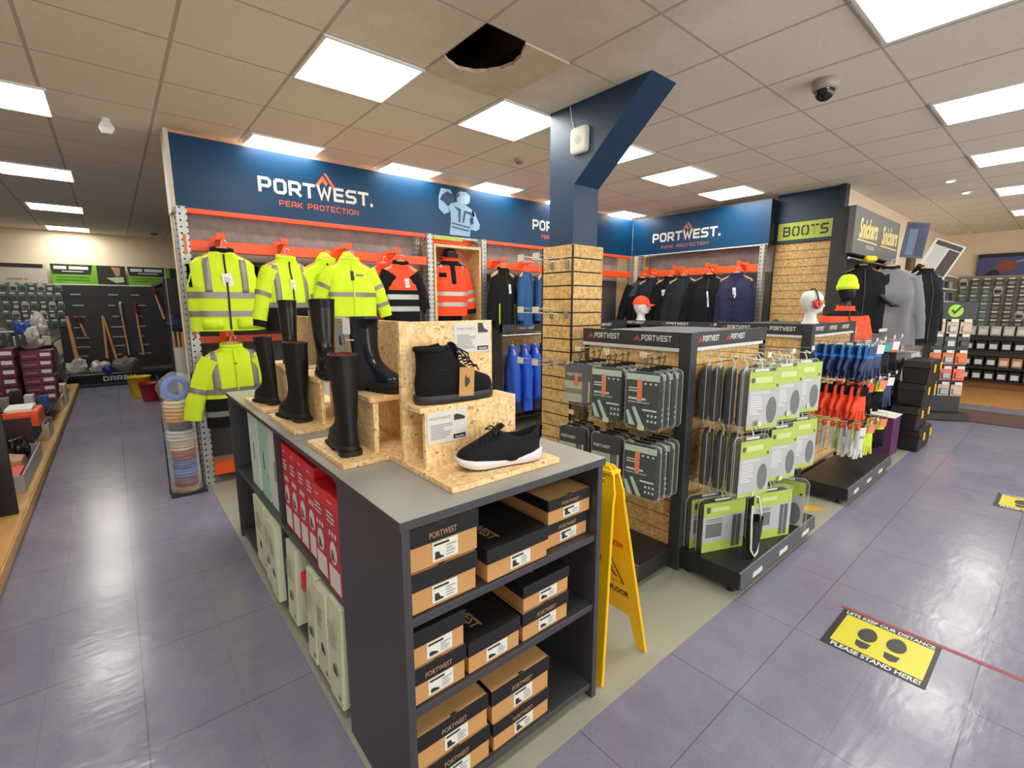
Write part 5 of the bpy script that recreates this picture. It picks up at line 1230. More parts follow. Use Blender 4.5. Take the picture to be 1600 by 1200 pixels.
def pack_proto(kind, label, grp):
    """hangs from its own hook at the origin, faces -y"""
    t = thing('rainwear_pack' if kind != 'pad' and kind != 'lowpad' else 'lime_label_pack', label, 'packaged garment' if kind not in ('pad', 'lowpad') else 'lime labelled pack', (0, 0, 0), grp)
    hookm = BLACK if kind in ('teal', 'slate', 'photo') else HOOKP
    m = MB(); m.tube([(0, .0, -.045), (0, 0, -.02), (0, .012, .0), (0, .02, .010), (0, .008, .018), (0, -.012, .012), (0, -.016, .002)], .0035, 6); m.box(-.05, .05, -.003, .003, -.055, -.04); m.build('hanger_hook', hookm, t)
    if kind in ('teal', 'slate', 'photo'):
        w, h, th = .205, (.30 if kind == 'teal' else .24), .034
        z1 = -.06
        m = MB(); soft_slab(m, w, h, th, 0, z1); m.build('folded_garment', BK, t)
        y = -th / 2 - .004
        m = MB(); m.box(-w / 2 + .006, w / 2 - .006, y, y + .0025, z1 - h + .008, z1 - .004); m.m(1)
        hx = -w / 2 + .02
        if kind == 'teal':
            stripes(m, (hx, y, z1 - h * .36), (1, 0, 0), LU, w * .35, h * .10, 2, .001, 2)
            put_text(m, text_geo('RAIN JACKET', .02), (hx, y, z1 - h * .56), (1, 0, 0), LU, width=w * .62, height=.011, off=.001)
            m.box(hx, hx + w * .5, y - .001, y, z1 - h * .49, z1 - h * .455)
            m.box(w * .02, w * .42, y - .001, y, z1 - h * .68, z1 - h * .65)
            for k in range(3):
                for q in range(2): m.box(w * .16 + k * .022, w * .16 + k * .022 + .011, y - .001, y, z1 - h * (.74 + .1 * q) - .012, z1 - h * (.74 + .1 * q))
                m.box(w * .05 + .03 * k, w * .05 + .03 * k + .012, y - .001, y, z1 - h * .2, z1 - h * .17)
            m.m(2); e = -w / 2; m.add([(e + p_[0], y - .001, z1 - h * p_[1]) for p_ in ((.044, .64), (.062, .62), (.118, .97), (.088, .97))], [(0, 3, 2, 1)], False); m.add([(e + p_[0], y - .001, z1 - h * p_[1]) for p_ in ((.008, .72), (.022, .69), (.066, .97), (.030, .97))], [(0, 3, 2, 1)], False)
            m.box(-w / 2 + .006, w / 2 - .006, y - .001, y, z1 - .04, z1 - .006)
            m.build('insert_card', [TEAL, OFFW, PALES], t)
            m = MB(); sx = -.03; m.box(sx, sx + .028, y - .0025, y - .0012, z1 - h * .52, z1 - h * .12); m.build('price_sticker', STICK, t)
        else:
            m.m(1); put_text(m, PORTW2, (hx, y, z1 - h * .30), (1, 0, 0), LU, width=w * .55, height=.018, off=.001)
            m.m(2); m.box(-w / 2 + .006, w * .16, y - .001, y, z1 - h + .008, z1 - h * .42)
            m.m(3); m.box(w * .18, w * .36, y - .001, y, z1 - h + .008, z1 - h * .42); m.m(4); m.box(w * .38, w * .43, y - .001, y, z1 - h + .02, z1 - h * .4)
            if kind == 'photo': m.m(5); m.box(-w / 2 + .006, w * .16, y - .0015, y - .001, z1 - h * .75, z1 - h * .62)
            m.build('insert_card', [SLATE if kind == 'slate' else mat('smoke_card', '#57595e', .45), OFFW, CARDW, DGREY, OFFW, GRASS], t)
            if kind == 'photo':
                m = MB(); m.box(-.02, .0, y - .003, y - .0015, z1 - h * .55, z1 - h * .2); m.box(-.03, .015, y - .003, y - .0015, z1 - h * .5, z1 - h * .42); m.build('price_sticker', STICK, t)
        m = MB(); soft_slab(m, w + .02, h + .025, th + .016, 0, z1 + .012); m.build('polybag', FILM, t); bag_edge(t, w + .021, h + .026, z1 + .012, 0)
    elif kind == 'pad':
        w, h, th = .24, .31, .05; z1 = -.055
        m = MB(); soft_slab(m, w * .92, h * .98, th, .012, z1); m.build('padded_insert', PADBK, t)
        y = -th / 2 - .002
        m = MB(); m.box(-w / 2 + .004, w / 2 - .004, y, y + .0025, z1 - h * .30, z1 + .004); m.m(1); m.box(-w / 2 + .004, w / 2 - .004, y, y + .0025, z1 - h * .93, z1 - h * .301)
        m.m(2); stripes(m, (-w * .42, y, z1 - h * .74), (1, 0, 0), LU, w * .40, h * .34, 8, .001, 5); m.m(6); stripes(m, (-w * .42, y, z1 - h * .38), (1, 0, 0), LU, w * .62, h * .055, 2, .001, 6)
        m.m(3); m.add([(w * .26 + w * .16 * math.cos(a), y - .001, z1 - h * .68 + h * .24 * math.sin(a)) for a in [2 * PI * k / 20 for k in range(20)]], [tuple(range(20))], False)
        m.m(4); m.add([(-w * .38 + .014 * math.cos(a), y - .001, z1 - h * .13 + .014 * math.sin(a)) for a in [2 * PI * k / 12 for k in range(12)]], [tuple(range(12))], False); m.m(5); m.box(-w * .3, w * .22, y - .001, y, z1 - h * .18, z1 - h * .08); m.m(4); m.box(w * .36, w * .42, y - .001, y, z1 - h * .27, z1 - h * .22)
        m.m(0); m.box(-w / 2 + .004, w / 2 - .004, y, y + .0025, z1 - h * .999, z1 - h * .931)
        m.build('insert_card', [LIMEC, GREYC, OFFW, DGREY, LABK, mat('pale_lime_print', '#c9d68a', .5), OFFW], t)
        m = MB(); soft_slab(m, w + .025, h + .04, th + .022, .006, z1 + .02); m.build('polybag', FILM, t); bag_edge(t, w + .027, h + .042, z1 + .02, .006)
        m = MB(); m.box(-w * .42, -w * .40, .0, .03, z1 - h * .72, z1 - h * .70); m.build('strap_buckle', STEEL, t)
    else:   # wide low pack
        w, h, th = .30, .30, .05; z1 = -.05
        m = MB(); soft_slab(m, w * .96, h, th, .01, z1); m.build('padded_insert', PADBK, t)
        y = -th / 2 - .002
        m = MB(); m.box(-w / 2 + .004, w / 2 - .004, y, y + .0025, z1 - h * .28, z1); m.m(1); m.box(-w / 2 + .004, w / 2 - .004, y, y + .0025, z1 - h * .80, z1 - h * .281); m.m(0); m.box(-w / 2 + .004, w / 2 - .004, y, y + .0025, z1 - h, z1 - h * .801)
        m.m(3); m.box(w * .2, w * .29, y - .001, y, z1 - h * .95, z1 - h * .3); m.box(w * .31, w * .40, y - .001, y, z1 - h * .95, z1 - h * .3); m.m(2); m.box(-w * .42, -w * .05, y - .001, y, z1 - h * .7, z1 - h * .42); stripes(m, (-w * .42, y, z1 - h * .4), (1, 0, 0), LU, w * .5, h * .08, 2, .001, 9)
        m.m(4); m.box(-w * .42, -w * .34, y - .001, y, z1 - h * .2, z1 - h * .08); m.m(5); m.box(-w * .3, w * .1, y - .001, y, z1 - h * .18, z1 - h * .1)
        m.build('insert_card', [LIMEC, GREYC, DGREY, mat('print_navy_grey', '#3c434e', .6), LABK, MATS['pale_lime_print']], t)
        m = MB(); soft_slab(m, w + .02, h + .04, th + .02, .006, z1 + .02); m.build('polybag', FILM, t); bag_edge(t, w + .022, h + .042, z1 + .02, .006)
    return t
RG = 'packed rainwear on the nearer island'
used = {}
def hang(kind, x, y, z, rot, label, grp=None, tilt=0.0):
    if kind not in used:
        o = pack_proto(kind, label, grp); o.location = (x, y, z); o.rotation_euler = (tilt, 0, rot); used[kind] = o
    else:
        o = dup(used[kind], (x, y, z), (tilt, 0, rot), label, grp)
    return o
rz = -PI / 2 + .12
cols = [(1.93, 'photo', 'photo-fronted', 'at the column end of the upper row'), (1.71, 'teal', 'teal rain jacket', 'in the middle of the upper row'), (1.465, 'teal', 'teal rain jacket', 'at the corner-post end of the upper row')]
for i, (y, k, nm_, pos) in enumerate(cols):
    pegx('chrome peg ' + pos + ' of packed rainwear', 2.40, y, 1.265, .26, 'pegs of packed rainwear')
    for j in range(4):
        od = ('front', 'second', 'third', 'rearmost')[j]
        hang(k, 2.165 + .062 * j, y + (.006 if j % 2 else 0), 1.255, rz + .05 * (j % 2), od + ' ' + nm_ + ' pack ' + pos, RG)
cols = [(1.97, 'slate', 'charcoal pack', 'at the column end of the lower row'), (1.70, 'slate', 'charcoal pack', 'in the middle of the lower row'), (1.46, 'teal', 'teal rain jacket pack', 'at the corner-post end of the lower row')]
for i, (y, k, nm_, pos) in enumerate(cols):
    pegx('chrome peg ' + pos + ' of packed rainwear', 2.40, y, .865, .26, 'pegs of packed rainwear')
    for j in range(3 if i != 2 else 4):
        od = ('front', 'second', 'third', 'rearmost')[j]
        hang(k, 2.165 + .062 * j, y + (.006 if j % 2 else 0), .855, rz - .04 * (j % 2), od + ' ' + nm_ + ' ' + pos, RG)
LG = 'lime labelled packs on the nearer island'
rr = -.34
for col, x, n, kk in (('nearest the corner post', 2.655, 5, 0), ('in the middle', 2.99, 3, 1), ('at the far end', 3.30, 3, 2)):
    pegy('chrome peg of lime labelled packs ' + col + ' of the top row', x, 1.396, 1.262, .36, 'pegs of lime labelled packs')
    for j in range(n):
        od = ('front', 'second', 'third', 'fourth', 'rearmost')[j]
        hang('pad', x, 1.065 + .074 * j + .004 * (j % 2), 1.255, (.42 - .06 * (j % 2)) if (j and n == 5) else (-.30 if not j else .1), od + ' lime labelled pack on the peg ' + col + ' of the top row', LG)
for col, x, n in (('nearest the corner post', 2.60, 4), ('in the middle', 2.99, 3), ('at the far end', 3.31, 2)):
    pegy('chrome peg of lime labelled packs ' + col + ' of the second row', x, 1.396, .895, .36, 'pegs of lime labelled packs')
    for j in range(n):
        od = ('front', 'second', 'third', 'fourth')[j]
        hang('pad', x, 1.06 + .08 * j, .888, (.40 if j and n == 4 else (-.28 if not j else .2)), od + ' lime labelled pack on the peg ' + col + ' of the second row', LG)
for col, x, n in (('nearest the corner post', 2.60, 2), ('in the middle', 2.965, 2)):
    pegy('chrome peg of wide lime labelled packs ' + col + ' of the bottom row', x, 1.396, .50, .36, 'pegs of lime labelled packs')
    for j in range(n):
        hang('lowpad', x, (1.08 if col[0] == 'i' else 1.20) + .08 * j, .492, rr + (.0 if j else -.05), ('front', 'rear')[j] + ' wide lime labelled pack on the peg ' + col + ' of the bottom row', LG)
# an opened pouch and a dark pack on end, bottom row
t = thing('open_pouch', 'opened black pouch with a clear edge hanging in the bottom row between the wide packs', 'pouch', (2.66, 1.02, .14))
m = MB(); m.loft([[(2.66 + w * math.cos(a), 1.035 + d * math.sin(a), z) for a in (2 * PI * k / 20 for k in range(20))] for z, w, d in ((.155, .03, .008), (.18, .05, .022), (.26, .062, .032), (.34, .066, .036), (.37, .066, .038))], True, False); m.build('shell', PADBK, t)
m = MB(); m.tube([(2.60, 1.03, .46), (2.597, 1.028, .38), (2.60, 1.02, .20), (2.64, 1.015, .15), (2.69, 1.02, .16), (2.722, 1.028, .24), (2.724, 1.03, .38), (2.70, 1.04, .48), (2.66, 1.05, .50)], .006, 6); m.build('clear_edge', HOOKP, t)
hang('pad', 3.26, 1.10, .49, -1.35, 'lime labelled pack turned edge-on at the far end of the bottom row', LG)
# ================================================================ gloves on the farther island
def glove_proto(label, cuffm, handm, cardm, grp):
    t = thing('work_gloves', label, 'gloves', (0, 0, 0), grp)
    m = MB(); m.loft([[(w * math.cos(a), d * math.sin(a), z) for a in (2 * PI * k / 16 for k in range(16))] for z, w, d in ((-.02, .036, .014), (-.05, .038, .016), (-.085, .036, .015), (-.10, .038, .016))]); m.build('cuff', cuffm, t)
    m = MB(); m.loft([[(w * math.cos(a), d * math.sin(a), z) for a in (2 * PI * k / 16 for k in range(16))] for z, w, d in ((-.095, .037, .016), (-.13, .045, .018), (-.165, .048, .018), (-.18, .047, .016))])
    for k, (x, ln) in enumerate(((-.035, .055), (-.012, .072), (.012, .075), (.035, .064))):
        sp = x * .35; m.tube([(x, 0, -.165), (x + sp * .4, -.002, -.18 - ln * .4), (x + sp, -.008 * (k % 2), -.18 - ln)], [.0125, .012, .010], 8)
    m.tube([(-.035, -.004, -.12), (-.058, -.012, -.15), (-.066, -.014, -.185)], [.013, .013, .011], 8); m.build('hand', handm, t)
    m = MB(); m.box(-.03, .03, -.018, -.0165, -.075, -.01); m.tube([(0, 0, -.02), (0, .006, .0), (0, .0, .012), (0, -.008, .004)], .002, 5); m.build('header_card', cardm, t)
    return t
BLG = mat('bright_blue_knit', '#2f7fd6', .7); BLD = mat('dark_blue_latex', '#16305e', .45); TEALC = mat('teal_card', '#2f98a0', .5); ORG = mat('orange_red_knit', '#f0502a', .7); LIMK = mat('lime_knit', '#c9e23a', .7); GRYK = mat('grey_knit_glove', '#8b9093', .7); NVK = mat('navy_knit', '#23356f', .7)
GG = 'work gloves on the farther island'
def glove_row(x, ylist, z, mats, what, pos, alt=None):
    pegy('peg of ' + what + ' ' + pos, x, 1.396, z + .006, .44, 'pegs of gloves')
    pr = None; pa = None
    for j, y in enumerate(ylist):
        od = ('front', 'second', 'third', 'fourth', 'fifth', 'sixth', 'rearmost')[j]
        lab = od + ' pair of ' + what + ' ' + pos
        rot = -.45 + .18 * (j % 2); sc_ = (1.22, 1.22, 1.12)
        if pr is None: pr = glove_proto(lab, *mats, GG); pr.location = (x, y, z); pr.rotation_euler = (.10 if j == 0 else .04, .0, rot); pr.scale = sc_
        else: dup(pr, (x + .006 * (j % 2), y, z), (.04, 0, rot), lab, GG, sc_)
glove_row(4.38, [.985, 1.04, 1.095, 1.15, 1.21, 1.27, 1.33], 1.262, (BLG, BLD, BLD), 'blue gloves', 'at the near end of the top tier')
glove_row(4.62, [.99, 1.06, 1.13, 1.2, 1.28], 1.262, (BLG, BLD, OFFW), 'blue gloves', 'second along the top tier')
glove_row(4.90, [1.0, 1.1, 1.2], 1.262, (BK, BK2, TEALC), 'black gloves', 'in the middle of the top tier')
glove_row(5.16, [1.0, 1.1, 1.2], 1.262, (ORG, BK, OFFW), 'orange-cuffed black gloves', 'toward the far end of the top tier')
glove_row(4.36, [1.0, 1.055, 1.11, 1.165, 1.22, 1.28, 1.335], .95, (ORG, ORG, BK), 'orange gloves', 'at the near end of the middle tier')
glove_row(4.60, [1.02, 1.09, 1.16, 1.24], .95, (BK, BK, ORG), 'black gloves', 'second along the middle tier')
glove_row(4.88, [1.0, 1.1], .95, (LIMK, BK, STICK), 'lime-cuffed gloves', 'in the middle of the middle tier')
glove_row(5.14, [1.0, 1.06, 1.12, 1.19], .95, (NVK, BLD, OFFW), 'navy gloves', 'toward the far end of the middle tier')
glove_row(4.70, [1.0, 1.1, 1.2], .60, (LIMK, LIMK, STICK), 'lime gloves', 'in the middle of the lowest tier')
glove_row(5.02, [.99, 1.07, 1.15], .60, (LIMK, BK, STICK), 'lime and black gloves', 'at the far end of the lowest tier')
# small tools in clear packs with red tops, lowest tier
pegy('peg of red-topped clear packs on the lowest tier', 4.36, 1.396, .655, .42, 'pegs of gloves', False)
t0 = None
for j, y in enumerate((1.0, 1.055, 1.11, 1.17, 1.23, 1.29)):
    lab = ('front', 'second', 'third', 'fourth', 'fifth', 'rearmost')[j] + ' red-topped clear pack on the lowest tier of the farther island'
    if t0 is None:
        t0 = thing('clear_tool_pack', lab, 'clear pack', (4.36, y, .645), 'red-topped clear packs')
        m = MB(); m.M = Matrix.Translation((4.36, y, .645)); m.sphere((0, 0, -.03), .032, .016, .024, 14, 8); m.build('red_top', mat('coral_red_plastic', '#d8452f', .45), t0)
        m = MB(); m.M = Matrix.Translation((4.36, y, .645)); m.loft([[(w * math.cos(a), d * math.sin(a), z) for a in (2 * PI * k / 14 for k in range(14))] for z, w, d in ((-.05, .03, .014), (-.11, .036, .018), (-.2, .044, .016), (-.245, .05, .01))]); m.build('clear_sleeve', mat('cloudy_clear_plastic', '#d8dcd6', .2, alpha=.45), t0)
        m = MB(); m.M = Matrix.Translation((4.36, y, .645)); m.tube([(0, 0, -.05), (0, 0, -.2)], .012, 8); m.build('shaft', GRYK, t0)
    else: dup(t0, (4.36 + .004 * (j % 2), y, .645), -.15 * (j % 2), lab)
glove_row(4.52, [1.02, 1.12], .60, (GRYK, OFFW, OFFW), 'pale grey gloves', 'beside the red-topped packs on the lowest tier')
# ---------------------------------------------------------------- heads and torso on the islands
HEADW = mat('matt_white_foam', '#dcdcd8', .6)
def head_mesh():
    m = MB(); P = [(.0, -.075, .075, .07), (.02, -.06, .06, .06), (.06, -.05, .045, .05), (.095, -.05, .05, .05), (.105, -.055, .085, .052), (.12, -.065, .092, .058), (.14, -.078, .09, .064), (.16, -.087, .091, .069), (.18, -.093, .091, .072), (.20, -.097, .09, .074), (.22, -.099, .092, .075), (.24, -.098, .089, .074), (.26, -.09, .078, .068), (.28, -.072, .06, .055), (.295, -.045, .035, .034), (.30, -.015, .008, .012)]
    R = []
    for z, b_, f_, w in P:
        ring = []
        for k in range(36):
            a = 2 * PI * k / 36; c = math.cos(a); s_ = math.sin(a)
            x = (f_ + b_) / 2 + (f_ - b_) / 2 * c; y = w * s_
            fr = math.exp(-(math.atan2(s_, c) / .22) ** 2)
            x += fr * (.026 * math.exp(-((z - .163) / .012) ** 2) + .014 * math.exp(-((z - .182) / .02) ** 2) + .007 * math.exp(-((z - .137) / .006) ** 2) + .006 * math.exp(-((z - .125) / .005) ** 2) - .006 * math.exp(-((z - .131) / .003) ** 2))
            for sg in (-1, 1):
                ey = math.exp(-((math.atan2(s_, c) - sg * .42) / .2) ** 2); x -= ey * .008 * math.exp(-((z - .197) / .012) ** 2)
            ring.append((x, y, z))
        R.append(ring)
    return m.loft(R)
def mhead(label, loc, rot):
    o = head_mesh().build('mannequin_bust', HEADW); o.location = loc; o.rotation_euler = (0, 0, rot)
    tag(o, label, 'mannequin head', 'white mannequin heads')
    for sy in (-1, 1):
        e = MB(); e.sphere((-.006, sy * .077, .175), .02, .009, .032, 12, 8); q = e.build('ear', HEADW); q.parent = o
    return o
capH = (6.12, 4.26, 1.311); capR = -1.1
hc = mhead('white mannequin head under the orange cap, in front of the dark jackets', capH, capR); hc.scale = (1.22, 1.22, 1.22)
t = thing('baseball_cap', 'orange baseball cap on the left white mannequin head', 'cap')
m = MB(); R = []
for k in range(9):
    s_ = k / 8; ang = s_ * PI / 2
    R.append([(-.004 + .106 * math.cos(ang) * math.cos(a), .084 * math.cos(ang) * math.sin(a), .215 + .105 * math.sin(ang)) for a in (2 * PI * q / 28 for q in range(28))])
R[-1] = [(p[0] * .3, p[1] * .3, p[2]) for p in R[-2]]; R[-1] = [(p[0], p[1], .32) for p in R[-1]]
m.loft(R, False, True); m.build('crown', HO, t)
m = MB(); v = []
top = [[(.085 + .085 * r * math.cos(a) * 1.0, .082 * math.sin(a) * (1 - .1 * r), .222 - .012 * r - .02 * abs(math.sin(a)) ** 2 * r) for a in [(-.5 + k / 12) * PI for k in range(13)]] for r in (0, .5, 1.0)]
m.loft(top, False, False, closed=False); m.loft([[(p[0], p[1], p[2] - .003) for p in r] for r in top], False, False, closed=False); m.build('peak', HO, t)
m = MB(); m.sphere((-.004, 0, .322), .007, .007, .005, 10, 6); m.build('button', HO, t)
t.location = capH; t.rotation_euler = (0, 0, capR); t.scale = (1.22, 1.22, 1.22)
earH = (4.95, 1.60, 1.39); earR = -.78
mhead('white mannequin head in red ear defenders on the farther island', earH, earR)
t = thing('ear_defenders', 'red ear defenders on a black headband on the right white mannequin head', 'ear defenders')
m = MB(); m.tube([(-.0, .102 * math.cos(a), .18 + .135 * math.sin(a)) for a in [PI * k / 16 for k in range(17)]], .007, 8); m.build('headband', BLACK, t)
for sy in (-1, 1):
    m = MB(); m.loft([[(.036 * s_ * math.cos(a), sy * yy, .175 + .045 * s_ * math.sin(a)) for a in (2 * PI * k / 20 for k in range(20))] for yy, s_ in ((.082, .9), (.095, 1.0), (.112, .95), (.122, .7))]); c = m.build('ear_cup', mat('red_cup_plastic', '#c4262c', .35), t)
    m = MB(); m.tube([(0, sy * .105, .14), (0, sy * .127, .175), (0, sy * .11, .23)], .004, 6); m.build('cup_yoke', BLACK, c)
t.location = earH; t.rotation_euler = (0, 0, earR)
t = thing('safety_glasses', 'lime safety glasses on the head with ear defenders', 'safety glasses')
m = MB(); m.loft([[(.098 - .03 * abs(y) / .07 + o, y, z) for z, o in ((.178, .006), (.195, .012), (.212, .004))] for y in (-.072, -.05, -.02, 0, .02, .05, .072)], False, False, closed=False); m.build('lens', mat('lime_lens', '#d8e22a', .15, alpha=.8), t)
m = MB()
for sy in (-1, 1): m.tube([(.07, sy * .073, .208), (.0, sy * .08, .206), (-.04, sy * .08, .198)], .0025, 6)
m.build('temple', BLACK, t); t.location = earH; t.rotation_euler = (0, 0, earR)
# dressed torso behind the farther island
tx, ty = 5.93, 1.60
t = thing('mannequin', 'black-faced mannequin standing behind the far end of the glove island', 'mannequin', (tx, ty, 0))
m = head_mesh(); m.v = [(p[0] * .98, p[1], p[2]) for p in m.v]
o = m.build('head', BLACK, t); o.location = (tx, ty, 1.52) ; o.matrix_parent_inverse = Matrix.Translation((-tx, -ty, 0)); o.rotation_euler = (0, 0, -2.2)
T = Torso(.8, .15, .17, .18, .09, 3, 0, neck=.055)
m = MB(); m.M = Matrix.Translation((tx, ty, 1.50)) @ Matrix.Rotation(-.75, 4, 'Z'); T.seg(m, -.72, .03); m.add([T.pt(.012, 2 * PI * k / 44) for k in range(44)], [tuple(range(44))]); m.build('torso', BLACK, t)
MB().cyl(tx, ty, .02, .80, .022).cyl(tx, ty, .004, .02, .15).build('stand', BLACKM, t)
garment('hivis_jacket', 'orange and black reflective jacket on the mannequin beside the glove island', 'jacket', (tx, ty, 1.505), -.7, L=.72, hem=.24, chest=.235, sh=.215, d=.12, body=HO, yoke=(-.06, BK), bands=((-.47, -.42),), tape=TAPEL, sleeves=(.10, .62), scuff=LIMEP, sbands=((.55, .62),), smat=HO, seed=60, cmat=HO, patches=((-.19, -.08, -.24, -.19, BK, 'badge'), (-.02, .06, -.25, -.12, TAPEL, 'reflective_flash')))
t = thing('beanie', 'bright yellow knitted beanie on the black-faced mannequin', 'hat')
m = MB(); R = []
for z, r in ((0, .088), (.04, .092), (.055, .09), (.056, .086), (.09, .082), (.12, .07), (.145, .05), (.155, .02)):
    R.append([((r * 1.12 + .002 * math.cos(24 * a)) * math.cos(a), (r * .95 + .002 * math.cos(24 * a)) * math.sin(a), z) for a in (2 * PI * k / 72 for k in range(72))])
m.loft(R); m.build('knit_crown', HV, t)
m = MB(); m.loft([[(r * 1.13 * math.cos(a), r * .96 * math.sin(a), z) for a in (2 * PI * k / 40 for k in range(40))] for z, r in ((-.004, .09), (.0, .096), (.045, .097), (.05, .09))]); m.build('turned_cuff', HV, t)
t.location = (tx + .0, ty + .0, 1.72); t.rotation_euler = (0, -.06, -2.2)
# ================================================================ left aisle
solo(MB().box(-2.6, -.62, 1.0, 11.95, .004, .115).box(-2.6, -.612, 1.0, 11.95, .02, .105), 'oak_plinth', PLINTHW, 'long low oak laminate plinth along the left aisle', 'plinth', bevel=.006)
t = thing('shelving_unit', 'dark shelving unit on the oak plinth along the left aisle', 'shelving', (-1.4, 8, .116))
def Q_(n, *a, m=BLACKM): return MB().box(*a).build(n, m, t, .002)
Q_('side_panel', -1.5, -.645, 4.60, 4.63, .116, 1.02); Q_('side_panel', -1.95, -.9, 11.3, 11.33, .116, 1.1)
Q_('back_panel', -2.0, -1.96, 4.6, 11.33, .116, 1.15); Q_('lower_shelf', -1.95, -.68, 7.64, 11.29, .31, .335); Q_('upper_shelf', -1.95, -.72, 9.0, 11.29, 1.0, 1.02); Q_('upper_shelf', -1.95, -1.1, 4.64, 7.59, .80, .82)
MAR = mat('maroon_box_card', '#722c3a', .55, var=.1); MARD = mat('dark_maroon_box', '#43262b', .55, var=.1)
def drillbox(lab, x0, x1, y0, z0, h=.105):
    t = thing('tool_box_carton', lab, 'boxed tool', ((x0 + x1) / 2, y0 + .2, z0), 'maroon tool cartons')
    MB().box(x0, x1, y0, y0 + .42, z0, z0 + h).build('carton', MAR, t, .002)
    m = MB(); w = x1 - x0; m.box(x1 - w * .38, x1 - w * .05, y0 - .0015, y0, z0 + h * .35, z0 + h * .75).m(1).box(x0 + w * .08, x0 + w * .5, y0 - .001, y0, z0 + h * .3, z0 + h * .5).m(2).box(x0, x1, y0 - .0008, y0, z0 + h * .88, z0 + h); m.build('printed_label', [OFFW, mat('maroon_grey_print', '#8a6a70', .5), MARD], t)
od = ('bottom', 'second', 'third', 'fourth', 'fifth', 'top')
for k in range(6): drillbox(od[k] + ' maroon carton of the stack nearer the left aisle', -.945 + .004 * (k % 2), -.665 + .006 * (k % 3), 8.5, .337 + k * .108)
for k in range(6): drillbox(od[k] + ' maroon carton of the stack cut by the left edge of the photo', -1.27, -.985 + .005 * (k % 2), 8.35, .337 + k * .116, .113)
# loose bags and packs heaped above the cartons
BAGW = mat('cloudy_white_bag', '#b9b4ad', .35, var=.15, vscale=9); BAGG = mat('grey_bag', '#77736e', .45, var=.2, vscale=9); BLUEP = mat('blue_pouch', '#2a4f9c', .4); ORB = mat('orange_plastic', '#f05a24', .45); NAVB = mat('navy_carton', '#1f2b45', .5); CREAMT = mat('cream_tray_card', '#c9bfa6', .6); PINK = mat('coral_pink_pack', '#f06a5e', .5)
def blob(name, m_, lab, cat, c, r, seed, grp=None):
    m = MB(); m.sphere((0, 0, r[2]), r[0], r[1], r[2], 18, 12)
    m.v = [tuple(Vector(p) * (1 + .55 * noise.noise(Vector(p) * 9 + Vector((seed, 0, 0))) + .35 * abs(noise.noise(Vector(p) * 22 + Vector((0, seed, 0)))))) for p in m.v]; m.sm = [False] * len(m.sm)
    lo = min(p[2] for p in m.v); m.v = [(p[0], p[1], p[2] - lo) for p in m.v]
    o = m.build(name, m_); o.location = c; return tag(o, lab, cat, grp)
blob('plastic_bag', BAGW, 'pale crumpled bag on top of the stack nearer the left aisle', 'bag', (-.84, 8.75, .987), (.11, .14, .11), 1)
blob('plastic_bag', BAGW, 'long pale bag hanging over the shelf beside the wooden handle', 'bag', (-.83, 9.6, 1.021), (.10, .14, .15), 2)
blob('plastic_bag', BAGG, 'grey bag on the left carton stack', 'bag', (-1.13, 8.6, 1.035), (.11, .13, .10), 3)
blob('pouch', BLUEP, 'blue pouch lying among the pale bags above the cartons', 'pouch', (-.98, 9.45, 1.021), (.08, .1, .16), 4)
blob('plastic_bag', BAGG, 'grey sack slumped beside the cartons at the end of the lower shelf', 'bag', (-.78, 10.6, .336), (.1, .2, .25), 5)
CL = [(WHITE, .07, .14), (ORB, .08, .10), (NAVB, .09, .16), (mat('stock_grey_card', '#9b978f', .6), .08, .12), (MARD, .07, .18), (OFFW, .06, .13), (BLUEP, .07, .11), (BLACK, .09, .15), (CREAMT, .08, .12)]
for k, (m_, w_, h_) in enumerate(CL):
    x = -1.60 + k * .105
    solo(MB().box(x, x + w_, 9.02, 9.12, 1.021, 1.021 + h_), 'small_carton', m_, ('first', 'second', 'third', 'fourth', 'fifth', 'sixth', 'seventh', 'eighth', 'ninth')[k] + ' small carton from the left on the upper shelf over the maroon stacks', 'carton', 'small cartons on the left upper shelf', .004)
for k, (m_, w_, h_) in enumerate(CL[:7]):
    x = -1.45 + k * .11
    solo(MB().box(x, x + w_ + .02, 7.86, 8.0, .337, .337 + h_ * 1.3), 'small_carton', m_, ('first', 'second', 'third', 'fourth', 'fifth', 'sixth', 'seventh')[k] + ' small carton from the left on the lower shelf before the maroon stacks', 'carton', 'small cartons on the left lower shelf', .004)
for k in range(4):
    o = solo(MB().box(-.02, .02, -.006, .006, -.13, 0).box(-.008, .008, -.004, .004, 0, .04), 'hand_tool', BLACK, ('first', 'second', 'third', 'fourth')[k] + ' black tool hanging in the row above the left carton stack', 'hand tool', 'hanging black tools', .003); o.location = (-1.04 + .055 * k, 8.44, 1.06)
solo(MB().box(-1.32, -.95, 8.45, 8.449 + .02, 1.23, 1.245), 'tool_rail', STEEL, 'grey rail carrying the row of black hanging tools', 'rail')
t = thing('orange_case', 'open orange case of tools on a navy carton', 'tool case', (-.77, 6.6, .40))
MB().box(-.90, -.645, 6.35, 6.8, .401, .53).build('case', ORB, t, .01); MB().box(-.895, -.65, 6.36, 6.79, .53, .545).build('lid', ORB, t, .006); m = MB(); m.box(-.86, -.78, 6.3485, 6.35, .45, .465); m.build('lettering', OFFW, t)
m = MB(); m.tube([(-.88, 6.4, .552), (-.70, 6.45, .552)], .006, 6); m.build('loose_tool', mat('yellow_black_tool', '#b98f2a', .5), t)
solo(MB().box(-.88, -.68, 6.36, 6.78, .27, .40), 'carton', NAVB, 'navy carton beneath the open orange case', 'carton', bevel=.004)
solo(MB().box(-.88, -.69, 6.40, 6.75, .546, .575), 'paper_stack', PAPER, 'white leaflets lying on the open orange case', 'leaflets', bevel=.003)
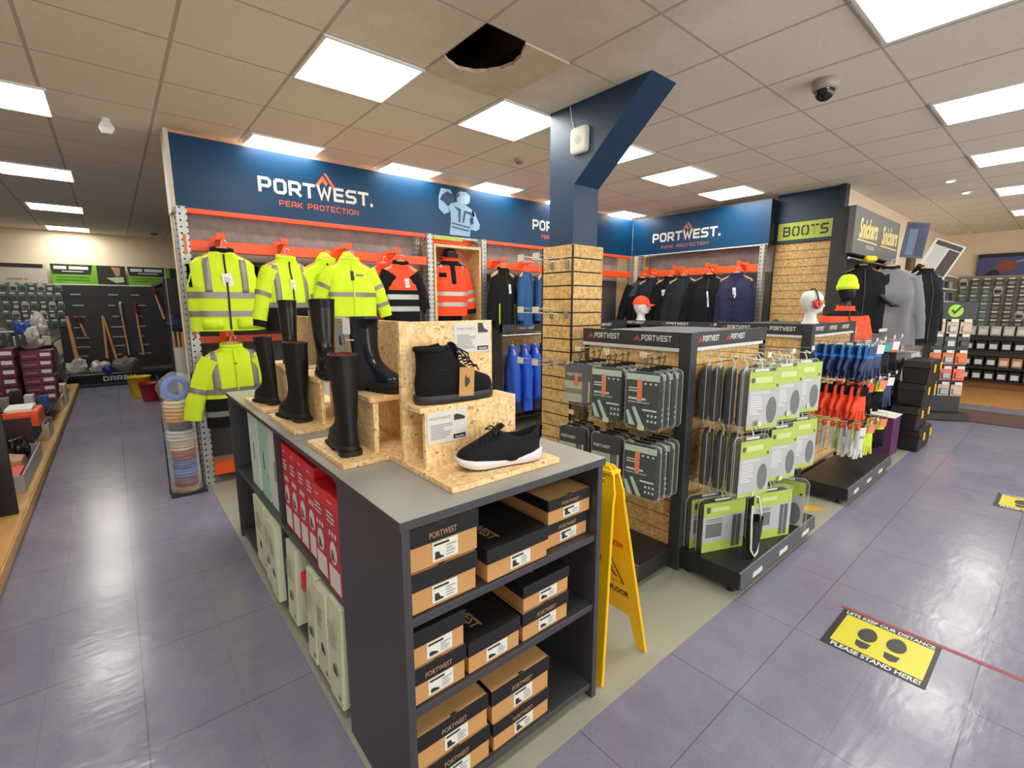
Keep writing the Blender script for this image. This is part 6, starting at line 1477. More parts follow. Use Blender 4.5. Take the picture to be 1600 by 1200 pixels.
def tray(lab, x0, x1, y0, y1, z0, h, m_=CREAMT):
    t = thing('card_tray', lab, 'tray', ((x0 + x1) / 2, (y0 + y1) / 2, z0)); 
    MB().box(x0, x1, y0, y1, z0, z0 + .01).build('floor', m_, t); m = MB(); m.box(x0, x1, y0, y0 + .01, z0 + .01, z0 + h).box(x0, x1, y1 - .01, y1, z0 + .01, z0 + h).box(x0, x0 + .01, y0 + .01, y1 - .01, z0 + .01, z0 + h).box(x1 - .01, x1, y0 + .01, y1 - .01, z0 + .01, z0 + h); m.build('walls', m_, t)
tray('long pale-edged dump tray on the oak plinth beside the dark end panel', -1.15, -.655, 5.1, 6.28, .117, .14, mat('pale_mauve_tray', '#b1a9a8', .5))
solo(MB().box(-.95, -.70, 5.25, 5.6, .13, .22), 'packet', PINK, 'coral packet at the near end of the long dump tray', 'packet', bevel=.01)
solo(MB().box(-1.0, -.72, 5.64, 5.95, .13, .26), 'packet', mat('peach_packet', '#d9a68c', .5), 'peach packet in the middle of the long dump tray', 'packet', bevel=.01)
blob('work_shoe', BLACK, 'black rounded shoe lying on the long dump tray', 'shoe', (-.78, 6.02, .14), (.08, .14, .1), 6)
solo(MB().box(-.95, -.70, 6.30, 6.34, .12, .50), 'divider_card', MARD, 'dark maroon upright card between the dump tray and the navy carton', 'card')
tray('near cream card tray on the oak plinth', -.87, -.655, 7.05, 7.5, .117, .17)
blob('clear_pack', BAGG, 'silvery packs heaped on the near cream tray', 'pack', (-.76, 7.27, .13), (.1, .18, .13), 7)
blob('clear_pack', BLACK, 'black pack on top of the near cream tray', 'pack', (-.71, 7.42, .29), (.06, .08, .05), 17)
tray('far cream card tray on the oak plinth', -.82, -.66, 9.0, 9.4, .117, .18)
solo(MB().box(-.81, -.67, 9.02, 9.38, .25, .36), 'packet', PINK, 'coral packs on the far cream tray', 'packet', bevel=.02)
solo(MB().box(-.80, -.64, 9.5, 9.8, .117, .40), 'carton', CREAMT, 'cream carton behind the far cream tray', 'carton', bevel=.005)
solo(MB().box(-1.0, -.70, 3.75, 4.3, .117, .5), 'orange_carton', ORB, 'orange carton at the left edge of the photo, near the dark end panel', 'carton', bevel=.006)
solo(MB().box(-.98, -.71, 3.3, 3.7, .117, .22), 'paper_stack', PAPER, 'white carton low at the left edge of the photo', 'carton', bevel=.006)
# ================================================================ back wall
YB = 12.55
t = thing('tool_wall', 'black slatted tool board on the back wall at the end of the left aisle', 'tool board', (.25, YB, 0))
MB().box(-.80, 2.6, YB, YB + .03, .3, 1.93).build('board', mat('black_tool_board', '#252427', .5), t)
for z in (.55, .75, .95, 1.15, 1.35, 1.55, 1.75): MB().box(-.80, 2.6, YB - .006, YB, z - .006, z).build('groove_line', mat('board_edge_grey', '#3b393d', .5), t)
for x in (-.42, .45): MB().box(x, x + .02, YB - .008, YB, .3, 1.9).build('seam', BLACK, t)
rnd = random.Random(5)
k = 0
for x0 in (-.62, -.05, .33):
    for z in (1.76, 1.55, 1.33, 1.12, .92, .74, .56):
        m = MB(); w = rnd.uniform(.12, .24); m.box(x0 + rnd.uniform(0, .06), x0 + w, YB - .012, YB - .007, z, z + .022); m.build('price_rail', mat('dull_white_strip', '#a9a6a4', .5), t)
t = thing('tool_bin_unit', 'low black bins lettered DARBY at the foot of the tool board', 'bin unit', (.1, 12.3, 0))
MB().box(-.82, 2.2, 12.1, 12.5, .004, .24).build('bin', BLACK, t, .01); MB().prism([(12.04, .24), (12.10, .06), (12.12, .06), (12.06, .26)], -.82, 2.2, 'x').build('sloping_front', BLACK, t, .004)
m = MB(); put_text(m, stroke_geo('DARBY', 1.4, 1.0), (-.26, 12.075, .10), (1, 0, 0), Vector((0, -.25, 1)), width=.50, height=.10, off=.006); m.build('lettering', OFFW, t)
for i, (x, r, m_, lab) in enumerate(((-.62, .13, BAGW, 'pale crumpled packs lying in the black bins, left'), (-.30, .11, BAGW, 'clear wrapped pack hanging over the front of the black bins'), (.12, .14, BAGG, 'glossy dark packs lying in the black bins, right'))):
    blob('wrapped_pack', m_, lab, 'pack', (x, 12.2, .235), (r * 1.3, .1, r), 20 + i)
o = solo(MB().lathe([(.001, 0), (.085, 0), (.09, .02), (.085, .05), (.001, .05)], 24), 'blue_reel', mat('blue_reel_plastic', '#1d2f86', .35), 'round blue reel standing on the black bins', 'reel'); o.location = (-.17, 12.02, .33); o.rotation_euler = (PI / 2, 0, 0)
HAND = make_wood('ash_tool_handle', '#c2894e', '#dcaa72', (14, 14, 1.5)); MARO = mat('maroon_tool_head', '#6b1f2f', .45)
def tool(lab, x0, z0, x1, z1, r, head=None):
    y = 12.36
    t = thing('long_handled_tool', lab, 'hand tool', (x1, y, z1), 'wooden handled tools on the back wall')
    m = MB(); m.tube([(x0, y, z0), ((x0 + x1) / 2, y - .01, (z0 + z1) / 2), (x1, y, z1)], [r * .8, r, r * 1.15], 8); m.build('handle', HAND, t)
    m = MB(); m.box(x0 - .03, x0 + .03, y + .01, YB - .008, z0 - .05, z0 - .03); m.build('bracket', BLACKM, t)
    if head:
        m = MB(); m.tube([(x0, y, z0 - .02), (x0, y, z0 + head[1])], [r * 1.6, r * 2.2], 8); m.box(x0 - head[2], x0 + head[2], y - .02, y + .02, z0 + head[1] - .01, z0 + head[1] + .03); m.build('head', head[0], t)
tool('thick pale wooden handle leaning at the left end of the tool board', -.66, 1.36, -.60, .50, .032)
tool('short hammer with a maroon head, left on the tool board', -.49, 1.25, -.43, .97, .018, (MARO, .08, .05))
tool('left wooden handle of the crossed pair on the tool board', -.145, 1.36, -.155, .52, .022); tool('right wooden handle of the crossed pair on the tool board', -.13, 1.34, -.02, .50, .022)
tool('slim wooden handled tool with a steel top, right of the crossed pair', .15, 1.40, .19, .56, .016, (STEEL, .2, .02))
tool('maroon-headed long wooden handled tool', .385, 1.43, .42, .55, .019, (MARO, .17, .03))
tool('pale wooden handle leaning at the top right of the tool board', .73, 1.80, .84, 1.28, .024, (MARO, .06, .03)); tool('short wooden handle at the far right of the tool board', 1.06, 1.63, 1.04, 1.42, .02)
# sign boards above
def signboard(lab, x0, x1, z0, z1, mats, kind):
    t = thing('sign_board', lab, 'sign', ((x0 + x1) / 2, 12.6, z0)); y = 12.60
    w = x1 - x0; h = z1 - z0
    MB().box(x0, x1, y, y + .03, z0, z1).build('board', mats[0], t)
    if kind == 'green':
        m = MB(); m.prism([(x0, z1), (x0 + .02 * w, z0 + h * .5), (x0 + w * .51, z0 + h * .5), (x0 + w * .55, z1)], y - .004, y, 'y'); m.build('black_panel', BLACK, t)
        m = MB(); m.box(x0 + w * .04, x0 + w * .205, y - .008, y - .004, z0 + h * .74, z0 + h * .90).box(x0 + w * .235, x0 + w * .49, y - .008, y - .004, z0 + h * .74, z0 + h * .90); stripes(m, (x0 + w * .14, y - .004, z0 + h * .58), (1, 0, 0), LU, w * .3, h * .1, 1, .003); m.build('white_lettering', OFFW, t)
        m = MB(); stripes(m, (x0 + w * .06, y, z0 + h * .12), (1, 0, 0), LU, w * .44, h * .3, 2, .003, 2); m.build('green_lettering', mat('deep_green_print', '#4e8a1c', .5), t)
        m = MB(); m.box(x0 + w * .6, x1, y - .003, y, z0, z1); m.build('photo_panel', mat('dark_photo_print', '#23291f', .5), t)
        m = MB(); m.prism([(x0 + w * .72, z0 + h * .35), (x0 + w * .85, z0 + h * .1), (x0 + w * .97, z0 + h * .15), (x0 + w * .96, z0 + h * .42), (x0 + w * .85, z0 + h * .4)], y - .005, y - .003, 'y'); m.build('photo_figure', mat('pale_green_print', '#b7cf98', .5), t)
        m = MB(); m.prism([(x0 + w * .8, z0 + h * .95), (x0 + w * .86, z0 + h * .45), (x0 + w * .92, z0 + h * .5), (x0 + w * .93, z0 + h * .9)], y - .005, y - .003, 'y'); m.build('photo_hand', mat('skin_print', '#b98a6a', .6), t)
        m = MB(); m.box(x0 - .01, x1 + .01, y - .006, y, z0 - .02, z0); m.build('lower_edge', OFFW, t)
    return t
GRN = mat('leaf_green_print', '#76b226', .5)
signboard('green sign board with a black title panel and a photograph, left above the tool board', -.80, .30, 1.97, 2.34, (GRN,), 'green')
signboard('green sign board with a black title panel, right above the tool board', .335, 1.5, 1.97, 2.34, (GRN,), 'green')
t = signboard('pale grey sign board with a black top strip above the blister packs', -2.1, -.86, 1.97, 2.32, (mat('pale_grey_sign', '#cdc3b4', .6),), 'plain')
m = MB(); m.box(-2.1, -.9, 12.595, 12.60, 2.25, 2.32); m.build('top_strip', BLACK, t)
m = MB(); m.box(-1.40, -1.19, 12.596, 12.60, 2.03, 2.055).box(-1.165, -1.13, 12.596, 12.60, 2.03, 2.055); m.build('lettering', mat('sign_grey_print', '#8f8a80', .5), t)
m = MB(); m.box(-2.1, -1.5, 12.595, 12.60, 2.0, 2.24); m.build('picture', mat('sign_pale_photo', '#a9ab9a', .6, var=.3, vscale=14), t)
# blister packs below it
solo(MB().box(-2.6, -.83, 12.57, 12.60, 1.0, 1.95), 'pegboard', mat('grey_peg_panel', '#6d6b66', .6), 'grey peg panel of blister packs on the back wall at the left', 'pegboard')
def blister(x, y, z, rot, cardm, itemm, lab, grp, w=.10, h=.115, tick=True):
    t = thing('blister_pack', lab, 'blister pack', (x, y, z), grp)
    m = MB(); m.M = Matrix.Translation((x, y, z)); m.box(-w / 2, w / 2, -.004, .0, 0, h); m.build('card', cardm, t)
    m = MB(); m.M = Matrix.Translation((x, y, z)); m.loft([[(p[0] * s_, yy, h * .4 + p[1] * s_) for p in rrect(w * .38, h * .28, .012, 3)] for yy, s_ in ((-.004, 1), (-.02, .95), (-.026, .8))]); m.build('item', itemm, t)
    if tick: m = MB(); m.M = Matrix.Translation((x, y, z)); m.box(-w * .32, w * .32, -.034, -.03, h * .98, h * 1.22); m.build('price_ticket', TKT, t)
    t.rotation_euler = (0, 0, rot)
    return t
TKT = mat('soft_white_ticket', '#dedad0', .5)
GREENP = mat('sea_green_pack', '#54766a', .35); SILV = mat('silver_item', '#8f979a', .3, .5); DKP = mat('dark_pack_card', '#343a38', .4); BRNP = mat('brown_pack_card', '#4a3c36', .45); PALEP = mat('pale_pack_card', '#b9b8ac', .45)
vs = [blister(-1.2, 12.5, 1.82, 0, GREENP, DKP, 'sea green blister pack on the top row under the pale grey sign', 'blister packs at the back left'), blister(-1.08, 12.5, 1.82, 0, DKP, SILV, 'dark blister pack with a silver item on the top row under the pale grey sign', 'blister packs at the back left'), blister(-.96, 12.5, 1.82, 0, PALEP, DKP, 'pale blister pack on the top row under the pale grey sign', 'blister packs at the back left')]
rn = ('top', 'second', 'third', 'fourth', 'lowest'); cn = ('sea green', 'dark, silver-filled', 'pale')
for r in range(5):
    for c in range(7):
        if r == 0 and 2 <= c <= 4: continue
        k = (r * 3 + c * 2 + (r * c) % 3) % 3
        x = -1.44 + c * .12 - (.02 if r % 2 else 0); lab = cn[k] + ' blister pack on the ' + rn[r] + ' row under the grey sign' + (' by the tool board' if c >= 5 else '' if c >= 3 else ' by the photo edge')
        dup(vs[k], (x, 12.5, 1.82 - r * .165), .0, lab)
# ---- buckets, rope stand, unit at the right of the aisle end
def bucket(lab, x, y, m_, r, h):
    t = thing('bucket', lab, 'bucket', (x, y, .004))
    m = MB(); m.lathe([(r * .72, .004), (r, h), (r * 1.04, h), (r * 1.04, h - .015), (r * .97, h - .012), (r * .69, .012)], 28, (x, y), True, True); m.build('shell', m_, t)
    m = MB(); m.tube([(x - r, y, h - .02)] + [(x + r * math.cos(a), y - r * .5 * math.sin(a) , h - .02 - .02 * math.sin(a)) for a in [PI - PI * k / 10 for k in range(11)]], .004, 6); m.build('handle', m_, t)
bucket('red plastic bucket on the floor at the end of the left aisle', .36, 9.75, mat('red_bucket', '#a01420', .4), .155, .30); bucket('yellow plastic bucket behind the red one', .24, 10.25, mat('yellow_bucket', '#e6bb17', .4), .165, .36)
t = thing('display_unit', 'dark unit of brushes at the right of the left aisle, beyond the racking', 'display unit', (1.1, 9.3, 0))
MB().box(.62, 1.6, 8.7, 8.74, .004, 1.95).build('end_panel', mat('near_black_panel', '#201f22', .5), t); MB().box(.64, 1.6, 8.74, 11.5, 1.9, 1.95).box(.64, 1.6, 8.74, 11.5, .004, .15).build('shelf', BLACKM, t); MB().box(1.2, 1.24, 8.74, 11.5, .15, 1.9).build('back_panel', BLACKM, t)
t = thing('brush_bin', 'pale bin holding upright wooden brush handles beside the rope reels', 'bin', (.72, 8.45, .004))
MB().box(.62, .84, 8.35, 8.56, .004, .012).build('base', BAGW, t); MB().lathe([(.085, .012), (.10, .95), (.095, .95), (.082, .02)], 16, (.73, 8.45)).build('tube', mat('pale_grey_bin', '#a8a49e', .5), t)
for i, (x, y) in enumerate(((.67, 8.43), (.71, 8.40), (.75, 8.41), (.79, 8.44))):
    m = MB(); m.tube([(x, y, .05), (x + .012 * (i - 1.5), y, 1.19)], .017, 8); tag(m.build('wooden_handle', HAND), ('first', 'second', 'third', 'fourth')[i] + ' wooden handle from the left in the pale brush bin', 'tool handle', 'wooden handles in the pale bin')
blob('glove_bundle', NAVB, 'navy and black bundle lying over the handles in the pale brush bin', 'bundle', (.73, 8.43, 1.17), (.11, .09, .11), 30)
blob('bristle_brush', BLACK, 'black bristle head beside the pale brush bin', 'brush', (.88, 8.45, .55), (.07, .09, .16), 31)
solo(MB().box(.60, .612, 8.0, 8.012, .0, 2.25), 'light_post', mat('thin_grey_post', '#8f8b86', .5), 'thin white post beyond the racking upright', 'post')
# rope reels
t = thing('reel_stand', 'thin black stand carrying the plastic-wrapped rope coils', 'display stand', (.335, 4.64, .004))
MB().box(.215, .47, 4.56, 4.78, .004, .018).build('base_plate', BLACKM, t); 
for x in (.222, .452): MB().cyl(x, 4.69, .018, 1.0, .006, 8).build('rod', BLACKM, t)
MB().cyl(.335, 4.66, .018, .86, .012, 8).build('spindle', BLACKM, t)
def coil(lab, z, r, h, c1, seed, tilt=0.0, loc=None):
    t = thing('rope_coil', lab, 'rope coil', (.335, 4.66, z), 'wrapped rope coils')
    m = MB()
    for k in range(3):
        m.lathe([(r - .028 + .022 * math.cos(a), z + h * (k + .5) / 3 + h / 6 * math.sin(a)) for a in [2 * PI * q / 10 for q in range(11)]], 28, (.335, 4.66), False, False)
    m.build('rope', c1, t)
    m = MB(); R = []
    for q in range(7):
        s_ = q / 6; rr_ = (r + .012) * (.95 + .14 * math.sin(PI * s_))
        R.append([(.335 + rr_ * (1 + .2 * noise.noise((math.cos(a) * 3 + seed, math.sin(a) * 3, s_ * 3))) * math.cos(a), 4.66 + rr_ * (1 + .2 * noise.noise((math.cos(a) * 3 + seed, math.sin(a) * 3, s_ * 3))) * math.sin(a), z + h * s_) for a in [2 * PI * k / 26 for k in range(26)]])
    m.loft(R); m.build('film_wrap', FILMW, t)
    if tilt: t.rotation_euler = (tilt, 0, 0); t.location = loc
FILMW = clearfilm().copy(); FILMW.name = 'milky_wrap'; FILMW.node_tree.nodes['Principled BSDF'].inputs['Alpha'].default_value = .14
cols = [('#9a7434', 'golden brown'), ('#7d2a2c', 'dark red'), ('#5b74b8', 'light blue'), ('#3f58a8', 'blue'), ('#9b3a3a', 'red'), ('#d9c9ac', 'cream'), ('#d5d0c8', 'white'), ('#474a86', 'violet blue'), ('#e0a23c', 'amber'), ('#dcc39a', 'straw')]
zz = .02
for i, (c, n_) in enumerate(cols):
    h = (.05, .07, .08, .07, .075, .08, .09, .065, .085, .09)[i]
    coil(n_ + ' rope coil in clear wrap on the reel stand', zz, .092 + (.012 if i in (6, 8, 9) else 0), h, mat('rope_' + n_.replace(' ', '_'), c, .7, var=.2, vscale=60), i); zz += h + .002
coil('bright blue rope coil in clear wrap, standing on edge on top of the stack', .0, .105, .09, mat('rope_bright_blue', '#2c6fd8', .5, var=.2, vscale=60), 40, PI / 2 - .15, (.335, 4.70, .885))
# ================================================================ floor mats and tape
def distmat(lab, x0, x1, y0, y1):
    t = thing('floor_mat', lab, 'floor sticker', ((x0 + x1) / 2, (y0 + y1) / 2, .0), 'distance floor stickers')
    MB().box(x0, x1, y0, y1, .0005, .002).build('border', mat('mat_black', '#1d1d20', .4), t)
    w = x1 - x0; h = y1 - y0
    MB().box(x0 + w * .14, x1 - w * .12, y0 + h * .045, y1 - h * .07, .002, .0026).build('yellow_field', mat('mat_yellow', '#d8d130', .35), t)
    m = MB(); put_text(m, text_geo('LETS KEEP OUR DISTANCE', .03), (x1 - w * .10, y1 - h * .05, .002), (0, -1, 0), (1, 0, 0), width=h * .90, height=w * .08, off=.0008)
    put_text(m, text_geo('PLEASE STAND HERE!', .03), (x0 + w * .03, y1 - h * .10, .002), (0, -1, 0), (1, 0, 0), width=h * .85, height=w * .09, off=.0008); m.build('lettering', OFFW, t)
    for s_, yo in ((1, .36), (-1, .64)):
        yc = y1 - h * yo; m = MB()
        m.add([(x0 + w * (.58 if s_ > 0 else .62) + w * .17 * math.cos(a), yc + h * .095 * math.sin(a) * (1 - .12 * math.cos(a)), .0034) for a in [2 * PI * k / 24 for k in range(24)]], [tuple(range(24))], False)
        m.prism([(x0 + w * .26, yc + h * .06), (x0 + w * .22, yc), (x0 + w * .26, yc - h * .06), (x0 + w * .38, yc - h * .075), (x0 + w * .38, yc + h * .075)], .0026, .0034)
        m.build('footprint', mat('mat_footprint', '#2b2b28', .4), t)
distmat('black and yellow distance sticker with footprints, nearer the camera', 2.385, 2.75, .215, .595); distmat('black and yellow distance sticker half cut by the right edge of the photo', 5.16, 5.56, -.14, .255)
solo(MB().box(2.755, 2.78, -.12, .61, .0005, .0018), 'floor_tape', mat('worn_red_tape', '#9c4a52', .5), 'worn red tape line along the far edge of the nearer distance sticker', 'floor tape')
# ================================================================ right side: workwear unit, tool boxes
UN = mat('graphite_board', '#38383a', .5)
t = thing('display_unit', 'tall graphite workwear unit with a lettered header right of the BOOTS panel', 'display unit', (7.3, 1.78, 0))
MB().box(6.40, 8.2, 1.90, 1.93, .004, 2.62).build('back_panel', UN, t); MB().box(6.36, 6.40, 1.765, 1.93, .004, 2.64).build('side_panel', mat('graphite_side', '#2a2a2c', .5), t); MB().box(8.2, 8.24, 1.765, 1.93, .004, 2.62).build('side_panel', MATS['graphite_side'], t)
hd = MB().box(6.30, 8.24, 1.70, 1.76, 2.13, 2.63).build('header', mat('header_warm_grey', '#5c5b5a', .5), t); MB().box(6.40, 7.4, 1.2, 1.89, .06, .15).build('base', BLACKM, t)
for kx in (6.42, 7.36):
    m = MB(); put_text(m, text_geo('Snickers', .035), (kx + .06, 1.70, 2.30), (1, 0, .04), (.12, 0, 1), width=.72, height=.23, off=.003); m.build('logo_lettering', mat('pale_gold_print', '#e3cf86', .5), hd)
    m = MB(); m.box(kx + .02, kx + .80, 1.694, 1.70, 2.275, 2.29); m.build('logo_underline', MATS['pale_gold_print'], hd)
m = MB(); put_text(m, text_geo('WORKWEAR', .02), (6.78, 1.70, 2.20), (1, 0, 0), LU, width=.36, height=.05, off=.003); m.build('subtitle', mat('print_light_grey', '#b8b8ba', .5), hd)
MB().tube([(6.36, 1.74, 2.08), (8.2, 1.74, 2.08)], .013, 8).build('rail', CHROME, t)
for z in (1.27, 1.0): MB().box(6.42, 7.3, 1.40, 1.89, z, z + .02).build('shelf', BLACKM, t)
for k in range(7): MB().box(6.43 + k * .125, 6.53 + k * .125, 1.392, 1.398, 1.265, 1.30).build('shelf_ticket', MATS['ticket_cream'], t)
garment('work_jacket', 'black jacket under a yellow-topped hanger at the left of the workwear unit', 'jacket', (6.63, 1.66, 1.965), -.95, L=.72, hem=.26, chest=.26, sh=.235, d=.10, body=BK, sleeves=(.08, .56), seed=70)
hanger('hanger of the black jacket at the left of the workwear unit', (6.63, 1.66, 1.97), -.95)
blob('bright_gloves', mat('yellow_glove_cloth', '#e8c524', .6), 'bright yellow gloves perched on the hanger of the black jacket', 'gloves', (6.62, 1.62, 2.03), (.09, .06, .035), 50)
garment('hooded_top', 'grey marl hooded top hanging at the front of the workwear unit', 'hooded top', (6.80, 1.44, 1.95), -1.05, L=.84, hem=.30, chest=.29, sh=.255, d=.09, body=GY, sleeves=(.08, .68, .0), seed=71, fold=.038, hood=GY, zipc=None, cmat=BK, patches=((-.24, -.20, -.30, -.18, BK, 'dark_panel'),))
hanger('hanger of the grey marl hooded top', (6.80, 1.44, 1.96), -1.05)
m = MB(); m.tube([(6.68, 1.50, 1.70), (6.64, 1.42, 1.62), (6.66, 1.36, 1.56), (6.70, 1.30, 1.55)], [.012, .03, .026, .008], 8); tag(m.build('folded_strap', BLACK), 'black strap with a clip hung over the grey hooded top', 'strap')
garment('work_jacket', 'black padded jacket seen edge-on, right of the grey hooded top', 'jacket', (7.55, 1.27, 1.95), -.55, L=.85, hem=.24, chest=.24, sh=.2, d=.14, body=BK, sleeves=(.09, .62), seed=72, hood=BK)
hanger('hanger of the edge-on black padded jacket', (7.55, 1.27, 1.96), -.55)
TBX = mat('black_toolbox_plastic', '#1b1b1c', .45, bump=.15, bscale=80); LATCH = mat('yellow_latch', '#f0b818', .45)
def toolbox(lab, x0, x1, y0, y1, z0, h, latch=LATCH, lidm=None):
    t = thing('tool_box', lab, 'tool box', ((x0 + x1) / 2, (y0 + y1) / 2, z0), 'black tool boxes')
    m = MB(); m.loft([[(x0 + i, y0 + i, z), (x1 - i, y0 + i, z), (x1 - i, y1 - i, z), (x0 + i, y1 - i, z)] for z, i in ((z0, .018), (z0 + h * .68, .006))], smooth=False); m.build('body', TBX, t, .012, seg=3)
    m = MB(); m.box(x0, x1, y0, y1, z0 + h * .69, z0 + h * .76).loft([[(x0 + i, y0 + i, z), (x1 - i, y0 + i, z), (x1 - i, y1 - i, z), (x0 + i, y1 - i, z)] for z, i in ((z0 + h * .761, .004), (z0 + h - .004, .012))], smooth=False); lid = m.build('lid', lidm or TBX, t, .010, seg=3)
    for fx in (.22, .78):
        xx = x0 + (x1 - x0) * fx; MB().box(xx - .028, xx + .028, y0 - .012, y0 - .001, z0 + h * .5, z0 + h * .84).build('latch', latch, t, .003)
    m = MB(); xc = (x0 + x1) / 2; m.box(xc - .09, xc + .09, (y0 + y1) / 2 - .012, (y0 + y1) / 2 + .012, z0 + h - .003, z0 + h - .001); m.build('handle', BLACK, lid)
nm_ = ('bottom', 'second', 'third', 'topmost')
for k, (dx, dy) in enumerate(((0, 0), (-.06, .03), (.05, .02), (.06, .0))):
    toolbox(nm_[k] + ' black tool box of the front stack, with yellow latches', 6.42 + dx, 7.0 + dx, .92 + dy, 1.17 + dy, .006 + k * .243, .24)
for k in range(3):
    toolbox(('bottom', 'middle', 'grey-lidded topmost')[k] + ' black tool box of the stack behind, beside the purple carton', 6.34 + .02 * k, 6.84 + .02 * k, 1.22, 1.39 + .0 * k, .152 + k * .29, .285, latch=TBX, lidm=mat('grey_lid_plastic', '#6a6866', .4) if k == 2 else None)
t = thing('purple_carton', 'purple open carton standing beside the tool boxes', 'carton', (6.12, 1.2, .004))
MB().box(5.98, 6.27, 1.08, 1.36, .004, .42).build('carton', mat('purple_card', '#5a2a5c', .5), t, .004); MB().loft([[(5.97, 1.07, .422), (6.28, 1.07, .422), (6.28, 1.37, .422), (5.97, 1.37, .422)], [(5.97, 1.07, .425), (6.28, 1.07, .425), (6.30, 1.40, .45), (5.97, 1.40, .45)]], smooth=False).build('flap', PAPER, t)
WB = mat('pale_grey_boxes', '#c9cbd0', .5)
solo(MB().box(7.45, 8.15, 1.24, 1.62, .004, .60), 'low_cabinet', MATS['graphite_side'], 'low dark cabinet under the pale boxes beyond the tool boxes', 'cabinet', bevel=.004)
for k, (x, y, z) in enumerate(((7.46, 1.26, .603), (7.70, 1.25, .603), (7.94, 1.27, .603), (7.50, 1.27, .79), (7.74, 1.27, .79))):
    t = thing('pale_box', ('left lower', 'middle lower', 'right lower', 'left upper', 'right upper')[k] + ' pale grey box on the low dark cabinet', 'box', (x + .1, y + .15, z), 'pale boxes on the low cabinet')
    MB().box(x, x + .22, y, y + .3, z, z + .18).build('carton', WB, t, .004); MB().box(x - .0015, x, y + .06, y + .2, z + .05, z + .12).build('label', OFFW, t)
# spinner tower
TC = (8.75, 1.10); TR = -.95
t = thing('spinner_tower', 'black spinner tower with a green tick on its header', 'display stand', (TC[0], TC[1], 0))
m = MB(); m.M = Matrix.Translation((TC[0], TC[1], 0))
m.box(-.22, .22, -.0, .16, .10, 1.36); m.build('column', MATS['graphite_side'], t); b = MB(); b.M = m.M; b.box(-.24, .24, -.2, .2, .012, .10); b.build('base', BLACKM, t); b = MB(); b.M = m.M; b.box(-.24, .24, -.03, .02, 1.37, 1.60); hh = b.build('header', BLACK, t)
b = MB(); b.M = m.M; b.add([(-.0 + .085 * math.cos(a), -.0315, 1.485 + .085 * math.sin(a)) for a in [2 * PI * k / 24 for k in range(24)]], [tuple(range(24))], False); b.build('green_disc', mat('tick_green', '#9bd13a', .5), hh)
b = MB(); b.M = m.M; b.prism([(-.05, 1.49), (-.03, 1.505), (-.012, 1.475), (.06, 1.56), (.075, 1.545), (-.01, 1.44)], -.036, -.0325, 'y'); b.build('tick', BLACK, hh)
t.rotation_euler = (0, 0, TR)
def on_tower(u, v, z): 
    c, s_ = math.cos(TR), math.sin(TR); return (TC[0] + u * c - v * s_, TC[1] + u * s_ + v * c, z)
OPK = mat('orange_pack_card', '#e07a45', .5); PPK = mat('coral_pack_card', '#e4705e', .5); WPK = mat('pale_pack_tower', '#cbb7a4', .5)
proto = {}
rows = [(1.18, WPK, 'pale pack', 'top'), (.98, DKP, 'dark pack', 'second'), (.76, OPK, 'orange pack', 'third'), (.54, PPK, 'coral pack', 'fourth'), (.32, WPK, 'pale pack', 'lowest')]
for z, m_, n_, rw in rows:
    for c, u in enumerate((-.15, 0, .15)):
        lab = n_ + ' at the ' + ('left', 'middle', 'right')[c] + ' of the ' + rw + ' row on the spinner tower'
        p = on_tower(u, -.012, z)
        o = blister(p[0], p[1], p[2], 0, m_, SILV if c == 1 else m_, lab, 'packs on the spinner tower', .13, .16); o.rotation_euler = (0, 0, TR)
# far right corner: shelves, packs and signs
PEGP = mat('warm_grey_peg_panel', '#8a8377', .6)
t = thing('shelving_unit', 'tall shelving bay of packs and small bins along the far right wall', 'shelving', (12.9, 0, 0))
MB().box(13.0, 13.05, -3.2, 1.80, .10, 2.12).build('peg_panel', PEGP, t)
for z in (.16, .42, .72, 1.0): MB().box(12.55, 13.0, -3.2, 1.62, z - .03, z).build('shelf', BLACKM, t, .002)
MB().box(12.62, 13.0, -3.2, 1.62, .01, .13).build('kickboard', mat('brown_kickboard', '#8a5330', .5), t)
b0 = {}
cols = {'brown': (BRNP, SILV), 'green': (GREENP, SILV), 'pale': (PALEP, DKP)}
rn = ('top', 'second', 'third', 'fourth', 'fifth', 'sixth')
for r in range(6):
    for c in range(13):
        y = 1.55 - c * .165; z = 1.93 - r * .155
        k = 'green' if c < 3 and r > 0 else ('pale' if (c * 2 + r) % 7 == 0 else 'brown')
        lab = k + ' hanging pack on the ' + rn[r] + ' row, far right wall, ' + ('near the corner' if c < 4 else 'toward the photo edge')
        if k not in b0:
            b0[k] = blister(12.93, y, z, 0, *cols[k], lab, 'hanging packs on the far right wall', .12, .115); b0[k].rotation_euler = (0, 0, -PI / 2); pr = b0[k]
        else: dup(b0[k], (12.93, y, z), -PI / 2, lab)
BINB = mat('black_small_bin', '#1f2022', .5); bp = {}
rown = ('lowest', 'second', 'third', 'top')
for r, z in enumerate((.162, .422, .722, 1.002)):
    for c in range(12):
        y = 1.48 - c * .17
        k = 'tan' if r == 1 and 4 <= c <= 6 else ('white' if r == 3 else 'black')
        lab = k + ' small bin on the ' + rown[r] + ' far right shelf, ' + ('near the corner' if c < 4 else 'toward the photo edge')
        if k not in bp:
            t = thing('small_bin', lab, 'storage bin', (12.60, y, z), 'small bins on the far right shelves')
            MB().box(12.60, 12.9, y - .07, y + .07, z, z + .17).build('bin', {'black': BINB, 'tan': mat('tan_card_bin', '#b98050', .6), 'white': mat('white_card_bin', '#b9b7b0', .5)}[k], t, .004)
            MB().box(12.596, 12.5995, y - .05, y + .05, z + .03, z + .12).build('label', OFFW, t); bp[k] = t
        else: dup(bp[k], (12.60, y, z), 0, lab)
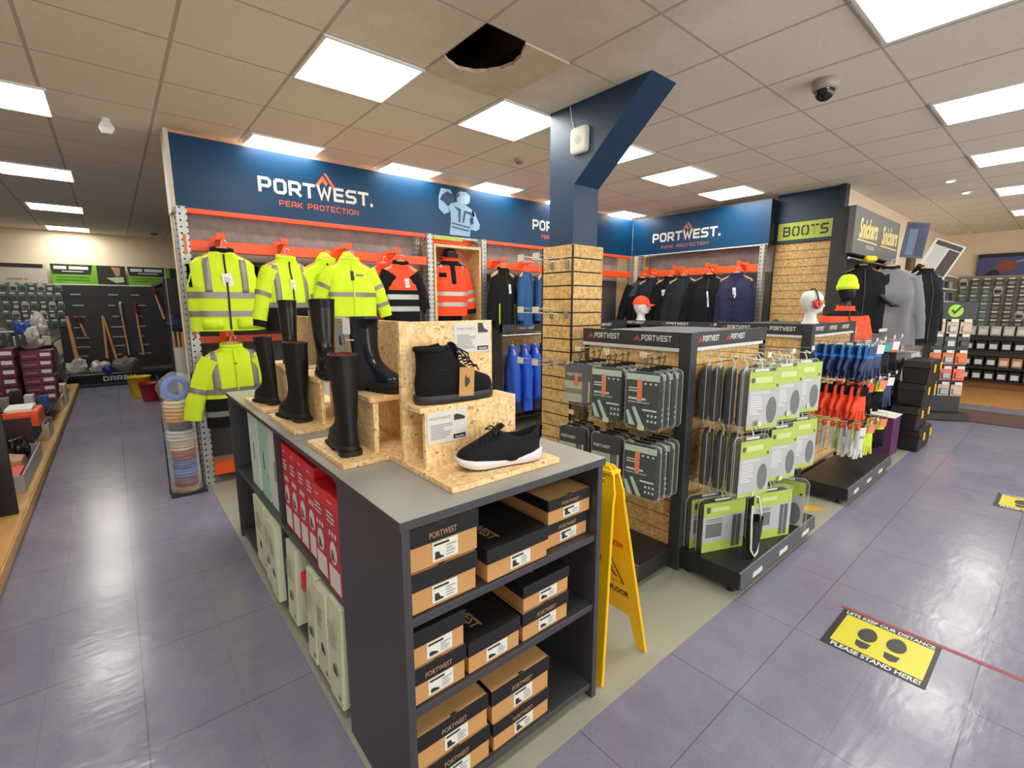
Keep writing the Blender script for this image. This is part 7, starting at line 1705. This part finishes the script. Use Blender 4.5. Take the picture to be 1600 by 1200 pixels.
t = thing('sign_board', 'blue poster with a red-brown ball and cable above the far right packs', 'poster', (13.15, .8, 2.14))
MB().box(13.13, 13.18, -.2, 1.42, 2.14, 2.54).build('board', mat('dusk_blue_print', '#4a5080', .5), t); MB().box(13.125, 13.13, -.2, 1.42, 2.47, 2.54).build('top_strip', mat('poster_black', '#1b1c24', .5), t)
m = MB(); m.add([(13.126, 1.02 + .14 * math.cos(a), 2.30 + .11 * math.sin(a)) for a in [2 * PI * k / 20 for k in range(20)]], [tuple(range(20))], False); m.build('printed_ball', mat('print_redbrown', '#8a4a34', .5), t)
m = MB(); m.add([(13.127, 1.30, 2.14), (13.127, 1.22, 2.24), (13.127, 1.12, 2.22), (13.127, 1.08, 2.14)], [(0, 1, 2, 3)], False); m.build('printed_shadow', BLACK, t); m = MB(); m.add([(13.127, .9, 2.36), (13.127, .89, 2.375), (13.127, .68, 2.445), (13.127, .68, 2.435)], [(0, 1, 2, 3)], False); m.build('printed_cable', OFFW, t)
t = thing('wall_shelving', 'pale corner shelves with blue-grey stock beside the far right packs', 'shelving', (11.4, 1.75, .0))
MB().box(10.6, 12.5, 1.92, 1.96, .3, 2.12).build('back_panel', mat('pale_shelf_back', '#c7c2ba', .5), t)
for z in (1.64, 1.86, 2.09): MB().box(10.6, 12.5, 1.58, 1.92, z - .025, z).build('shelf', mat('pale_shelf_board', '#cfcbc4', .5), t, .003)
for z in (.5, .9, 1.25): MB().box(10.6, 12.5, 1.6, 1.92, z - .025, z).build('shelf', BLACKM, t, .003)
for i in range(9):
    z = (1.642, 1.862)[i % 2]; x = 10.75 + i * .19
    solo(MB().box(x, x + .16, 1.62, 1.85, z, z + (.13 if i % 2 else .15)), 'stock_box', (mat('blue_grey_stock', '#4a5a86', .5), mat('pale_stock', '#a9a6a2', .5), MATS['dark_pack_card'])[i % 3], ('first', 'second', 'third', 'fourth', 'fifth', 'sixth', 'seventh', 'eighth', 'ninth')[i] + ' stock box from the left on the pale corner shelves', 'box', 'stock boxes on the corner shelves', .004)
for i in range(8):
    z = (.502, .902)[i % 2]; x = 10.75 + i * .21
    solo(MB().box(x, x + .18, 1.64, 1.88, z, z + .2), 'stock_box', (WB, MATS['pale_stock'])[i % 2], ('first', 'second', 'third', 'fourth', 'fifth', 'sixth', 'seventh', 'eighth')[i] + ' pale box from the left on the lower corner shelves', 'box', 'stock boxes on the corner shelves', .004)
# hanging boards over the far shelves
def tiltboard(lab, c, w, h, rot, tilt, faces):
    t = thing('hanging_sign', lab, 'sign', (0, 0, 0))
    m = MB(); m.box(-w / 2, w / 2, -.012, .012, -h / 2, h / 2); m.build('board', faces[0], t)
    m = MB(); m.box(-w * .36, w * .02, -.016, -.0125, -h * .42, h * .3); m.build('pale_panel', faces[1], t)
    m = MB(); m.box(-w * .42, w * .44, -.0155, -.0125, h * .33, h * .46).box(w * .08, w * .44, -.0155, -.0125, -h * .44, h * .3); m.build('dark_panel', faces[2], t)
    m = MB(); q = (CZ - c[2]) / math.cos(tilt) - .01; m.tube([(-w * .3, 0, h / 2), (-w * .3, 0, q - math.tan(tilt) * w * .3)], .002, 5); m.tube([(w * .3, 0, h / 2), (w * .3, 0, q + math.tan(tilt) * w * .3)], .002, 5); m.build('wire', STEEL, t)
    t.location = c; t.rotation_euler = (0, tilt, rot)
tiltboard('tilted white-edged price board hanging over the pale corner shelves', (9.9, 1.50, 2.27), .40, .52, -1.15, .42, (OFFW, mat('board_pale_grey', '#c4c2c4', .5), mat('board_dark_brown', '#3a3432', .5)))
tiltboard('dark blue hanging board right of the workwear header', (8.75, 1.62, 2.46), .27, .48, -.95, .10, (mat('board_slate_blue', '#3d4f6b', .5), mat('board_blue_grey', '#566a86', .5), mat('board_navy', '#22304c', .5)))
solo(MB().box(10.3, 10.7, 1.93, 1.985, 2.15, 2.42), 'wall_box', mat('brown_wall_box', '#6a5646', .6), 'brown square box on the cream wall behind the tilted board', 'wall box', bevel=.006)
